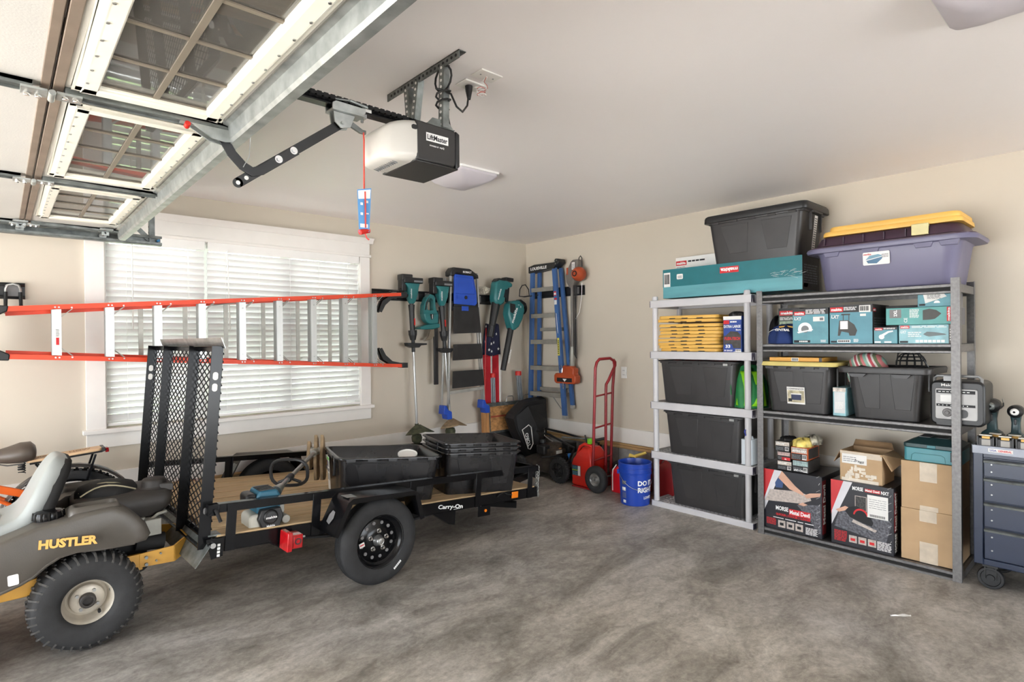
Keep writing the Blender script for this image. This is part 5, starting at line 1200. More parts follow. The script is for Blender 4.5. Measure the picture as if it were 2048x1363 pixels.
mk('tray_ridge', MB().tube([(-0.12, -0.072, 2.165), (0.08, -0.072, 2.16), (0.12, -0.072, 1.99)], 0.004, 6).tube([(-0.13, -0.072, 1.985), (0.13, -0.072, 1.985)], 0.005, 6).box(-0.12, -0.035, -0.075, -0.068, 1.93, 1.965).box(0.03, 0.12, -0.075, -0.068, 1.93, 1.965), M_blue, tr)['kind'] = 'stuff'
mk('hole', MB().cyl((-0.0, -0.0725, 1.945), (0.0, -0.069, 1.945), 0.02, n=20), M_inkk, tr)
mk('tray_latch', MB().box(-0.15, 0.15, -0.06, -0.03, 1.845, 1.875).box(-0.2, -0.165, -0.06, -0.02, 1.80, 1.90).box(0.155, 0.19, -0.06, -0.02, 1.80, 1.90), M_blk, kl, bev=0.003)['kind'] = 'stuff'
for z0, z1, a0, a1, b0, b1 in ((1.555, 1.845, -0.165, 0.165, -0.175, 0.195), (1.27, 1.445, -0.175, 0.20, -0.185, 0.215), (0.975, 1.16, -0.185, 0.215, -0.195, 0.235)):
    mk('tread', MB().prism([(b0, z0), (b1, z0+0.01), (a1, z1), (a0, z1-0.005)], -0.085, -0.068, 'Y'), mat('tread_black_rubber', (44, 42, 41), 0.85, var=0.12, bump=0.5, bs=400), kl, bev=0.003)
mk('platform_clip', MB().box(-0.07, 0.02, -0.092, -0.082, 1.80, 1.85), M_blue, kl, bev=0.003)
mk('cross_bar', MB().bar((-0.22, -0.06, 0.93), (0.235, -0.06, 0.955), 0.02, 0.035, up=(0, 0, 1)), M_alum, kl, bev=0.003)
for xx, zz in ((-0.245, 0.71), (0.275, 0.73)):
    mk('foot', MB().prism([(xx-0.05, zz+0.09), (xx-0.06, zz+0.0), (xx-0.02, zz-0.01), (xx-0.01, zz-0.06), (xx+0.05, zz-0.06), (xx+0.045, zz+0.02), (xx, zz+0.04), (xx-0.02, zz+0.09)], -0.07, 0.03, 'Y'), M_blue, kl, bev=0.005)

# ================================================================== BLOWERS
def blow_mesh(outline, th, m, t, nm='body', bv=0.02):
    return mk(nm, MB().prism(outline, -th, th, 'Y'), m, t, bev=bv, bseg=3)
t = thing('leaf_blower', 'upper teal cordless blower with a battery on top and a plain black tube', 'leaf blower', (4.27, 4.96, 2.0))
blow_mesh([(-0.09, 0.14), (-0.05, 0.17), (0.09, 0.16), (0.16, 0.13), (0.15, 0.09), (0.09, 0.08), (0.05, -0.02), (0.02, -0.10), (-0.03, -0.13), (-0.10, -0.11), (-0.12, -0.05), (-0.11, 0.03)], 0.055, M_teal, t)
mk('top_trim', MB().prism([(-0.09, 0.145), (-0.05, 0.185), (0.06, 0.178), (0.05, 0.155)], -0.05, 0.05, 'Y'), M_blk, t, bev=0.008)
mk('battery', MB().box(0.05, 0.17, -0.045, 0.045, 0.16, 0.205), M_blk, t, bev=0.008, rot=(0, 0.05, 0))
mk('handle_strut', MB().bar((0.125, 0, 0.10), (0.10, 0, -0.08), 0.035, 0.03, up=(0, 1, 0)), M_blk, t, bev=0.006)
mk('grip_window', MB().prism([(0.035, 0.06), (0.07, 0.06), (0.04, -0.04), (0.01, -0.03)], -0.058, -0.054, 'Y'), M_inkk, t)
mk('nozzle_tube', MB().cyl((-0.06, 0, -0.10), (-0.13, -0.01, -0.36), 0.052, 0.038, n=20).cyl((-0.13, -0.01, -0.36), (-0.155, -0.01, -0.48), 0.038, 0.036, n=20), M_blk, t)
f = Face(t, (-0.075, -0.0555, -0.08), (0.35, 0, 1), (-1, 0, 0.35)); f.text('makita', 0.02, -0.005, 0.13, 0.022, M_inkw, 0.02)
t = thing('leaf_blower', 'lower teal cordless blower with a round intake and lettered black tube', 'leaf blower', (4.42, 4.90, 1.80))
blow_mesh([(-0.10, 0.09), (-0.04, 0.13), (0.05, 0.14), (0.12, 0.09), (0.135, 0.02), (0.10, -0.08), (0.04, -0.17), (-0.02, -0.21), (-0.06, -0.20), (-0.085, -0.13), (-0.12, -0.02)], 0.06, M_teal, t, bv=0.025)
mk('intake', MB().lathe([(0.0, 0.09), (0.07, 0.09), (0.085, 0.07), (0.088, -0.02), (0.08, -0.06)], 24, 'Y', (0.085, 0.0, 0.05)), M_blkm, t)
mk('battery', MB().box(0.0, 0.10, -0.045, 0.045, 0.13, 0.175), M_blk, t, bev=0.008, rot=(0, 0.5, 0))
mk('handle_grip', MB().prism([(-0.10, 0.10), (-0.02, 0.09), (-0.02, 0.03), (-0.06, -0.02), (-0.10, 0.0)], -0.063, -0.05, 'Y'), M_blk, t, bev=0.004)
mk('seam_marks', MB().box(0.02, 0.045, -0.0625, -0.0605, 0.08, 0.085).box(0.06, 0.066, -0.0625, -0.0605, 0.05, 0.075).box(-0.03, -0.02, -0.0625, -0.0605, 0.01, 0.02), M_inkw, t)['kind'] = 'stuff'
mk('nozzle_tube', MB().cyl((-0.04, 0, -0.19), (-0.10, 0, -0.42), 0.037, 0.034, n=20).cyl((-0.10, 0, -0.42), (-0.165, 0, -0.66), 0.036, 0.032, n=20), M_blk, t)
f = Face(t, (0, -0.061, 0), (0.42, 0, 1), (-1, 0, 0.42)); f.text('makita', -0.14, -0.0, 0.19, 0.036, M_inkw, 0.03)
f = Face(t, (-0.12, -0.037, -0.60), (0.25, 0, 1), (-1, 0, 0.25)); f.text('makita', 0.02, -0.012, 0.16, 0.026, M_inkw, 0.02)
# ---- twine ball on the rail
rnd = random.Random(5); mb = MB()
pts = []
for k in range(160):
    a, b = k*0.83, k*0.37; r = 0.055+0.008*math.sin(k*1.7); pts.append((r*1.5*math.cos(a)*math.cos(b), r*0.6*math.sin(b), r*0.7*math.sin(a)*math.cos(b)+0.0))
o = tag(mk('rope_bundle', MB().tube(pts, 0.0055, 5), mat('frayed_white_rope', (196, 188, 172), 0.9, var=0.15)), 'frayed bundle of white rope sitting on top of the black wall rail', 'rope')
o.location = (4.10, 5.04, 2.05)

# ================================================================== FLAG AND POLES
def flag_mat():
    m = bpy.data.materials.new('flag_cloth'); m.use_nodes = True; nt = m.node_tree; b = nt.nodes['Principled BSDF']; b.inputs['Roughness'].default_value = 0.8
    tc = nt.nodes.new('ShaderNodeTexCoord'); sp = nt.nodes.new('ShaderNodeSeparateXYZ'); nt.links.new(tc.outputs['UV'], sp.inputs[0])
    wv = nt.nodes.new('ShaderNodeMath'); wv.operation = 'MULTIPLY'; wv.inputs[1].default_value = 3.5; nt.links.new(sp.outputs['X'], wv.inputs[0])
    fr = nt.nodes.new('ShaderNodeMath'); fr.operation = 'FRACT'; nt.links.new(wv.outputs[0], fr.inputs[0])
    gt = nt.nodes.new('ShaderNodeMath'); gt.operation = 'GREATER_THAN'; gt.inputs[1].default_value = 0.62; nt.links.new(fr.outputs[0], gt.inputs[0])
    mx = nt.nodes.new('ShaderNodeMix'); mx.data_type = 'RGBA'; nt.links.new(gt.outputs[0], mx.inputs[0]); mx.inputs[6].default_value = (*srgb((190, 26, 40)), 1); mx.inputs[7].default_value = (*srgb((232, 226, 220)), 1)
    nt.links.new(mx.outputs[2], b.inputs['Base Color']); return m
fg = thing('folded_flag', 'drooping flag with white stars on navy and red stripes hanging behind the blowers', 'flag', (4.20, 5.105, 0))
M_navy = mat('navy_cloth', (34, 36, 62), 0.85, var=0.06)
def drape(x0, x1, x0b, x1b, z1, z0, ph):
    def fn(u, v):
        z = z1+(z0-z1)*v; a = x0+(x0b-x0)*v; b = x1+(x1b-x1)*v
        return (a+(b-a)*u, -0.02+0.022*math.sin(u*11+ph+v*1.5), z+0.015*math.sin(u*9+ph))
    return fn
def draped(name, fn, m, lab=None):
    mb = MB().grid(fn, 24, 12); o = mk(name, mb, m, fg, sol=0.003, ang=80)
    uv = o.data.uv_layers.new(name='UVMap'); 
    for poly in o.data.polygons:
        for li in poly.loop_indices:
            v = o.data.vertices[o.data.loops[li].vertex_index].co; uv.data[li].uv = ((v.x+0.2)/0.45, v.z)
    return o
fcn = drape(-0.04, 0.14, -0.09, 0.19, 1.66, 1.30, 0.5)
draped('star_field', fcn, M_navy)
draped('stripes', drape(-0.08, 0.18, -0.05, 0.20, 1.31, 0.66, 0.9), flag_mat())
def star(c, r, nn=5):
    pts = []
    for k in range(10):
        a = math.pi/2+math.pi*k/5; q = r if k % 2 == 0 else r*0.42; pts.append((c[0]+q*math.cos(a), c[1]+q*math.sin(a)))
    return pts
rnd = random.Random(2)
for r in range(4):
    for c in range(3):
        u = 0.12+c*0.27+(0.13 if r % 2 else 0); v = 0.10+r*0.24
        if u > 0.95: continue
        p = fcn(u, v); mk('star', MB().prism(star((p[0], p[2]), 0.019), p[1]-0.0065, p[1]-0.0045, 'Y'), M_inkw, fg, smooth=False)
mk('flag_pole', MB().cyl((-0.06, -0.05, 1.62), (-0.09, -0.06, 1.15), 0.006, n=8).cyl((-0.09, -0.06, 1.15), (-0.125, -0.07, 0.60), 0.014, n=10), M_red, fg)
def rods(label, x, y, zt, dx):
    t = thing('rod_bundle', label, 'rod bundle', (x, y, 0))
    for k in range(6):
        a = k*math.pi/3
        mk('rod', MB().cyl((0.022*math.cos(a)+dx, 0.022*math.sin(a), zt-0.75), (0.022*math.cos(a), 0.022*math.sin(a), zt-0.02), 0.0105, n=8), mat('grey_rod', (126, 130, 134), 0.4, 0.4, var=0.1), t)
    mk('end_cap', MB().lathe([(0.0, zt+0.01), (0.034, zt+0.01), (0.038, zt), (0.037, zt-0.04), (0.0, zt-0.04)], 20), M_red, t)
rods('bundle of grey rods with a red cap standing in front of the flag', 4.235, 5.065, 1.09, 0.02)
rods('bundle of grey rods with a red cap leaning in the room corner', 4.60, 5.02, 1.10, 0.07)

# ================================================================== BLUE LADDER (right wall); local x runs to the right, y into the wall
bl = thing('fibreglass_ladder', 'blue fibreglass step ladder with a black top cap hung flat on the right wall', 'step ladder', (4.72, 5.14, 0), R_(-90))
M_bfg = mat('blue_fibreglass', (62, 98, 150), 0.42, var=0.06, vs=20, stretch=(8, 8, 0.6))
def blr(xa, za, xb_, zb_, y, w_, d_, nm='side_rail', op=1):
    a = Vector((xa, y, za)); b = Vector((xb_, y, zb_))
    mb = MB()
    prf = [(-w_/2, 0), (w_/2, 0), (w_/2, d_), (w_/2-op*0.0-0.004, d_), (w_/2-0.004, 0.004), (-w_/2+0.004, 0.004), (-w_/2+0.004, d_), (-w_/2, d_)]
    mb.loft([[(p.x+q[0], p.y+q[1], p.z) for q in prf] for p in (a, b)])
    return mk(nm, mb, M_bfg, bl, smooth=False)
blr(0.245, 2.30, 0.185, 0.66, 0.0, 0.055, 0.03); blr(0.60, 2.32, 0.745, 0.60, 0.0, 0.058, 0.03)
blr(0.29, 2.30, 0.26, 0.74, 0.07, 0.045, 0.03, 'rear_rail'); blr(0.635, 2.30, 0.80, 0.72, 0.07, 0.045, 0.03, 'rear_rail')
mk('rail_foot', MB().box(0.715, 0.775, -0.004, 0.04, 0.585, 0.625), M_alum, bl, bev=0.003)
mk('rail_foot', MB().box(0.775, 0.825, 0.066, 0.105, 0.70, 0.74), M_alum, bl, bev=0.003)
mk('top_cap', MB().prism([(0.205, 2.27), (0.205, 2.345), (0.30, 2.365), (0.62, 2.36), (0.645, 2.40), (0.69, 2.395), (0.70, 2.35), (0.65, 2.32), (0.62, 2.29), (0.55, 2.295)], -0.02, 0.10, 'Y'), M_blk, bl, bev=0.006)
f = Face(bl, (0, -0.021, 0), (1, 0, 0.02)); f.text('LOUISVILLE', 0.245, 2.293, 0.27, 0.035, M_inkw, 0.03)
mk('bolt', MB().cyl((0.64, -0.026, 2.365), (0.64, -0.02, 2.365), 0.008, n=8).cyl((0.67, -0.026, 2.375), (0.67, -0.02, 2.375), 0.008, n=8).cyl((0.655, -0.026, 2.34), (0.655, -0.02, 2.34), 0.008, n=8), M_steel, bl)
M_step = mat('worn_step_aluminium', (150, 146, 136), 0.55, 0.3, var=0.08)
for k in range(5):
    z = 2.085-0.305*k; a = 0.245+(2.3-z)*0.036-0.02*0; fr_ = (2.32-z)/1.72
    xl, xr = 0.235-0.06*fr_+0.0, 0.60+0.145*fr_
    s_ = mk('step', MB().box(xl+0.02, xr-0.02, -0.01, 0.075, z+0.0, z+0.005).box(xl+0.02, xr-0.02, -0.014, -0.008, z-0.045, z+0.005), M_step, bl, bev=0.002)
for z in (1.60, 0.90): mk('rear_brace', MB().box(0.28, 0.66 if z > 1.2 else 0.74, 0.075, 0.10, z-0.02, z+0.02), M_step, bl, bev=0.002)
mk('diagonal_brace', MB().bar((0.57, 0.0, 0.83), (0.70, 0.0, 0.70), 0.006, 0.012, up=(0, 1, 0)), M_alum, bl)
f = Face(bl, (0, -0.0006, 0), (1, 0, 0))
f.rect(0.603, 0.64, 1.98, 2.03, M_inkr, 'warning_label'); f.rect(0.606, 0.637, 1.99, 2.015, M_paper, 'label_stripe', lift=0.001)
f.rect(0.61, 0.648, 1.88, 1.93, M_paper, 'warning_label'); f.rect(0.614, 0.648, 1.935, 1.955, M_inkr, 'label_stripe')
f.poly([(0.655, 1.30), (0.69, 1.30), (0.68, 1.50), (0.65, 1.50)], mat('label_yellow', (214, 204, 90), 0.6, var=0.05), 'warning_label'); f.lines(0.66, 0.678, 1.32, 1.48, 8, M_inkk)
mk('silver_label', MB().bar((0.64, -0.003, 1.78), (0.665, -0.003, 1.55), 0.001, 0.012, up=(0, 1, 0)), M_paper, bl)
mk('carabiner', MB().tube([(0.70, -0.006, 1.16), (0.715, -0.008, 1.19), (0.73, -0.006, 1.16), (0.725, -0.006, 1.11), (0.705, -0.006, 1.11)], 0.004, 6, closed=True).tube([(0.725, -0.006, 0.99), (0.74, -0.008, 1.0), (0.75, -0.006, 0.97), (0.74, -0.006, 0.93), (0.728, -0.006, 0.95)], 0.0035, 6, closed=True), M_chrome, bl)['kind'] = 'stuff'

# ================================================================== ORANGE VACUUM
M_vor = mat('vacuum_burnt_orange', (176, 74, 36), 0.4, var=0.06)
M_vgr = mat('vacuum_grey', (112, 106, 100), 0.35, var=0.06)
vc = thing('stick_vacuum', 'orange and grey corded stick vacuum hanging head down beside the blue ladder', 'vacuum cleaner', (4.77, 5.14, 0), R_(-90))
mk('dust_cup', MB().lathe([(0.0, -0.09), (0.05, -0.085), (0.075, -0.05), (0.08, 0.0), (0.06, 0.04), (0.0, 0.05)], 24, 'Y', (0.955, 0.0, 2.20)), M_vor, vc)
mk('cup_ring', MB().lathe([(0.02, -0.092), (0.032, -0.092), (0.032, -0.086), (0.02, -0.086)], 16, 'Y', (0.955, 0.0, 2.20)), M_inkk, vc)
mk('motor_housing', MB().loft([[(cx+p[0], p[1], z) for p in rrect(-a, a, -b, b, 0.02)] for a, b, cx, z in ((0.03, 0.03, 0.84, 2.06), (0.06, 0.045, 0.845, 2.12), (0.085, 0.05, 0.86, 2.20), (0.07, 0.05, 0.88, 2.27), (0.055, 0.045, 0.905, 2.34), (0.04, 0.035, 0.91, 2.36))]), M_vgr, vc, ang=60)
mk('grip_accent', MB().box(0.80, 0.825, -0.055, 0.03, 2.20, 2.28), M_vor, vc, bev=0.006)
f = Face(vc, (0, -0.052, 0), (1, 0, 0)); f.rect(0.885, 0.93, 2.25, 2.33, M_paper, 'rating_label', lift=0.003); f.lines(0.89, 0.925, 2.26, 2.32, 6, M_inkg, lift=0.004)
mk('wand', MB().cyl((0.84, 0, 2.08), (0.83, 0.01, 1.36), 0.019, n=14), M_vgr, vc)
mk('wand_joint', MB().cyl((0.83, 0.01, 1.40), (0.825, 0.01, 1.25), 0.032, 0.036, n=16).cyl((0.825, 0.01, 1.25), (0.825, 0, 1.18), 0.03, n=16), M_cast, vc)
mk('floor_head', MB().prism([(0.60, 1.005), (0.60, 1.075), (0.62, 1.10), (0.72, 1.105), (0.735, 1.185), (0.76, 1.195), (0.78, 1.185), (0.86, 1.185), (0.87, 1.165), (0.90, 1.16), (0.895, 1.10), (0.91, 1.085), (0.925, 1.08), (0.925, 1.0), (0.90, 0.985), (0.63, 0.985)], -0.06, 0.03, 'Y'), M_vor, vc, bev=0.012)
mk('brush_slot', MB().box(0.65, 0.875, -0.0625, -0.058, 1.005, 1.05), M_inkk, vc)
mk('brush_light', MB().prism([(0.74, 1.04), (0.80, 1.04), (0.77, 1.01)], -0.066, -0.062, 'Y'), M_inkw, vc)
cb = MB()
for k in range(3):
    x = 0.885+0.012*k; cb.tube([(x, -0.03, 2.08), (x+0.008, -0.035, 1.8), (x-0.002, -0.03, 1.5), (x, -0.03, 1.32-0.015*k), (x+0.012, -0.03, 1.30-0.015*k), (x+0.02, -0.03, 1.45), (x+0.016, -0.03, 1.8), (x+0.03, -0.03, 2.08)], 0.0035, 6)
mk('cord', cb, M_blk, vc)['kind'] = 'stuff'
mk('hanging_loop', MB().tube([(0.93, 0, 2.30), (0.945, 0, 2.38), (0.965, 0, 2.40), (0.985, 0, 2.375), (0.985, 0, 2.28)], 0.005, 6), M_blk, vc)
mk('grey_cord', MB().tube([(1.0, -0.02, 2.10), (1.0, -0.025, 1.95), (0.965, -0.025, 1.78), (0.91, -0.03, 1.70)], 0.0035, 6), M_paper, vc)
# ================================================================== CORNER OF THE ROOM
M_osb = mat('chip_board', (176, 128, 78), 0.8, var=0.25, vs=22, bump=0.4, bs=60, stretch=(1, 1, 1.6))
t = thing('folding_work_table', 'chipboard folding table with a metal rim and handle leaning against the corner wall', 'folding table', (4.12, 4.99, 0), rot=(R_(-2), 0, 0))
mk('board', MB().box(0.0, 0.62, -0.015, 0.0, 0.44, 0.73), M_osb, t)
mk('wooden_edge', MB().box(-0.085, -0.045, -0.03, 0.02, 0.02, 0.735).box(-0.042, -0.004, -0.028, 0.02, 0.02, 0.735), mat('pine_strip', (190, 136, 84), 0.7, var=0.1, stretch=(6, 6, 0.6)), t, bev=0.003)['kind'] = 'stuff'
mk('metal_rim', MB().box(-0.04, 0.64, -0.026, 0.005, 0.725, 0.765).box(-0.0, 0.64, -0.022, 0.005, 0.42, 0.445).box(0.0, 0.02, -0.018, 0.005, 0.44, 0.73), M_dgalv, t, bev=0.002)
for x in (0.33, 0.60):
    mk('carry_handle', MB().tube([(x-0.055, -0.01, 0.765), (x-0.05, -0.012, 0.81), (x-0.035, -0.014, 0.825), (x+0.035, -0.014, 0.825), (x+0.05, -0.012, 0.81), (x+0.055, -0.01, 0.765)], 0.0055, 8), M_steel, t)
rnd = random.Random(4); mb = MB()
for k in range(40):
    x, z = rnd.uniform(.25, .6), 0.45+abs(rnd.gauss(0, .06)); mb.bar((x, -0.0158, z), (x+rnd.uniform(.01, .06), -0.0158, z+rnd.uniform(-.01, .02)), 0.001, rnd.uniform(.002, .008), up=(0, 1, 0))
mk('paint_smears', mb, M_paper, t, smooth=False)['kind'] = 'stuff'
mk('red_stripe', MB().box(0.03, 0.40, -0.0162, -0.015, 0.60, 0.618), mat('faded_red_paint', (160, 70, 48), 0.8), t)
mk('lower_panel', MB().box(-0.02, 0.64, -0.02, 0.005, 0.02, 0.42), M_blkm, t)

# ---- grass bag of the mower
M_bag = mat('black_fabric', (28, 27, 28), 0.55, var=0.1, bump=0.4, bs=200)
t = thing('grass_bag', 'black fabric grass bag with a silver trimmed patch standing behind the push mower', 'grass bag', (4.54, 4.84, 0))
fr = [(-0.30, 0.61), (-0.27, 0.66), (-0.10, 0.78), (0.02, 0.80), (0.26, 0.81), (0.27, 0.62), (0.29, 0.46), (0.25, 0.34), (0.16, 0.16), (0.02, 0.12), (-0.09, 0.22), (-0.22, 0.42)]
c = Vector((0.0, 0.45))
def rg(sc, y): return [(c.x+(x-c.x)*sc, y, c.y+(z-c.y)*sc) for x, z in fr]
mb = MB().loft([rg(0.72, 0.06), rg(0.95, 0.04), rg(1.0, 0.0), rg(0.93, -0.10)], cap=True)
mk('bag_body', mb, M_bag, t, ang=20)
mk('front_fold', MB().add([(-0.24, -0.095, 0.62), (-0.08, -0.13, 0.73), (0.02, -0.16, 0.50), (-0.06, -0.12, 0.26), (-0.20, -0.10, 0.46), (0.19, -0.12, 0.74), (0.24, -0.10, 0.55), (0.20, -0.10, 0.34), (0.06, -0.17, 0.30)],
    [(0, 1, 2, 4), (4, 2, 3), (1, 5, 6, 2), (2, 6, 7, 8), (3, 2, 8)]), M_bag, t, sol=0.006, smooth=False)
pts = [(-0.17, -0.128, 0.47), (-0.09, -0.150, 0.52), (-0.06, -0.158, 0.49), (-0.03, -0.155, 0.30), (-0.06, -0.14, 0.24), (-0.09, -0.138, 0.25)]
mk('patch_trim', MB().tube(pts, 0.006, 6, closed=True), M_paper, t)
f = Face(t, (-0.075, -0.150, 0.28), (-0.38, -0.08, 1), (-1, 0, -0.38)); f.text('TORO', 0.0, -0.015, 0.17, 0.05, M_inkw, 0.03, lift=0.004)
mk('side_piping', MB().tube([(0.27, -0.06, 0.58), (0.21, -0.10, 0.42), (0.20, -0.11, 0.36), (0.28, -0.12, 0.30), (0.31, -0.14, 0.28)], 0.006, 6), M_paper, t)

# ---- push mower
pm = thing('push_mower', 'dirty black push mower with a blue lever parked in the corner', 'lawn mower', (4.55, 4.35, 0))
mk('cutting_deck', MB().loft([[(p[0], p[1], z) for p in rrect(-a, a, -b, b, 0.1, 5)] for a, b, z in ((0.24, 0.36, 0.07), (0.25, 0.37, 0.09), (0.24, 0.36, 0.16), (0.18, 0.28, 0.20), (0.14, 0.2, 0.21))]), mat('dusty_black_deck', (52, 46, 40), 0.75, var=0.3, vs=12), pm, ang=50)
def pw(x, y, r=0.13):
    s_ = -1 if x < 0 else 1
    w_ = mk('tyre', MB().lathe([(r*0.55, -0.022), (r*0.8, -0.028), (r*0.95, -0.022), (r, -0.01), (r, 0.01), (r*0.95, 0.022), (r*0.8, 0.028), (r*0.55, 0.022)], 32, 'X'), M_rub, pm, loc=(x, y, r))
    mb = MB()
    for k in range(28):
        a = 2*math.pi*k/28; mb.bar((-0.024, (r-0.002)*math.cos(a), (r-0.002)*math.sin(a)), (0.024, (r-0.002)*math.cos(a+.1), (r-0.002)*math.sin(a+.1)), 0.008, 0.012)
    mk('tread_block', mb, M_rub, w_, smooth=False)
    mk('wheel_cover', MB().lathe([(0.0, s_*0.03), (0.02, s_*0.03), (0.03, s_*0.022), (r*0.5, s_*0.014), (r*0.62, s_*0.026), (r*0.66, s_*0.02)], 24, 'X'), M_blk, w_)
    mb = MB()
    for k in range(5):
        a = 2*math.pi*k/5; mb.bar((s_*0.02, 0.02*math.cos(a), 0.02*math.sin(a)), (s_*0.02, r*0.6*math.cos(a), r*0.6*math.sin(a)), 0.018, 0.012, up=(1, 0, 0))
    mk('spoke', mb, M_blk, w_)
pw(-0.25, -0.27); pw(0.25, -0.27); pw(-0.25, 0.33, 0.10); pw(0.25, 0.33, 0.10)
mk('engine', MB().lathe([(0.10, 0.20), (0.13, 0.24), (0.135, 0.29), (0.11, 0.33), (0.06, 0.345), (0.0, 0.35)], 24, c=(0.0, 0.05, 0)).box(-0.15, 0.02, -0.12, 0.1, 0.21, 0.30), mat('dusty_engine', (66, 56, 46), 0.7, var=0.3, vs=20), pm, bev=0.01)
mk('fuel_cap', MB().lathe([(0.0, 0.385), (0.028, 0.385), (0.032, 0.375), (0.032, 0.345), (0, 0.345)], 16, c=(-0.10, 0.12, 0)), M_blk, pm)
mk('air_box', MB().box(-0.20, -0.10, 0.0, 0.12, 0.24, 0.34), M_blk, pm, bev=0.015)
mk('shroud_cover', MB().box(0.02, 0.16, -0.16, -0.04, 0.24, 0.37), M_blk, pm, bev=0.02)
f = Face(pm, (-0.20, -0.121, 0.22), (1, 0, 0)); f.rect(0.06, 0.15, 0.04, 0.075, M_paper, 'engine_label', lift=0.004); f.rect(0.10, 0.14, 0.085, 0.10, mat('label_orange', (214, 150, 90), 0.6), 'label_stripe', lift=0.004)
mk('control_rod', MB().cyl((-0.36, -0.12, 0.26), (-0.05, -0.22, 0.25), 0.009, n=8).box(-0.10, -0.06, -0.24, -0.20, 0.215, 0.255), M_blkm, pm)
mk('blue_lever', MB().lathe([(0.0, 0.29), (0.02, 0.29), (0.024, 0.27), (0.016, 0.25), (0.012, 0.20), (0.0, 0.20)], 12, c=(-0.12, -0.30, 0.0)), mat('blue_lever_plastic', (50, 120, 200), 0.4), pm)
mk('rear_door', MB().prism([(-0.50, 0.10), (-0.36, 0.10), (-0.34, 0.28), (-0.46, 0.36)], -0.16, 0.20, 'X'), mat('dusty_grey_plastic', (70, 66, 60), 0.7, var=0.15, vs=10), pm, bev=0.01)
mb = MB()
for k in range(16): mb.box(-0.15+0.022*k, -0.143+0.022*k, -0.475, -0.445, 0.30, 0.365)
mk('rib', mb, M_blkm, pm, smooth=False)
mk('folded_handle', MB().tube([(-0.2, -0.3, 0.12), (-0.18, -0.42, 0.37), (0.0, 0.1, 0.42), (0.02, 0.38, 0.44), (0.2, 0.38, 0.44), (0.22, 0.1, 0.42), (0.21, -0.42, 0.37), (0.22, -0.3, 0.12)], 0.012, 8), M_blk, pm)
mk('grab_bar', MB().bar((-0.05, -0.12, 0.43), (0.16, -0.42, 0.42), 0.05, 0.012), M_dgalv, pm, bev=0.003)

# ---- hand truck (local x to the wall, y along the wall)
M_htr = mat('dark_red_paint', (146, 32, 38), 0.35, var=0.06)
ht = thing('hand_truck', 'dark red tubular hand truck standing upright against the right wall', 'hand truck', (4.47, 3.62, 0))
x0, x1 = -0.14, 0.14
mk('main_loop', MB().tube([(x0, 0.035, 0.05), (x0, 0.03, 0.3), (x0+0.0, 0.0, 1.0), (x0+0.005, -0.005, 1.20), (x0+0.02, -0.01, 1.255), (x0+0.06, -0.01, 1.285), (x1-0.06, -0.015, 1.29), (x1-0.01, -0.02, 1.265), (x1+0.005, -0.02, 1.22), (x1, 0.0, 1.0), (x1, 0.03, 0.3), (x1, 0.035, 0.05)], 0.0145, 10), M_htr, ht)
mk('handle_return', MB().tube([(0.04, 0.02, 0.14), (0.035, 0.01, 0.6), (0.03, 0.0, 0.98), (0.035, 0.0, 1.03), (0.06, -0.01, 1.07), (0.12, -0.02, 1.17), (x1+0.008, -0.025, 1.215), (x1+0.012, -0.022, 1.25), (x1-0.01, -0.018, 1.275)], 0.0145, 10), M_htr, ht)
for z in (0.93, 0.62, 0.30):
    mk('cross_bar', MB().tube([(x0, 0.01+0.02*(1-z), z-0.012), (0.0, 0.008+0.02*(1-z), z), (x1, 0.01+0.02*(1-z), z+0.01)], 0.0095, 8), M_htr, ht)
mk('toe_plate', MB().box(x0-0.04, x1+0.04, 0.03, 0.28, 0.004, 0.012).box(x0-0.04, x1+0.04, 0.03, 0.038, 0.004, 0.12), M_htr, ht, bev=0.002)
mk('axle', MB().cyl((x0-0.09, -0.055, 0.13), (x1+0.09, -0.055, 0.13), 0.009, n=10).bar((x0, 0.03, 0.16), (x0, -0.06, 0.13), 0.012, 0.03).bar((x1, 0.03, 0.16), (x1, -0.06, 0.13), 0.012, 0.03), M_dgalv, ht)
for s_ in (-1, 1):
    wx = s_*0.195
    w_ = mk('tyre', MB().lathe([(0.062, -0.022), (0.075, -0.034), (0.10, -0.038), (0.12, -0.03), (0.129, -0.015), (0.130, 0.0), (0.129, 0.015), (0.12, 0.03), (0.10, 0.038), (0.075, 0.034), (0.062, 0.022)], 36, 'X'), M_rub, ht, loc=(wx, -0.055, 0.13))
    mk('rim', MB().lathe([(0.064, s_*0.022), (0.060, s_*0.03), (0.056, s_*0.022), (0.045, s_*0.004), (0.03, s_*0.008), (0.018, s_*0.03), (0.008, s_*0.032), (0.0, s_*0.03)], 28, 'X'), M_steel, w_)

# ---- fuel cans
M_gas = mat('fuel_can_red', (212, 44, 32), 0.36, var=0.06, vs=5)
M_gas2 = mat('bright_red_plastic', (206, 22, 36), 0.34, var=0.05, vs=5)
M_gasd = mat('dark_red_plastic', (150, 34, 36), 0.4, var=0.05, vs=5)
def can_mesh(L, W, H, top):
    """rounded can, sloping shoulder at +y side; L along y, W along x"""
    rings = []
    for z, l0, l1, w_, r in ((0.0, -L/2+0.01, L/2-0.01, W/2-0.01, 0.02), (0.012, -L/2, L/2, W/2, 0.03), (H*0.55, -L/2, L/2, W/2, 0.03), (H*0.64, -L/2, L/2-0.015, W/2, 0.03), (H*0.80, -L/2+0.01, L/2*0.55, W/2-0.008, 0.035), (H*0.93, -L/2+0.04, L/2*0.2, W/2-0.03, 0.035), (H*0.97, -L/2+0.05, L/2*0.1, W/2-0.05, 0.02)):
        rings.append([(p[0], p[1], z) for p in rrect(-w_, w_, l0, l1, r, 4)])
    return MB().loft(rings)
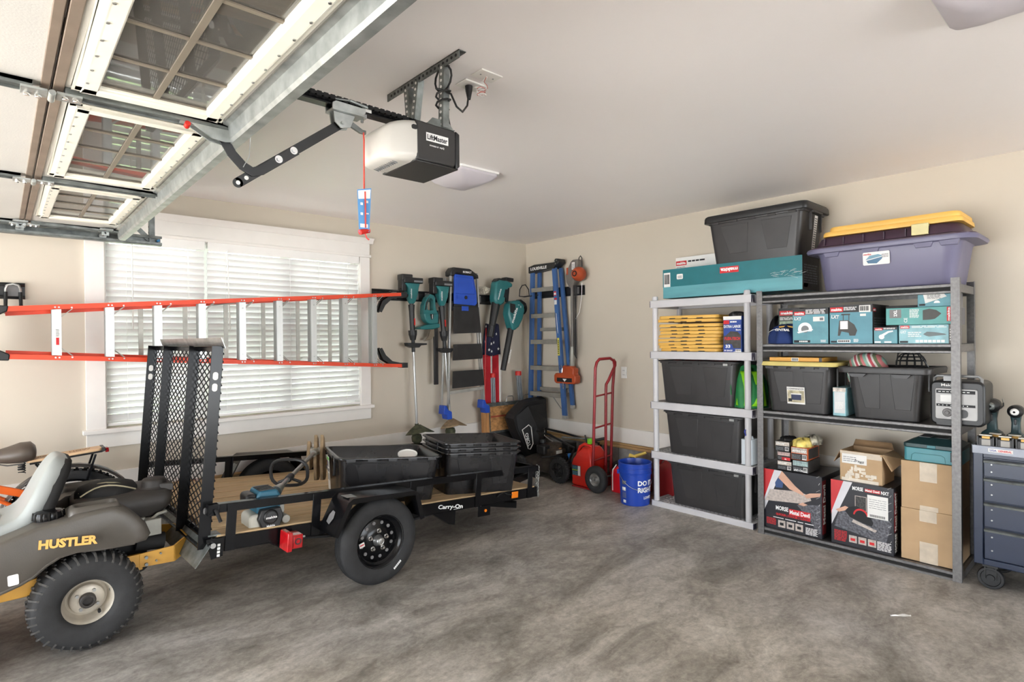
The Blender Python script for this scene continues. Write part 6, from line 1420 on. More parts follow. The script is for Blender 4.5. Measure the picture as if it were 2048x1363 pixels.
gc = thing('fuel_can', 'large orange red fuel can standing on the toe plate of the hand truck', 'fuel can', (4.45, 3.80, 0.013))
mk('can_body', can_mesh(0.27, 0.26, 0.40, 0), M_gas, gc, ang=55)
mk('can_handle', MB().tube([(-0.06, 0.11, 0.24), (-0.075, 0.085, 0.31), (-0.08, 0.05, 0.385), (-0.07, 0.0, 0.415), (-0.05, -0.06, 0.40), (-0.04, -0.09, 0.375)], 0.017, 10), M_gas, gc)
mk('label_green_blue', MB().box(-0.1325, -0.1305, 0.005, 0.115, 0.10, 0.20), mat('label_navy', (30, 50, 80), 0.5), gc)
f = Face(gc, (-0.1327, 0.115, 0.10), (0, -1, 0)); f.rect(0.0, 0.075, 0.048, 0.058, mat('label_lime', (150, 190, 50), 0.5), 'label_stripe', lift=0.001); f.rect(0.076, 0.108, 0.002, 0.098, M_paper, 'warning_label', lift=0.001)
f.lines(0.008, 0.07, 0.064, 0.095, 4, mat('label_teal', (90, 150, 160), 0.5), lift=0.001); f.lines(0.008, 0.07, 0.005, 0.044, 4, MATS['label_teal'], lift=0.001)
mk('spout', MB().cyl((0.0, -0.03, 0.38), (0.0, -0.03, 0.45), 0.024, n=14).cyl((0.0, -0.03, 0.44), (0.09, -0.14, 0.47), 0.015, n=10).cyl((-0.04, 0.0, 0.42), (-0.04, 0.02, 0.50), 0.008, n=8), M_blk, gc)
mk('spout_clip', MB().box(-0.075, -0.03, -0.07, -0.035, 0.42, 0.475), mat('lime_green_plastic', (128, 208, 50), 0.4), gc, bev=0.006)
gc = thing('fuel_can', 'bright red fuel can with a yellow spout and white strip behind the blue bucket', 'fuel can', (4.56, 3.36, 0.0))
mk('can_body', can_mesh(0.30, 0.30, 0.32, 0), M_gas2, gc, ang=55)
mk('white_strip', MB().tube([(-0.152, 0.115, 0.02), (-0.152, 0.115, 0.17), (-0.150, 0.11, 0.22), (-0.135, 0.08, 0.27)], 0.0055, 6), M_inkw, gc)
M_spy = mat('yellow_spout_plastic', (232, 200, 90), 0.4)
mk('spout', MB().cyl((0.02, -0.03, 0.345), (0.07, -0.12, 0.385), 0.017, 0.012, n=12).cyl((0.03, -0.03, 0.33), (0.0, 0.03, 0.35), 0.018, n=10), M_spy, gc)
mk('spout_collar', MB().cyl((0.02, -0.0, 0.29), (0.02, -0.0, 0.335), 0.03, n=16), M_blk, gc)
gc = thing('fuel_can', 'dark red fuel can half hidden behind the left post of the grey shelf unit', 'fuel can', (4.70, 3.02, 0.0))
mk('can_body', can_mesh(0.24, 0.24, 0.36, 0), M_gasd, gc, ang=55)
mk('can_handle', MB().tube([(-0.05, 0.10, 0.26), (-0.05, 0.06, 0.34), (-0.05, -0.04, 0.365), (-0.05, -0.08, 0.34)], 0.014, 8), M_gasd, gc)

# ---- bucket
M_bkt = mat('bucket_blue', (24, 62, 160), 0.34, var=0.03)
bc = thing('blue_bucket', 'royal blue plastic bucket with white lettering standing beside the grey shelves', 'bucket', (4.275, 3.115, 0))
prof = [(0.0, 0.0), (0.126, 0.0), (0.130, 0.006), (0.140, 0.27), (0.147, 0.272), (0.149, 0.29), (0.1455, 0.293), (0.146, 0.32), (0.150, 0.323), (0.150, 0.332), (0.1465, 0.335), (0.148, 0.365), (0.152, 0.368), (0.152, 0.374), (0.145, 0.374), (0.142, 0.36), (0.134, 0.25), (0.125, 0.01), (0.0, 0.01)]
mk('pail', MB().lathe(prof, 56), M_bkt, bc, ang=30)
view = math.atan2(-3.115, -4.275)
def bent(body, ang, z, w_, h, m, bold=0.02, rad=None):
    """lettering wrapped round the pail, ang = degrees to the right of the side that faces the garage door"""
    me = tmesh(body, bold).copy(); me.materials.append(m)
    for v in me.vertices:
        zz = z+v.co.y*h; r = 0.130+(zz/0.27)*0.010+0.0008+v.co.z*0.0008
        a = view + R_(ang) + (v.co.x*w_)/0.135
        v.co = (r*math.cos(a), r*math.sin(a), zz)
    o = bpy.data.objects.new('lettering', me); COL.objects.link(o); o.parent = bc; return o
def bent_rect(ang, z, w_, h, m, name='printed_label', lift=0.0006):
    mb = MB()
    def fn(u, v):
        zz = z+v*h; r = 0.130+(zz/0.27)*0.010+lift; a = view+R_(ang)+(u*w_)/0.135
        return (r*math.cos(a), r*math.sin(a), zz)
    mb.grid(fn, 12, 1); return mk(name, mb, m, bc, sol=0.0004)
bent('DO IT', 10, 0.182, 0.155, 0.046, M_inkw, 0.035); bent('RiGHT', 10, 0.122, 0.165, 0.046, M_inkw, 0.035)
bent("LOWE'S", 34, 0.062, 0.09, 0.026, M_inkw, 0.02)
for k, (z, h) in enumerate(((0.065, 0.055), (0.125, 0.045), (0.185, 0.02))):
    for j in range(int(h/0.006)): bent_rect(-55, z+j*0.006, 0.045, 0.0028, M_inkg, 'small_print')
bent_rect(-55, 0.13, 0.04, 0.03, M_inkw); bent_rect(-55, 0.190, 0.048, 0.03, M_inkg); bent_rect(-51, 0.022, 0.032, 0.026, M_paper, 'barcode_label')
pts = []
for k in range(15):
    a = math.pi*k/14; b = view-1.25+math.pi*k/14
    pts.append((0.153*math.cos(b), 0.153*math.sin(b), 0.29-0.14*math.sin(a)))
mk('wire_bail', MB().tube(pts, 0.0022, 6), M_steel, bc)
mk('bail_ear', MB().box(-0.012, 0.012, -0.01, 0.01, -0.02, 0.02), M_bkt, bc, loc=(0.152*math.cos(view-1.25), 0.152*math.sin(view-1.25), 0.29), bev=0.003)
# ================================================================== SHELVES (local x to the right, y into depth, z up; turned to face the door)
RZ = R_(-90)
M_shg = mat('shelf_grey_plastic', (198, 196, 198), 0.42, var=0.02, bump=0.15, bs=300)
M_shd = mat('shelf_purple_grey_end', (86, 82, 100), 0.5)
# ---- grey plastic unit: X 4.32-4.78, Y 2.97-2.045
sg = thing('plastic_shelf_unit', 'light grey plastic five tier shelf unit between the bucket and the dark metal shelves', 'shelf unit', (4.32, 2.97, 0), RZ)
SW, SD = 0.925, 0.46
LEV = [0.048, 0.485, 0.925, 1.37, 1.82]
for zt in LEV:
    mb = MB().box(0, SW, 0, 0.018, zt-0.066, zt).box(0, SW, SD-0.018, SD, zt-0.066, zt).box(0, 0.018, 0.018, SD-0.018, zt-0.066, zt).box(SW-0.018, SW, 0.018, SD-0.018, zt-0.066, zt)
    sh = mk('shelf', mb, M_shg, sg, bev=0.006)
    mb = MB()
    for k in range(24):
        x = 0.03+k*(SW-0.06)/23; mb.box(x-0.007, x+0.007, 0.018, SD-0.018, zt-0.022, zt-0.004)
    for k in range(9):
        y = 0.035+k*(SD-0.07)/8; mb.box(0.018, SW-0.018, y-0.007, y+0.007, zt-0.018, zt-0.006)
    mk('grating', mb, M_shg, sh, smooth=False)
    mk('end_cap', MB().box(SW-0.004, SW+0.0015, -0.001, 0.05, zt-0.06, zt-0.006), M_shd, sh, bev=0.001)
    mk('end_cap', MB().box(-0.0015, 0.004, -0.001, 0.05, zt-0.06, zt-0.006), M_shd, sh, bev=0.001)
for x in (0.035, SW-0.05):
    for y in (0.03, SD-0.035):
        mb = MB()
        for a, b in zip(LEV[:-1], LEV[1:]): mb.cyl((x, y, a-0.002), (x, y, b-0.064), 0.024, n=20)
        mb.lathe([(0.0, 1.857), (0.02, 1.855), (0.025, 1.845), (0.025, 1.80), (0, 1.80)], 20, c=(x, y, 0)); mb.lathe([(0.0, 0.0), (0.02, 0.0), (0.02, 0.01), (0, .01)], 12, c=(x, y, 0))
        mk('post', mb, M_shg, sg)['kind'] = 'stuff' if False else 'part'
for o in kids(sg):
    if 'kind' in o.keys() and o['kind'] == 'part': del o['kind']
# ---- dark metal unit: X 4.28-4.74, Y 1.99-0.76
M_hmr = mat('hammered_grey_steel', (112, 110, 109), 0.36, 0.45, var=0.1, vs=60, bump=0.5, bs=300)
M_mdf = mat('shelf_board', (60, 56, 54), 0.35, var=0.1)
sb = thing('metal_shelf_unit', 'wide dark hammered metal shelf unit full of tool boxes beside the blue drawer chest', 'shelf unit', (4.28, 1.99, 0), RZ)
BW, BD = 1.235, 0.46
BL = [0.055, 0.935, 1.435, 1.80]
for x0_, s_ in ((0, 1), (BW, -1)):
    for y0_, q in ((0, 1), (BD, -1)):
        a, b = sorted((x0_, x0_+s_*0.045)); c, d = sorted((x0_, x0_+s_*0.003)); e, g_ = sorted((y0_, y0_+q*0.003)); h_, i_ = sorted((y0_, y0_+q*0.035))
        mk('post', MB().box(a, b, e, g_, 0.0, 1.835).box(c, d, h_, i_, 0.0, 1.835), M_hmr, sb, bev=0.001)
for zt in BL:
    mb = MB()
    for y0_, q in ((0.004, 1), (BD-0.004, -1)):
        pr = [(y0_, zt-0.055), (y0_+q*0.004, zt-0.058), (y0_+q*0.004, zt-0.045), (y0_+q*0.010, zt-0.038), (y0_+q*0.010, zt-0.024), (y0_+q*0.002, zt-0.018), (y0_+q*0.002, zt-0.004), (y0_+q*0.006, zt-0.001), (y0_+q*0.03, zt-0.001), (y0_+q*0.03, zt-0.02), (y0_+q*0.014, zt-0.03), (y0_+q*0.016, zt-0.058)]
        mb.prism(pr, 0.003, BW-0.003, 'X')
    mb.box(0.003, 0.02, 0.01, BD-0.01, zt-0.05, zt-0.002).box(BW-0.02, BW-0.003, 0.01, BD-0.01, zt-0.05, zt-0.002)
    b_ = mk('shelf_beam', mb, M_hmr, sb, smooth=False)
    mk('groove_shade_strip', MB().box(0.046, BW-0.046, 0.0095, 0.0145, zt-0.040, zt-0.021), M_blkm, b_, smooth=False)  # dark strip stands in for the shade inside the beam recess
    mk('shelf_board', MB().box(0.02, BW-0.02, 0.02, BD-0.02, zt-0.014, zt-0.002), M_mdf, b_)

# ---- cartons and cases
def carton(name, label, cat, yl, yr, z0, z1, xf, dep, m, group=None, bev=0.002, rz=0.0, flaps=False):
    w_, h = yl-yr, z1-z0
    t = thing(name, label, cat, (xf, yl, z0), RZ+rz, group)
    mk('box_body' if not flaps else 'box_body', MB().box(0, w_, 0, dep, 0.0005, h), m, t, bev=bev)
    fr = Face(t, (0, 0, 0), (1, 0, 0)); sd = Face(t, (w_, 0, 0), (0, 1, 0))
    return t, fr, sd, w_, h
M_dkside = mat('box_side_dark', (58, 54, 52), 0.5, var=0.12, vs=20)
M_dkhead = mat('box_header_black', (44, 42, 42), 0.5, var=0.12, vs=20)
def logo(f, u, v, w_, h): f.rect(u, u+w_, v, v+h, M_inkr, 'red_logo_panel', lift=0.0012); f.text('makita', u+w_*0.08, v+h*0.2, w_*0.84, h*0.62, M_inkw, 0.04, lift=0.0020)
def circ(cx, cy, r, n=20, a0=0, a1=360): return [(cx+r*math.cos(R_(a0+(a1-a0)*k/n)), cy+r*math.sin(R_(a0+(a1-a0)*k/n))) for k in range(n+ (0 if a1-a0 == 360 else 1))]
# circular saw box
t, f, sd, w_, h = carton('tool_box', 'teal printed carton with a circular saw picture on the upper metal shelf', 'carton', 1.735, 1.495, 1.436, 1.69, 4.31, 0.30, M_tealbox)
f.rect(0, w_, h-0.045, h, M_dkhead, 'black_header'); logo(f, 0.01, h-0.05, 0.075, 0.028); f.lines(0.09, w_-0.01, h-0.04, h-0.006, 4, M_inkw, lift=0.0012)
f.text('LXT', 0.012, h-0.082, 0.05, 0.022, M_inkw, 0.03, shear=0.2); f.rect(0.14, 0.215, h-0.095, h-0.062, M_paper); f.rects([(0.185, 0.208, h-0.088, h-0.07)], M_inkg, lift=0.0012)
f.poly(circ(0.085, 0.105, 0.048, 24, -20, 200), M_inkw, 'saw_guard_picture'); f.poly(circ(0.085, 0.105, 0.026, 20), M_inkg, 'saw_blade_picture', lift=0.0008); f.poly([(0.03, 0.085), (0.04, 0.075), (0.14, 0.098), (0.138, 0.105)], M_inkw, 'saw_base_picture', lift=0.001)
f.rect(0.008, 0.12, 0.008, 0.026, M_inkk, 'code_strip'); f.rects([(0.045+0.012*k, 0.054+0.012*k, 0.012, 0.022) for k in range(5)], M_inkw, lift=0.0014)
f.lines(0.19, 0.225, 0.012, 0.03, 4, M_inkw); sd.rect(0, 0.30, 0, h, M_dkside, 'printed_side'); sd.lines(0.03, 0.25, 0.05, h-0.05, 7, M_inkg)
# work light box
t, f, sd, w_, h = carton('tool_box', 'taller teal printed carton with a work light picture and barcode on the upper metal shelf', 'carton', 1.485, 1.222, 1.436, 1.70, 4.305, 0.36, mat('teal_box_print_2', (76, 138, 154), 0.42, var=0.05, vs=10))
f.rect(0, w_, h-0.05, h, M_dkhead, 'black_header'); logo(f, 0.006, h-0.045, 0.08, 0.032); f.barcode(0.185, 0.252, h-0.052, h-0.006, lift=0.001); f.lines(0.09, 0.17, h-0.035, h-0.01, 3, M_inkw, lift=0.0012)
f.text('LXT', 0.012, h-0.088, 0.05, 0.024, M_inkw, 0.03, shear=0.2); f.rect(0.19, 0.225, h-0.078, h-0.062, M_paper)
f.rect(0.068, 0.115, 0.10, 0.155, M_inkw, 'lamp_picture', lift=0.0012); f.poly([(0.052, 0.055), (0.066, 0.055), (0.075, 0.085), (0.12, 0.075), (0.125, 0.055), (0.16, 0.055), (0.172, 0.09), (0.155, 0.13), (0.13, 0.15), (0.12, 0.16), (0.062, 0.16), (0.056, 0.10)], mat('picture_dark_grey', (74, 74, 72), 0.6), 'lamp_body_picture'); f.rect(0.075, 0.13, 0.195, 0.205, MATS['picture_dark_grey'], 'lamp_handle_picture'); f.rects([(0.085, 0.09, 0.16, 0.196), (0.12, 0.125, 0.16, 0.196)], MATS['picture_dark_grey'])
f.rect(0.05, 0.13, 0.008, 0.028, M_inkw, 'code_strip'); f.rects([(0.056+0.012*k, 0.064+0.012*k, 0.012, 0.024) for k in range(6)], M_inkk, lift=0.0014); f.lines(0.15, 0.18, 0.012, 0.035, 4, M_inkw); f.rect(0.008, 0.045, 0.008, 0.02, M_inkk, 'code_strip')
sd.rect(0, 0.36, 0, h, M_dkside, 'printed_side'); logo(sd, 0.01, h-0.05, 0.06, 0.025); sd.lines(0.03, 0.3, 0.03, h-0.08, 9, M_inkg)
# box behind, left
t, f, sd, w_, h = carton('tool_box', 'dark printed carton with a red logo behind the folded navy shirt', 'carton', 1.90, 1.745, 1.436, 1.705, 4.46, 0.2, mat('dark_print', (84, 92, 84), 0.6, var=0.3, vs=18))
f.rect(0, w_, h-0.05, h, M_dkhead, 'black_header'); logo(f, 0.008, h-0.055, 0.12, 0.035); f.lines(0.01, w_-0.01, h-0.09, h-0.065, 3, M_inkw); f.rect(0.008, w_-0.008, 0.07, h-0.1, mat('pale_green_print', (170, 186, 160), 0.6, var=0.2, vs=30), 'picture_panel')
t, f, sd, w_, h = carton('tool_box', 'dark carton seen behind the work light carton on the upper metal shelf', 'carton', 1.205, 1.02, 1.436, 1.69, 4.53, 0.18, M_dkside)
f.lines(0.02, w_-0.02, 0.15, h-0.02, 8, M_inkg)
# grinder box
t, f, sd, w_, h = carton('tool_box', 'small teal carton with a grinder picture under the tilted long carton', 'carton', 1.215, 1.083, 1.436, 1.545, 4.305, 0.3, M_tealbox)
f.rect(0, w_, h-0.018, h, M_dkhead, 'black_header'); logo(f, 0.006, h-0.022, 0.045, 0.016); f.lines(0.056, w_-0.01, h-0.014, h-0.003, 2, M_inkw, lift=0.0012)
f.poly([(0.035, 0.055), (0.05, 0.045), (0.085, 0.072), (0.11, 0.078), (0.108, 0.086), (0.08, 0.082)], M_inkw, 'grinder_picture'); f.poly(circ(0.045, 0.045, 0.016, 14), M_inkw, 'grinder_disc_picture', lift=0.0010); f.rect(0.005, 0.04, 0.006, 0.016, M_inkw, 'code_strip'); f.rect(0.06, 0.1, 0.006, 0.016, M_inkw, 'code_strip')
# reciprocating saw box
t, f, sd, w_, h = carton('tool_box', 'long pale teal carton at the bottom right of the upper metal shelf', 'carton', 1.075, 0.815, 1.436, 1.555, 4.31, 0.36, mat('pale_teal_print', (140, 186, 194), 0.45, var=0.1, vs=16))
logo(f, 0.008, h-0.022, 0.05, 0.018); f.lines(0.07, w_-0.01, h-0.018, h-0.004, 2, M_inkw, lift=0.0012); f.text('LXT', 0.01, h-0.052, 0.03, 0.018, M_inkw, 0.03, shear=0.2); f.lines(0.05, 0.12, 0.045, 0.08, 3, M_inkw)
f.poly([(0.13, 0.06), (0.15, 0.075), (0.19, 0.072), (0.24, 0.062), (0.25, 0.055), (0.2, 0.05), (0.16, 0.045), (0.145, 0.05)], mat('picture_grey', (110, 120, 122), 0.6), 'saw_picture'); f.rect(0.006, 0.05, 0.006, 0.018, M_inkk, 'code_strip')
f.rects([(0.09+0.022*k, 0.108+0.022*k, 0.008, 0.024) for k in range(7)], M_inkw); sd.rect(0, 0.36, 0, h, M_gray, 'printed_side'); sd.lines(0.02, 0.3, 0.02, h-0.02, 5, M_inkw)
# heated jacket box
t, f, sd, w_, h = carton('tool_box', 'teal carton with a jacket picture and 2XL mark lying on the long pale carton', 'carton', 1.145, 0.80, 1.556, 1.665, 4.305, 0.38, mat('green_teal_print', (84, 156, 152), 0.45, var=0.06, vs=12))
f.rect(0.02, 0.085, 0.045, 0.10, M_gray, 'size_panel'); f.text('2XL', 0.062, 0.055, 0.042, 0.018, M_inkw, 0.03, rot=90, lift=0.0014); f.text('CE', 0.118, 0.015, 0.03, 0.018, M_inkw, 0.01, rot=90); f.lines(0.13, 0.18, 0.045, 0.1, 8, M_inkw)
f.poly([(0.20, 0.028), (0.20, 0.09), (0.235, 0.098), (0.27, 0.088), (0.295, 0.066), (0.28, 0.05), (0.262, 0.034), (0.24, 0.03)], MATS['picture_dark_grey'], 'jacket_picture'); f.rect(0.322, 0.342, 0.018, 0.105, M_inkr, 'red_logo_panel'); f.text('makita', 0.338, 0.022, 0.08, 0.013, M_inkw, 0.03, rot=90, lift=0.0014)
sd.rect(0, 0.38, 0, h, M_gray, 'printed_side'); sd.lines(0.02, 0.15, 0.02, h-0.02, 5, M_inkw)
t, f, sd, w_, h = carton('tool_box', 'small teal carton with a torn shipping label right under the top shelf', 'carton', 0.975, 0.80, 1.666, 1.768, 4.32, 0.3, M_tealbox)
f.poly([(0.025, 0.095), (0.12, 0.098), (0.15, 0.06), (0.04, 0.022), (0.035, 0.05)], M_paper, 'torn_label'); f.lines(0.05, 0.12, 0.05, 0.09, 6, M_inkg, lift=0.0012); f.rect(0.008, 0.04, 0.008, 0.02, M_inkk, 'code_strip'); f.poly(circ(0.10, 0.022, 0.016, 12, 0, 180), M_inkw, 'tool_picture'); sd.rect(0, 0.3, 0, h, M_gray, 'printed_side')
# navy folded shirt
def cloth_lump(name, label, cat, loc, sx, sy, sz, m, seed, rz=RZ, amp=0.12, parts=None):
    rnd = random.Random(seed); ph = [rnd.uniform(0, 6) for _ in range(8)]
    def fn(u, v):
        a = 2*math.pi*u; b = math.pi*(v*0.5)
        fold = 1+amp*math.sin(5*a+ph[0]+2*v)*math.sin(math.pi*v*0.9)+amp*0.6*math.sin(9*a+ph[1])
        r = math.cos(b)**0.55 if v < 1 else 0
        return (sx/2*r*fold*math.cos(a)+sx/2, sy/2*r*fold*math.sin(a)+sy/2, sz*(math.sin(b)**0.8)*(1+0.10*math.sin(6*a+ph[2])+0.05*math.sin(13*a*1+ph[3]))+0.001)
    t = thing(name, label, cat, loc, rz); mk('cloth', MB().grid(fn, 48, 16), m, t, ang=70); return t
t = cloth_lump('folded_shirt', 'crumpled navy blue shirt with white lettering at the left of the upper metal shelf', 'shirt', (4.30, 1.955, 1.436), 0.24, 0.28, 0.13, mat('navy_shirt', (26, 48, 100), 0.85, var=0.08), 3)
f = Face(t, (0.09, 0.02, 0.092), (1, 0, -0.06), (0, 0.45, 1)); f.text('CENTRAL', 0.0, 0.0, 0.105, 0.019, M_inkw, 0.03, lift=0.012)
mk('hem_line', MB().tube([(0.03, 0.03, 0.085), (0.07, 0.02, 0.104), (0.12, 0.02, 0.112)], 0.0015, 5), M_inkw, t)
mk('yellow_trim', MB().tube([(0.10, 0.06, 0.125), (0.15, 0.08, 0.13), (0.21, 0.09, 0.12)], 0.006, 6), M_yel, t)
# dark bag behind posts
t = cloth_lump('dark_bag', 'dark crumpled bag behind the left post of the upper metal shelf', 'bag', (4.50, 2.02, 1.436), 0.13, 0.2, 0.20, M_bag, 9)

# ---- yellow lids on the grey shelf
M_yel2 = mat('yellow_lid_plastic_deep', (226, 176, 84), 0.45, var=0.03)  # slightly deeper yellow for every other lid
zs = [1.372, 1.400, 1.428, 1.458, 1.490, 1.519, 1.548, 1.580, 1.622, 1.652]
rnd = random.Random(11)
words = ['lowest', 'second', 'third', 'fourth', 'fifth', 'sixth', 'seventh', 'eighth', 'ninth', 'topmost']
for k, z in enumerate(zs):
    L = 0.60 if k not in (0, 9) else 0.57
    off = [0.04, 0.02, 0.0, 0.0, 0.015, 0.03, 0.025, 0.02, 0.0, 0.025][k]
    nm = 'yellow storage tote lid, %s from the bottom of the pile on the grey shelf' % words[k] if k not in (0, 9) else 'yellow storage tote lid, %s of the pile on the grey shelf' % words[k]
    t = thing('tote_lid', nm, 'tote lid', (4.36, 2.945-off-L/2+0.0, z), RZ, 'yellow lids piled on the grey shelf')
    t.location = (4.37+0.19, 2.945-off-L/2, z)
    tilt = [0, 0.6, 1.6, 1.0, 0.2, 0, 0, -0.3, -0.8, -0.4][k]
    t.rotation_euler = (0, R_(0), RZ); t.rotation_euler = Euler((0, 0, RZ)); 
    p_ = lid_geo(L, 0.40, M_yel if k % 2 else M_yel2, t, h=0.026)
    p_.rotation_euler = (0, R_(-tilt), 0)
    mb = MB()
    for sx in (-0.16, -0.04, 0.10): mb.box(sx, sx+0.055, -0.2035, -0.195, 0.000, 0.006)
    o = mk('hole', mb, M_inkk, t); o.rotation_euler = (0, R_(-tilt), 0)
# ---- bag carton
t, f, sd, w_, h = carton('bag_carton', 'blue carton of extra large bin bags beside the yellow lids', 'carton', 2.285, 2.135, 1.371, 1.655, 4.335, 0.12, mat('carton_blue', (30, 66, 146), 0.5, var=0.03))
f.rect(0, w_, h-0.028, h, M_paper, 'white_top'); f.rect(0.002, 0.05, h-0.062, h-0.032, M_inkr, 'red_logo_panel'); f.lines(0.058, 0.118, h-0.05, h-0.038, 1, M_inkw, fill=0.9)
f.text('EXTRA LARGE', 0.004, h-0.092, w_-0.01, 0.022, M_inkw, 0.03); f.text('Bags', w_-0.045, h-0.118, 0.04, 0.016, M_inkw, 0.03)
f.poly([(0.02, 0.03), (w_-0.004, 0.03), (w_-0.004, 0.13), (w_-0.03, 0.16), (0.06, 0.165), (0.02, 0.13), (0.005, 0.13), (0.005, 0.07)], mat('bag_picture', (66, 62, 60), 0.6, var=0.2, vs=30), 'bag_picture'); f.text('FLEX-TECH', 0.01, 0.095, w_-0.02, 0.024, M_inkr, 0.05, lift=0.0014)
f.poly([(0.0, 0.0), (0.085, 0.0), (0.085, 0.03), (0.07, 0.062), (0.03, 0.066), (0.0, 0.045)], M_inkb, 'blue_badge', lift=0.0012); f.text('33', 0.018, 0.032, 0.04, 0.026, M_inkw, 0.04, lift=0.002); f.text('90 BAGS', 0.006, 0.006, 0.07, 0.012, M_inkw, 0.03, lift=0.002); f.barcode(0.1, 0.145, 0.004, 0.022, lift=0.0012); f.rect(0, w_, 0, 0.004, M_paper, 'white_base')
t = cloth_lump('bin_bag_roll', 'crumpled black bag poking up behind the blue bag carton', 'bag', (4.40, 2.26, 1.655), 0.12, 0.1, 0.035, M_bag, 5)
t.location.x = 4.34

# ---- dark totes on the grey unit
for k, (z, lab) in enumerate(((0.927, 'dark grey tote on the third shelf of the grey unit beside the green bag'), (0.487, 'dark grey tote on the second lowest shelf of the grey unit'), (0.050, 'dark grey tote on the bottom shelf of the grey unit'))):
    yc = (2.545, 2.495, 2.46)[k]
    t = tote('storage_tote', lab, 'storage tote', 0.76, 0.42, 0.365, (4.34+0.21, yc, z), RZ, M_tote2, 'dark totes on the grey shelves', taper=0.84)
    mk('latch', MB().box(0.25, 0.29, -0.213, -0.204, 0.33, 0.35), M_steel, t, bev=0.002)
    if k == 0:
        mb = MB(); 
        mk('bag_top', MB().grid(lambda u, v: (-0.28+0.56*u, -0.15+0.3*v, 0.355+0.02*math.sin(u*17)*math.sin(v*9)), 20, 8), mat('red_mesh_bag', (120, 40, 34), 0.8, var=0.4, vs=30), t)
# white box and blue lanyard
t = tag(mk('white_canister', MB().prism(rrect(0, 0.09, 0, 0.12, 0.015), 0, 0.20, 'Z').lathe([(0.0, 0.225), (0.03, 0.222), (0.035, 0.20)], 16, c=(0.045, 0.05, 0)), mat('pale_blue_white_plastic', (206, 214, 220), 0.4, var=0.02), bev=0.004), 'pale white plastic canister squeezed beside the tote on the second grey shelf', 'canister')
t.location = (4.345, 2.155, 0.487); t.rotation_euler = (0, 0, RZ)
t = tag(mk('blue_strap_loop', MB().tube([(0.0, 0, 0.0), (-0.012, -0.004, 0.012), (-0.018, 0, 0.03), (-0.008, 0.0, 0.045), (0.008, 0, 0.045), (0.014, 0, 0.03)], 0.005, 6), mat('blue_strap', (70, 80, 170), 0.6)), 'small blue strap loop hanging beside the tote on the second grey shelf', 'strap')
t.location = (4.33, 2.105, 0.72)
# green bag
t = cloth_lump('green_bag', 'bright lime and green reusable bag between the grey shelf tote and the post', 'bag', (4.36, 2.265, 0.927), 0.25, 0.26, 0.30, mat('dark_green_cloth', (30, 120, 62), 0.6, var=0.15, vs=9), 6, amp=0.10)
def gfn(u, v):
    a = math.pi*(1.02+0.98*u*1.0); z = 0.02+0.27*v; r = 1.02-0.30*v
    return (0.13+0.125*r*math.cos(a)*(0.98+0.04*math.sin(u*20)), 0.13+0.13*r*math.sin(a)*(0.98+0.05*math.sin(u*23+v*4)), z)
mk('lime_panel', MB().grid(gfn, 24, 8), mat('lime_cloth', (134, 206, 24), 0.55, var=0.08), t, sol=0.003, ang=70)
mk('bag_handle', MB().tube([(0.04, 0.02, 0.26), (0.02, 0.01, 0.20), (0.03, -0.005, 0.10)], 0.004, 6), MATS['dark_green_cloth'], t)

# ---- totes on the metal unit, middle shelf
t = tote('storage_tote', 'dark grey tote with a yellow lid and a picture label on the middle metal shelf', 'storage tote', 0.50, 0.40, 0.345, (4.30+0.20, 1.715, 0.937), RZ, M_tote2, taper=0.80)
lid_geo(0.56, 0.44, mat('yellow_lid_dusty', (206, 188, 110), 0.5, var=0.04), t, loc=(0.0, 0, 0.338), h=0.03)
f = Face(t, (-0.07, -0.166, 0.06), (1, 0, 0), (0, -0.10, 1)); f.rect(0, 0.125, 0, 0.125, M_paper, 'product_label', lift=0.004); f.text('COMMANDER', 0.005, 0.105, 0.115, 0.013, M_inkk, 0.0, lift=0.0055)
f.rect(0.004, 0.121, 0.012, 0.10, mat('picture_tan', (190, 180, 150), 0.6, var=0.2, vs=30), 'picture_panel', lift=0.0052); f.rect(0.03, 0.10, 0.03, 0.07, mat('picture_navy', (50, 56, 86), 0.6), 'tote_picture', lift=0.006); f.rect(0.028, 0.102, 0.07, 0.078, M_paper, 'lid_picture', lift=0.006); f.rect(0.01, 0.035, 0.018, 0.04, M_inkk, 'code_strip', lift=0.0065)
t, f, sd, w_, h = carton('flat_yellow_carton', 'flat amber yellow carton lying on the yellow lidded tote', 'carton', 1.915, 1.545, 1.306, 1.336, 4.33, 0.30, mat('amber_carton', (226, 166, 70), 0.5, var=0.03))
f.barcode(0.16, 0.21, 0.002, 0.028); f.rect(w_-0.02, w_, 0.0, h, M_dkside, 'dark_end')
t, f, sd, w_, h = carton('slim_carton', 'slim teal edged carton between the two middle shelf totes', 'carton', 1.472, 1.392, 0.937, 1.132, 4.32, 0.32, MATS['pale_teal_print'])
f.rect(0.008, w_-0.004, 0.02, h-0.03, mat('pale_grey_panel', (208, 210, 210), 0.5), 'white_panel'); f.rect(0.0, w_, h-0.028, h, mat('header_cream', (200, 190, 180), 0.5, var=0.2, vs=50), 'top_strip'); f.lines(0.015, w_-0.015, 0.05, 0.10, 5, M_paper, lift=0.0014)
t = tote('storage_tote', 'large open dark tote holding a helmet and a wire basket on the middle metal shelf', 'storage tote', 0.47, 0.40, 0.345, (4.30+0.20, 1.165, 0.937), RZ, M_tote2, taper=0.78)
mk('flared_rim', MB().loft([[(p[0], p[1], z) for p in rrect(-0.27+e, 0.27-e, -0.22+e, 0.22-e, 0.05)] for e, z in ((0.03, 0.30), (0.0, 0.305), (-0.004, 0.335), (0.0, 0.345), (0.04, 0.345), (0.045, 0.31))], cap=False), M_tote2, t, ang=50)
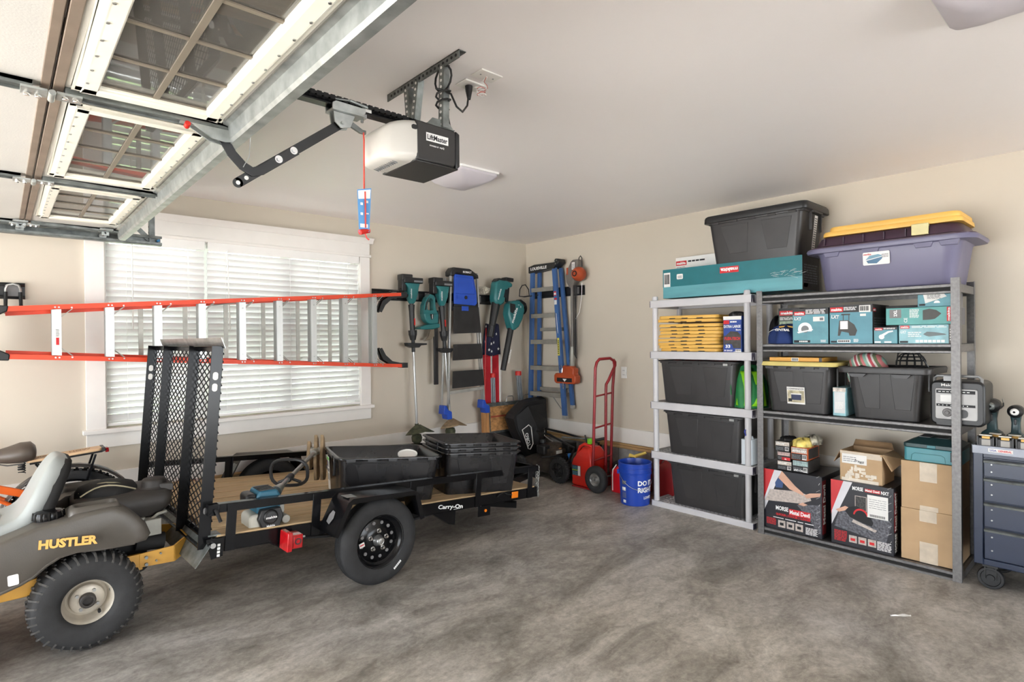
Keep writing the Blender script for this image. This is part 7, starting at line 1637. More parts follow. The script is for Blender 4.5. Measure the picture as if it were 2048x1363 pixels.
for sx in (-0.20, 0.05): mk('rim_tab', MB().prism([(sx, 0.30), (sx+0.02, 0.278), (sx+0.09, 0.278), (sx+0.11, 0.30)], -0.219, -0.20, 'Y'), M_tote2, t)
# striped helmet bag in the tote
def stripe_mat():
    m = bpy.data.materials.new('striped_cloth'); m.use_nodes = True; nt = m.node_tree; b = nt.nodes['Principled BSDF']; b.inputs['Roughness'].default_value = 0.6
    tc = nt.nodes.new('ShaderNodeTexCoord'); sp = nt.nodes.new('ShaderNodeSeparateXYZ'); nt.links.new(tc.outputs['Object'], sp.inputs[0])
    a = nt.nodes.new('ShaderNodeMath'); a.operation = 'MULTIPLY_ADD'; a.inputs[1].default_value = 0.55; nt.links.new(sp.outputs['Z'], a.inputs[0]); nt.links.new(sp.outputs['X'], a.inputs[2])
    b2 = nt.nodes.new('ShaderNodeMath'); b2.operation = 'MULTIPLY'; b2.inputs[1].default_value = 11; nt.links.new(a.outputs[0], b2.inputs[0])
    c = nt.nodes.new('ShaderNodeMath'); c.operation = 'FRACT'; nt.links.new(b2.outputs[0], c.inputs[0])
    r = nt.nodes.new('ShaderNodeValToRGB'); r.color_ramp.interpolation = 'CONSTANT'; e = r.color_ramp.elements
    cs = [(0, (150, 190, 172)), (0.2, (236, 232, 224)), (0.32, (196, 86, 96)), (0.5, (236, 226, 220)), (0.62, (120, 130, 96)), (0.8, (214, 130, 130))]
    while len(e) < len(cs): e.new(0.5)
    for k, (p, q) in enumerate(cs): e[k].position = p; e[k].color = (*srgb(q), 1)
    nt.links.new(c.outputs[0], r.inputs[0]); nt.links.new(r.outputs[0], b.inputs['Base Color']); return m
t = thing('striped_helmet', 'rounded helmet in pink white and green striped cover inside the open tote', 'helmet', (4.47, 1.30, 1.17), RZ)
mk('shell', MB().loft([[(0.125*s_*math.cos(a), 0.13*s_*math.sin(a), z) for a in [2*math.pi*k/32 for k in range(32)]] for s_, z in ((0.92, 0.0), (1.0, 0.06), (0.98, 0.10), (0.86, 0.15), (0.62, 0.185), (0.3, 0.20), (0.05, 0.203))]), stripe_mat(), t, ang=70)
mk('name_patch', MB().box(-0.04, 0.015, -0.128, -0.118, 0.085, 0.15), M_inkk, t, rot=(R_(-18), 0, 0), loc=(0, 0.035, -0.02)); 
mk('strap', MB().tube([(-0.06, -0.125, 0.085), (0.0, -0.135, 0.115), (0.07, -0.12, 0.10), (0.09, -0.10, 0.07)], 0.007, 6), M_blk, t)
t = thing('wire_basket', 'black round wire basket sticking out of the open tote', 'wire basket', (4.52, 1.06, 1.20), RZ)
mb = MB()
for k in range(12):
    a0 = 2*math.pi*k/12; pts = [(0.085*math.cos(a0)*math.cos(b), 0.085*math.sin(a0)*math.cos(b), 0.10+0.08*math.sin(b)*1.0) for b in [R_(-20+110*j/8) for j in range(9)]]
    mb.tube(pts, 0.0032, 5)
for b in (-10, 15, 35, 55, 72): mb.tube([(0.085*math.cos(R_(b))*math.cos(a), 0.085*math.cos(R_(b))*math.sin(a), 0.10+0.08*math.sin(R_(b))) for a in [2*math.pi*k/24 for k in range(24)]], 0.0032, 5, closed=True)
mk('wire_cage', mb, M_blk, t)['kind'] = 'stuff'
mk('carry_wire', MB().tube([(-0.08, -0.02, 0.08), (-0.06, -0.05, 0.17), (0.0, -0.06, 0.195), (0.06, -0.05, 0.17), (0.10, -0.02, 0.08)], 0.005, 6), M_blk, t)
# radio
rd = thing('job_site_radio', 'silver and black job site radio behind the right post of the middle metal shelf', 'radio', (4.32, 0.915, 0.938), RZ)
mk('casing', MB().prism(rrect(0.0, 0.27, 0.0, 0.27, 0.035), 0.0, 0.26, 'Y'), M_blk, rd, bev=0.012)
mk('silver_front', MB().prism(rrect(0.028, 0.235, 0.035, 0.225, 0.012), -0.008, 0.002, 'Y'), mat('radio_silver', (140, 138, 136), 0.4, 0.3), rd, bev=0.003)
f = Face(rd, (0, -0.008, 0), (1, 0, 0)); f.rect(0.035, 0.225, 0.195, 0.215, M_inkk, 'button_strip'); f.rect(0.035, 0.225, 0.115, 0.13, M_inkk, 'button_strip'); f.rect(0.055, 0.115, 0.142, 0.185, M_inkw, 'display'); f.rects([(0.045+0.02*k, 0.05+0.02*k, 0.12, 0.125) for k in range(8)], M_inkw, lift=0.001); f.rects([(0.045+0.02*k, 0.058+0.02*k, 0.203, 0.207) for k in range(8)], M_inkw, lift=0.001)
mk('tuning_knob', MB().lathe([(0.0, -0.022), (0.010, -0.022), (0.012, -0.016), (0.022, -0.014), (0.026, -0.008)], 24, 'Y', (0.09, 0, 0.078)), M_gray, rd)
mk('speaker_port', MB().prism(rrect(0.035, 0.15, -0.0, 0.035, 0.008), -0.012, 0.0, 'Y', ).prism(rrect(0.14, 0.19, 0.05, 0.10, 0.02), -0.012, -0.006, 'Y'), M_blk, rd)['kind'] = 'stuff'
f.text('Makita', 0.06, 0.238, 0.075, 0.016, M_inkw, 0.02, lift=0.002)
mk('carry_handle', MB().tube([(0.02, 0.03, 0.25), (0.02, 0.03, 0.285), (0.035, 0.03, 0.30), (0.235, 0.03, 0.30), (0.25, 0.03, 0.285), (0.25, 0.03, 0.25)], 0.009, 8).box(0.07, 0.12, 0.0, 0.05, 0.27, 0.30), mat('handle_grey', (120, 120, 120), 0.4, 0.3), rd)

# ---- bottom shelf
M_md = mat('carton_black_print', (38, 38, 44), 0.32, var=0.1, vs=12)
def metal_devil(label, yl, yr, z1, nxt, xf):
    t, f, sd, w_, h = carton('saw_carton', label, 'carton', yl, yr, 0.056, z1, xf, 0.40, M_md)
    f.poly([(0, h), (0.085 if nxt else 0.09, h), (0.0, h-0.24)], mat('carton_red', (196, 44, 48), 0.4, var=0.05), 'red_corner'); f.poly([(0.08, h), (0.135, h), (0.004, h-0.31), (0.004, h-0.22)], mat('carton_grey_band', (214, 212, 216), 0.4), 'pale_band', lift=0.0006)
    M_skin = mat('picture_skin', (206, 160, 136), 0.5, var=0.08); M_plate = mat('picture_steel_plate', (186, 174, 166), 0.5, var=0.12, vs=60); M_chk = mat('picture_dark_steel', (92, 92, 98), 0.4, 0.2, var=0.35, vs=70)
    if not nxt:
        f.poly([(0.24, 0.21), (0.40, 0.24), (0.405, 0.03), (0.37, 0.05), (0.33, 0.12)], M_chk, 'checker_plate_picture')
        f.poly([(0.01, 0.20), (0.045, 0.29), (0.26, 0.31), (0.33, 0.29), (0.34, 0.26), (0.27, 0.225)], M_plate, 'plate_picture', lift=0.0010)
        f.poly([(0.135, 0.44), (0.11, 0.385), (0.19, 0.315), (0.24, 0.30), (0.285, 0.285), (0.29, 0.30), (0.23, 0.345)], M_skin, 'hand_picture', lift=0.0014); f.poly([(0.09, 0.31), (0.085, 0.345), (0.115, 0.40), (0.145, 0.36), (0.14, 0.315)], mat('picture_denim', (56, 80, 124), 0.6), 'sleeve_picture', lift=0.0012)
        f.poly([(0.29, 0.29), (0.31, 0.27), (0.40, 0.30), (0.405, 0.325), (0.33, 0.31)], M_skin, 'hand_picture', lift=0.0014); f.poly([(0.25, 0.215), (0.29, 0.21), (0.315, 0.225), (0.28, 0.235)], M_skin, 'hand_picture', lift=0.0014)
        f.text('MORSE', 0.09, 0.145, 0.09, 0.032, M_inkw, 0.03, lift=0.002); f.rect(0.185, 0.335, 0.125, 0.170, M_inkr, 'red_name_panel', lift=0.0012); f.text('Metal Devil', 0.19, 0.133, 0.14, 0.030, M_inkw, 0.03, lift=0.0022)
        f.text('QUICKER | COOLER | CLEANER', 0.09, 0.103, 0.245, 0.020, M_inkr, 0.04, lift=0.002); f.lines(0.07, 0.36, 0.085, 0.095, 1, M_inkw)
        f.rects([(0.105+0.062*k, 0.158+0.062*k, 0.02, 0.072) for k in range(3)], M_plate); f.rects([(0.118+0.062*k, 0.145+0.062*k, 0.035, 0.055) for k in range(3)], M_inkk, lift=0.0014); f.lines(0.02, 0.09, 0.03, 0.08, 6, M_inkr); f.lines(0.30, 0.38, 0.012, 0.065, 7, M_inkw)
    else:
        f.poly([(0.02, 0.12), (0.06, 0.25), (0.2, 0.20), (0.33, 0.24), (0.365, 0.21), (0.33, 0.07), (0.2, 0.09)], M_chk, 'checker_plate_picture'); f.poly([(0.03, 0.235), (0.09, 0.27), (0.11, 0.265), (0.09, 0.24), (0.05, 0.222)], M_skin, 'hand_picture', lift=0.0014)
        f.poly([(0.09, 0.235), (0.11, 0.265), (0.16, 0.285), (0.23, 0.25), (0.26, 0.19), (0.25, 0.165), (0.2, 0.175), (0.12, 0.2)], M_inkk, 'saw_picture', lift=0.0014); f.poly([(0.13, 0.17), (0.27, 0.13), (0.28, 0.145), (0.14, 0.19)], M_plate, 'saw_base_picture', lift=0.0018); f.poly(circ(0.185, 0.225, 0.045, 16, 0, 180), M_inkr, 'saw_guard_picture', lift=0.0020); f.poly(circ(0.185, 0.222, 0.036, 16, 0, 180), M_inkk, 'saw_blade_picture', lift=0.0026)
        f.text('MORSE', 0.135, h-0.05, 0.065, 0.026, M_inkw, 0.03, lift=0.002); f.rect(0.21, 0.30, h-0.05, h-0.028, M_inkr, 'red_name_panel', lift=0.0012); f.text('Metal Devil', 0.213, h-0.046, 0.083, 0.016, M_inkw, 0.03, lift=0.0022); f.text('NXT', 0.305, h-0.05, 0.045, 0.022, M_inkw, 0.03, lift=0.002)
        f.rect(0.15, 0.22, h-0.19, h-0.085, M_plate, 'inset_picture'); f.rect(0.154, 0.216, h-0.186, h-0.089, mat('inset_dark', (50, 48, 46), 0.4, var=0.6, vs=90), 'inset_picture', lift=0.0012); f.rect(0.225, 0.345, h-0.215, h-0.065, M_paper, 'shipping_label', lift=0.0030); f.lines(0.235, 0.335, h-0.15, h-0.08, 5, M_inkg, lift=0.0038, fill=0.2); f.rects([(0.24+0.006*k, 0.243+0.006*k, h-0.208, h-0.192) for k in range(15)], M_inkk, lift=0.0038)
        f.rects([(0.112+0.057*k, 0.160+0.057*k, 0.03, 0.078) for k in range(3)], M_plate); f.rects([(0.122+0.057*k, 0.15+0.057*k, 0.042, 0.06) for k in range(3)], M_inkr, lift=0.0014); f.lines(0.02, 0.10, 0.025, 0.10, 8, M_inkr); f.lines(0.28, 0.36, 0.02, 0.08, 8, M_inkw)
    sd.rect(0.008, 0.075, 0.03 if not nxt else 0.15, h-0.03, mat('side_deep_red', (120, 30, 34), 0.4), 'red_spine'); sd.text('Metal Devil' if not nxt else 'Metal Devil', 0.062, 0.10 if not nxt else 0.16, h-0.16 if not nxt else 0.20, 0.042, M_inkw, 0.03, rot=90, lift=0.0022)
    if nxt: sd.text('NXT', 0.062, h-0.11, 0.08, 0.04, M_inkw, 0.03, rot=90, lift=0.0022); sd.text('MORSE', 0.062, 0.02, 0.12, 0.042, M_inkw, 0.03, rot=90, lift=0.0022)
    mb = MB()
    for k in range(9): mb.bar((w_-0.03+0.01*math.sin(k*2), -0.0012, 0.03+k*0.05), (w_-0.012, -0.0012, 0.045+k*0.05), 0.001, 0.006, up=(0, 1, 0))
    mk('plate_glints', mb, M_paper, t, smooth=False)['kind'] = 'stuff'
metal_devil('black and red saw carton picturing a hand on a steel plate, lowest metal shelf', 1.955, 1.545, 0.495, False, 4.305)
metal_devil('black and red saw carton with a white shipping label, lowest metal shelf', 1.485, 1.110, 0.495, True, 4.305)
# cardboard boxes
for k, (z0, z1, lab, yl) in enumerate(((0.057, 0.385, 'plain taped cardboard box at the bottom right of the metal shelves', 1.075), (0.386, 0.688, 'plain taped cardboard box stacked under the teal tool case', 1.072))):
    t, f, sd, w_, h = carton('cardboard_box', lab, 'cardboard box', yl, 0.782, z0, z1, 4.325, 0.36, M_card, 'plain cardboard boxes on the lowest metal shelf')
    f.rect(0.10, 0.19, h-0.12+0.05*(1-k), h, M_tape, 'packing_tape', lift=0.0008); f.rect(0.10, 0.195, 0, 0.13 if k == 0 else 0.03, M_tape, 'packing_tape', lift=0.0008)
t = thing('tool_case', 'teal hard tool case with a dark lid on the stacked cardboard boxes', 'tool case', (4.335, 1.06, 0.69), RZ)
mk('case_body', MB().prism(rrect(0, 0.295, 0, 0.28, 0.02), 0, 0.085, 'Z'), mat('case_teal', (74, 140, 150), 0.4, var=0.03), t, bev=0.005)
mk('case_lid', MB().loft([[(p[0], p[1], z) for p in rrect(0-e, 0.295+e, 0-e, 0.28+e, 0.02)] for e, z in ((0, 0.085), (0.003, 0.09), (0.003, 0.11), (-0.01, 0.115), (-0.06, 0.145), (-0.065, 0.148))]), mat('case_dark_teal', (44, 70, 72), 0.4, var=0.05), t, ang=30)
mk('side_latch', MB().box(0.245, 0.285, -0.01, 0.0, 0.02, 0.08), M_blk, t, bev=0.003); mk('front_latch', MB().box(0.125, 0.17, -0.006, 0.0, 0.09, 0.108), mat('latch_teal', (50, 120, 130), 0.4), t, bev=0.002)
mk('panel_line', MB().tube([(0.04, -0.001, 0.0), (0.045, -0.001, 0.04), (0.06, -0.001, 0.052), (0.20, -0.001, 0.052), (0.215, -0.001, 0.04), (0.22, -0.001, 0.0)], 0.0015, 5), M_teal, t)
mk('lid_recess', MB().box(0.07, 0.13, 0.06, 0.2, 0.148, 0.152).box(0.16, 0.22, 0.07, 0.2, 0.144, 0.150), M_inkg, t, bev=0.001)['kind'] = 'stuff'
# open cardboard box on the second saw carton
ob = thing('open_cardboard_box', 'open cardboard box covered with torn white tape on a saw carton', 'cardboard box', (4.335, 1.435, 0.496), RZ-0.03)
mb = MB(); W2, D2, H2 = 0.255, 0.24, 0.205
mb.box(0, W2, 0, 0.004, 0.0005, H2).box(0, W2, D2-0.004, D2, 0.0005, H2).box(0, 0.004, 0.004, D2-0.004, 0.0005, H2).box(W2-0.004, W2, 0.004, D2-0.004, 0.0005, H2).box(0, W2, 0, D2, 0.0005, 0.005)
mk('box_body', mb, M_card, ob)
mk('flap', MB().add([(0, 0.004, H2), (0, D2, H2), (-0.05, D2-0.01, H2-0.055), (-0.045, 0.01, H2-0.085), (0.004, 0.004, H2), (0.004, D2, H2), (-0.046, D2-0.01, H2-0.057), (-0.041, 0.01, H2-0.087)], [(0, 1, 2, 3), (7, 6, 5, 4), (0, 4, 5, 1), (1, 5, 6, 2), (2, 6, 7, 3), (3, 7, 4, 0)]), M_cardd, ob)
mk('flap', MB().add([(W2, 0.004, H2), (W2, D2, H2), (W2+0.08, D2-0.01, H2-0.05), (W2+0.055, 0.01, H2-0.10), (W2-0.004, 0.004, H2), (W2-0.004, D2, H2), (W2+0.076, D2-0.01, H2-0.052), (W2+0.051, 0.01, H2-0.102)], [(0, 1, 2, 3), (7, 6, 5, 4), (0, 4, 5, 1), (1, 5, 6, 2), (2, 6, 7, 3), (3, 7, 4, 0)]), M_card, ob)
mk('flap', MB().bar((0.0, D2, H2+0.0), (W2, D2, H2+0.0), 0.004, 0.004).add([(0, D2, H2), (W2, D2, H2), (W2-0.01, D2-0.01, H2+0.05), (0.02, D2-0.01, H2+0.05)], [(0, 1, 2, 3)]), M_cardd, ob, sol=0.003)
f = Face(ob, (0, 0, 0), (1, 0, 0)); f.rect(0.012, 0.165, 0.12, 0.185, M_paper, 'shipping_label'); f.lines(0.02, 0.10, 0.135, 0.175, 3, M_inkg, fill=0.3); f.text('fragil', 0.09, 0.135, 0.06, 0.02, M_inkk, 0.0, lift=0.0014, shear=0.3); f.rect(0.0, W2-0.01, 0.185, 0.203, M_tape, 'packing_tape'); f.rect(0.165, W2, 0.165, 0.19, M_tape, 'packing_tape'); f.rect(0.01, W2-0.02, 0.0, 0.022, mat('torn_tape', (222, 212, 196), 0.5, var=0.05, vs=30), 'packing_tape')
rnd = random.Random(8); mb = MB()
for k in range(34):
    u = rnd.uniform(0.03, 0.20); v = rnd.uniform(0.005, 0.10)*math.sin((u-0.02)/0.2*math.pi)+0.01; mb.box(u, u+rnd.uniform(.012, .03), -0.0012-0.0001*k, -0.0002, v, v+rnd.uniform(.01, .03))
mk('crumpled_tape', mb, MATS['torn_tape'], ob, smooth=False)
# small glove boxes and snack packs on the first saw carton
M_gb = mat('small_box_grey_print', (128, 122, 118), 0.5, var=0.25, vs=40)
specs = [(1.865, 1.76, 0.497, 0.566, 'small', 'grey printed glove box, bottom left of the little stack', 0), (1.755, 1.645, 0.497, 0.585, 'astro', 'pale green and black glove box, bottom right of the little stack', 1), (1.865, 1.77, 0.568, 0.634, 'red', 'glove box with a red corner in the left middle of the little stack', 2), (1.88, 1.775, 0.636, 0.71, 'small', 'grey printed glove box on the top left of the little stack', 0), (1.765, 1.650, 0.587, 0.68, 'orange', 'orange ended glove box on the right of the little stack', 3)]
for yl, yr, z0, z1, kd, lab, c in specs:
    t, f, sd, w_, h = carton('glove_box', lab, 'carton', yl, yr, z0, z1, 4.335, 0.22, M_dkside if kd != 'orange' else mat('orange_box', (206, 96, 44), 0.5), 'small glove boxes stacked on a saw carton')
    f.rect(0.003, w_-0.003, h*0.55, h-0.004, mat('panel_%d' % c, [(190, 180, 168), (150, 172, 170), (176, 150, 144), (180, 170, 160)][c], 0.5, var=0.2, vs=60), 'picture_panel'); f.rect(0.003, w_-0.003, 0.003, h*0.5, M_inkk, 'black_panel')
    if kd == 'small': f.text('ASTRO GRIP', 0.006, h*0.68, w_*0.6, 0.011, M_inkw, 0.03, lift=0.0016)
    if kd == 'astro': f.text('ASTRO GRIP', w_-0.01, 0.022, w_-0.02, 0.014, M_inkw, 0.03, rot=180, lift=0.0016)
    if kd == 'orange': f.text('ASTRO GRIP', 0.01, h*0.64, w_*0.85, 0.014, M_inkw, 0.03, lift=0.0016); sd.rect(0.02, 0.2, 0.01, h-0.01, M_dkside, 'printed_side')
    if kd == 'red': f.rect(w_*0.35, w_-0.002, 0.004, 0.026, M_inkr, 'red_corner', lift=0.0012); f.text('XL', w_*0.55, 0.008, 0.016, 0.010, M_inkw, 0.03, lift=0.0022)
    else: f.barcode(w_*0.68, w_-0.006, 0.006, h*0.45, lift=0.0012)
    f.lines(0.006, w_*0.6, 0.008, h*0.45, 4, M_inkg, lift=0.0012)
t = cloth_lump('yellow_snack_pack', 'yellow plastic pack on top of the orange glove box', 'packet', (4.33, 1.775, 0.681), 0.13, 0.16, 0.055, mat('yellow_foil', (222, 200, 110), 0.3, var=0.15, vs=20), 12, amp=0.15)
t = cloth_lump('dark_packet', 'dark and blue plastic packet lying behind the yellow pack', 'packet', (4.42, 1.745, 0.69), 0.13, 0.16, 0.06, mat('dark_foil', (60, 58, 60), 0.3, var=0.5, vs=20, col2=(190, 180, 160)), 15, amp=0.15)
t = cloth_lump('black_packet', 'flat black packet on the top left glove box', 'packet', (4.36, 1.875, 0.711), 0.11, 0.14, 0.025, M_bag, 16, amp=0.1)

# ---- on top: teal long carton, black tote, purple tote
t, f, sd, w_, h = carton('long_teal_carton', 'long teal carton lying across the top of both shelf units', 'carton', 2.885, 1.70, 1.836, 2.09, 4.40, 0.32, mat('pale_long_teal', (92, 156, 164), 0.34, var=0.08, vs=4, stretch=(0.6, 1, 3)))
f.rect(0.0, w_, 0.10, h, M_tealdk, 'dark_teal_band'); f.rect(0.54, 0.70, 0.175, 0.225, M_inkr, 'red_logo_panel', lift=0.0012); f.text('makita', 0.692, 0.215, 0.145, 0.03, M_inkw, 0.04, rot=180, lift=0.0022)
f.barcode(0.01, 0.075, 0.10, 0.225, lift=0.001); f.rect(0.14, 0.20, 0.16, 0.205, M_paper, r=0.008, lift=0.0012); f.lines(0.15, 0.19, 0.17, 0.195, 2, M_inkg, lift=0.002)
sd.rect(0, 0.32, 0, h, M_dkside, 'printed_side'); sd.lines(0.03, 0.28, 0.05, 0.2, 8, M_inkg); sd.rect(0.02, 0.1, 0.02, 0.05, mat('dull_red', (130, 40, 36), 0.5), 'red_panel')
rnd = random.Random(6); mb = MB()
for k in range(22):
    u = rnd.uniform(0.95, 1.17); v = 0.125+rnd.uniform(-.02, .025); mb.bar((u, -0.0014, v), (u+rnd.uniform(.02, .06), -0.0014, v+rnd.uniform(-.02, .02)), 0.0008, 0.0022, up=(0, 1, 0))
mk('scratches', mb, M_paper, t, smooth=False)['kind'] = 'stuff'
t, f, sd, w_, h = carton('white_tool_carton', 'white carton with a red logo behind the long teal carton', 'carton', 2.965, 2.45, 2.0, 2.235, 4.735, 0.10, M_paper)
logo(f, 0.005, h-0.075, 0.11, 0.042); f.lines(0.13, 0.30, h-0.05, h-0.034, 1, M_inkk, fill=0.9); f.lines(0.01, 0.11, h-0.13, h-0.085, 5, M_inkg); f.lines(0.02, 0.11, h-0.17, h-0.15, 1, M_inkk, fill=0.9)
tl_ = tote('lidded_tote', 'big black lidded tote standing on the long teal carton near the ceiling', 'storage tote', 0.80, 0.46, 0.345, (4.36+0.23, 2.06, 2.091), RZ, M_tote2, taper=0.82)
lid_geo(0.82, 0.48, M_blk, tl_, loc=(0, 0, 0.335), h=0.05)
mk('lid_rib', MB().loft([[(p[0], p[1], z) for p in rrect(-0.40, 0.40, -0.225, 0.225, 0.05)] for z in (0.38, 0.392)]), M_blk, tl_)
f = Face(tl_, (0.372, -0.06, 0.05), (0, 1, 0), (0.11, 0, 1)); f.rect(0, 0.055, 0.0, 0.25, M_paper, 'product_label', lift=0.004); f.lines(0.005, 0.05, 0.01, 0.24, 14, M_inkg, lift=0.005)
# teal case & white carton rest on something: low platform = the shelf
M_pur = mat('lavender_plastic', (108, 105, 130), 0.38, var=0.04, vs=3)
M_pdk = mat('plum_plastic', (66, 46, 62), 0.38, var=0.05)
pt = thing('purple_tote', 'large lavender tote with a plum lid and flared rim on top of the metal shelves', 'storage tote', (4.30+0.235, 1.165, 1.803), RZ)
def rg(a, b, z, r=0.08): return [(p[0], p[1], z) for p in rrect(-a, a, -b, b, r, 6)]
mk('body', MB().loft([rg(0.365, 0.19, 0.0, 0.06), rg(0.375, 0.20, 0.015, 0.07), rg(0.41, 0.225, 0.25, 0.09), rg(0.42, 0.228, 0.262, 0.09), rg(0.485, 0.245, 0.268, 0.10), rg(0.492, 0.25, 0.285, 0.10), rg(0.485, 0.248, 0.298, 0.10), rg(0.46, 0.235, 0.30, 0.10)]), M_pur, pt, ang=40)
mk('lid', MB().loft([rg(0.475, 0.243, 0.299, 0.10), rg(0.475, 0.243, 0.306, 0.10), rg(0.43, 0.225, 0.315, 0.09), rg(0.405, 0.205, 0.37, 0.09), rg(0.39, 0.19, 0.378, 0.08)]), M_pdk, pt, ang=40)
mb = MB()
for x0_ in (-0.36, -0.12, 0.17, 0.3):
    mb.prism([(x0_, 0.275), (x0_+0.015, 0.235), (x0_+0.095, 0.235), (x0_+0.11, 0.275)], -0.236, -0.20, 'Y')
mk('rim_tab', mb, M_pur, pt, bev=0.003)['kind'] = 'stuff'
mb = MB()
for k in range(6): mb.box(-0.35+0.12*k, -0.345+0.12*k, -0.236, -0.205, 0.318, 0.365)
mk('rib', mb, M_pdk, pt)
mk('latch', MB().box(0.165, 0.255, -0.245, -0.215, 0.315, 0.385), mat('cream_latch', (214, 204, 150), 0.4), pt, bev=0.004)
f = Face(pt, (-0.11, -0.222, 0.155), (1, 0, 0), (0, -0.10, 1)); f.rect(0, 0.155, 0, 0.085, M_paper, 'product_label', lift=0.006, r=0.008); f.poly([(0.02, 0.03), (0.03, 0.012), (0.08, 0.008), (0.11, 0.035), (0.115, 0.05), (0.07, 0.04)], mat('picture_blue', (70, 110, 140), 0.5), 'tote_picture', lift=0.0072); f.poly([(0.015, 0.035), (0.07, 0.045), (0.12, 0.055), (0.09, 0.068), (0.04, 0.062)], mat('picture_pale_blue', (110, 150, 170), 0.5), 'lid_picture', lift=0.0076); f.text('sterilite', 0.005, 0.066, 0.045, 0.012, M_inkr, 0.02, lift=0.008); f.lines(0.11, 0.148, 0.045, 0.07, 3, M_inkg, lift=0.008)
for k, (L, W_, z, dx) in enumerate(((0.79, 0.42, 2.184, 0.02), (0.74, 0.40, 2.216, 0.035))):
    t = thing('tote_lid', ['yellow tote lid lying directly on the purple tote', 'topmost yellow tote lid on the purple tote near the ceiling'][k], 'tote lid', (4.30+0.235, 1.165-dx, z), RZ, 'yellow lids on the purple tote')
    lid_geo(L, W_, M_yel, t, h=0.032)

# ================================================================== BLUE TOOL CHEST
M_nav = mat('chest_navy_enamel', (36, 46, 68), 0.3, var=0.06, vs=3, coat=0.2)
ch = thing('tool_chest', 'slate blue rolling tool chest with four drawers at the right edge', 'tool chest', (4.26, 0.695, 0), RZ)
CW, CD = 0.70, 0.46
mk('cabinet', MB().box(0, 0.045, 0, CD, 0.15, 0.80).box(CW-0.045, CW, 0, CD, 0.15, 0.80).box(0.045, CW-0.045, 0.02, CD, 0.15, 0.80).box(0.045, CW-0.045, 0, 0.02, 0.15, 0.185).box(0.045, CW-0.045, 0, 0.02, 0.775, 0.80), M_nav, ch, bev=0.004)
mk('top_tray_rim', MB().box(-0.004, CW+0.004, -0.004, 0.006, 0.795, 0.845).box(-0.004, 0.006, 0.006, CD, 0.795, 0.845).box(CW-0.006, CW+0.004, 0.006, CD, 0.795, 0.845).box(0.006, CW-0.006, 0.006, CD, 0.80, 0.834), mat('chest_light_enamel', (128, 132, 142), 0.3, 0.2), ch, bev=0.003)
dz = [(0.668, 0.762), (0.525, 0.655), (0.375, 0.512), (0.19, 0.362)]
for a, b in dz:
    d = mk('drawer', MB().box(0.05, CW-0.05, -0.006, 0.03, a, b), M_nav, ch, bev=0.003)
    mk('drawer_pull', MB().prism([(-0.006, b-0.016), (-0.018, b-0.013), (-0.02, b-0.002), (-0.008, b+0.003), (-0.004, b)], 0.05, CW-0.05, 'X'), M_dgalv, d)
    mk('rivet', MB().lathe([(0.0, -0.0075), (0.004, -0.0075), (0.005, -0.006)], 8, 'Y', (0.085, 0, a+(b-a)*0.75)).lathe([(0.0, -0.0075), (0.004, -0.0075), (0.005, -0.006)], 8, 'Y', (0.085, 0, a+(b-a)*0.3)), M_steel, d)
f = Face(ch, (0, -0.0045, 0), (1, 0, 0)); f.rect(0.07, 0.18, 0.812, 0.832, M_paper, 'badge'); f.text('USA', 0.078, 0.816, 0.03, 0.011, M_inkb, 0.02, lift=0.0014); f.text('GENERAL', 0.115, 0.816, 0.06, 0.011, M_inkr, 0.02, lift=0.0014)
for x, y in ((0.07, 0.06), (CW-0.07, 0.06), (0.07, CD-0.06), (CW-0.07, CD-0.06)):
    c = mk('caster', MB().box(x-0.035, x+0.035, y-0.03, y+0.03, 0.13, 0.15).box(x-0.028, x-0.022, y-0.02, y+0.02, 0.06, 0.135).box(x+0.022, x+0.028, y-0.02, y+0.02, 0.06, 0.135), M_blk, ch)
    mk('caster_wheel', MB().lathe([(0.0, -0.018), (0.018, -0.018), (0.02, -0.012), (0.045, -0.012), (0.048, -0.018), (0.06, -0.018), (0.064, -0.01), (0.064, 0.01), (0.06, 0.018), (0.0, 0.018)], 28, 'Y', (x, y, 0.065)), M_blk, c)
# batteries on the chest
M_batt = mat('battery_black', (34, 33, 34), 0.45, var=0.1)
bt0 = None
words2 = ['first', 'second', 'third', 'fourth', 'fifth', 'sixth']
cnt = 0
for r in range(2):
    for k in range(7):
        x = 0.015+k*0.086+(0.03 if r else 0); y = 0.012+r*0.10
        if bt0 is None:
            bt0 = thing('tool_battery', 'x', 'battery', (0, 0, 0), RZ, 'power tool batteries on the blue chest')
            mk('battery_case', MB().box(0, 0.072, 0, 0.085, 0, 0.055), M_batt, bt0, bev=0.006)
            mk('contact_block', MB().box(0.012, 0.060, 0.02, 0.07, 0.055, 0.068), M_batt, bt0, bev=0.002)
            mk('contact_plate', MB().box(0.008, 0.064, 0.0, 0.028, 0.066, 0.0705), mat('contact_plate', (196, 190, 176), 0.4, 0.3), bt0)
            mk('yellow_tab', MB().box(0.020, 0.056, -0.003, 0.012, 0.050, 0.063), mat('battery_yellow', (224, 178, 92), 0.5), bt0)
            mk('front_label', MB().box(0.018, 0.058, -0.0012, 0.001, 0.010, 0.044), mat('battery_label', (160, 156, 150), 0.4), bt0)
            mk('side_clip', MB().box(-0.003, 0.004, -0.004, 0.03, 0.01, 0.06).box(0.068, 0.075, -0.004, 0.03, 0.01, 0.06), M_blk, bt0)['kind'] = 'stuff'
            o = bt0
        else: o = dup(bt0)
        o.location = (4.262+y, 0.69-x, 0.8345); o['label'] = ('black power tool battery in the %s row, %s from the left end of the chest' % (['front', 'back'][r], (words2+['seventh'])[k]))
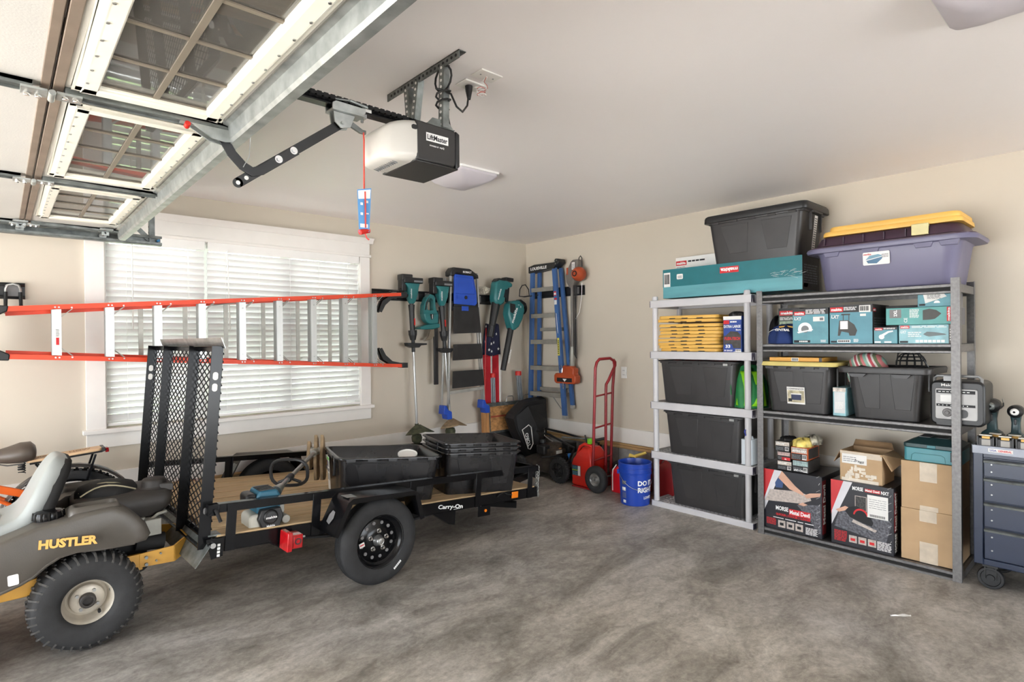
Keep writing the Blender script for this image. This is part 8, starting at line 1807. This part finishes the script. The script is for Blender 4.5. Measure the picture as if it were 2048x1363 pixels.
# drivers
def driver(label, y, xw, zb, sc, ring):
    t = thing('impact_driver', label, 'power driver', (xw, y, zb), RZ)
    def s3(*a): return [v*sc for v in a]
    b = MB().prism([(p[0]*sc, p[1]*sc) for p in [(-0.055, -0.06), (0.055, -0.06), (0.055, 0.05), (-0.055, 0.05)]], 0, 0.045*sc, 'Z')
    mk('battery', b, M_blk, t, bev=0.006*sc)
    mk('battery_label', MB().box(-0.03*sc, 0.03*sc, -0.0615*sc, -0.060*sc, 0.01*sc, 0.03*sc), M_inkg, t)
    mk('handle', MB().loft([[(p[0], p[1], z*sc) for p in rrect(-a*sc, a*sc, -b_*sc, b_*sc, 0.012*sc)] for a, b_, z in ((0.05, 0.055, 0.045), (0.045, 0.05, 0.058), (0.025, 0.03, 0.075), (0.022, 0.028, 0.14), (0.026, 0.03, 0.17), (0.03, 0.04, 0.20))]), mat('driver_dark_teal', (38, 62, 66), 0.4, var=0.08), t, ang=50)
    mk('trigger', MB().box(-0.006*sc, 0.006*sc, -0.042*sc, -0.028*sc, 0.13*sc, 0.17*sc), M_blk, t, bev=0.003)
    mk('motor_head', MB().lathe([(0.0, 0.09*sc), (0.035*sc, 0.085*sc), (0.04*sc, 0.05*sc), (0.044*sc, -0.03*sc), (0.042*sc, -0.045*sc), (0.03*sc, -0.06*sc), (0.024*sc, -0.07*sc)], 24, 'Y', (0, 0, 0.22*sc)), M_blk, t)
    mk('chuck', MB().lathe([(0.024*sc, -0.068*sc), (0.022*sc, -0.082*sc), (0.016*sc, -0.088*sc), (0.007*sc, -0.088*sc), (0.007*sc, -0.07*sc)], 20, 'Y', (0, 0, 0.22*sc)), ring, t)
    mk('belt_hook', MB().tube([(0.035*sc, 0.03*sc, 0.20*sc), (0.05*sc, 0.02*sc, 0.22*sc), (0.052*sc, 0.0, 0.24*sc), (0.045*sc, 0.03*sc, 0.26*sc)], 0.004*sc, 6), M_steel, t)
driver('taller cordless driver with a wide black nose standing on the batteries beside the shelf post', 0.645, 4.54, 0.8345, 1.0, M_dgalv)
driver('shorter cordless driver with a white ringed nose at the right edge', 0.535, 4.54, 0.8345, 0.88, M_paper)
# paper scrap on the floor
t = tag(mk('paper_scrap', MB().grid(lambda u, v: (0.10*u, 0.02*v+0.02*u, 0.003+0.006*math.sin(u*7)*math.sin(v*4)+0.004*u), 8, 3), M_paper, sol=0.0008), 'small white paper scrap on the floor in front of the drawer chest', 'paper scrap')
t.location = (3.50, 0.92, 0.002); t.rotation_euler = (0, 0, R_(-60))
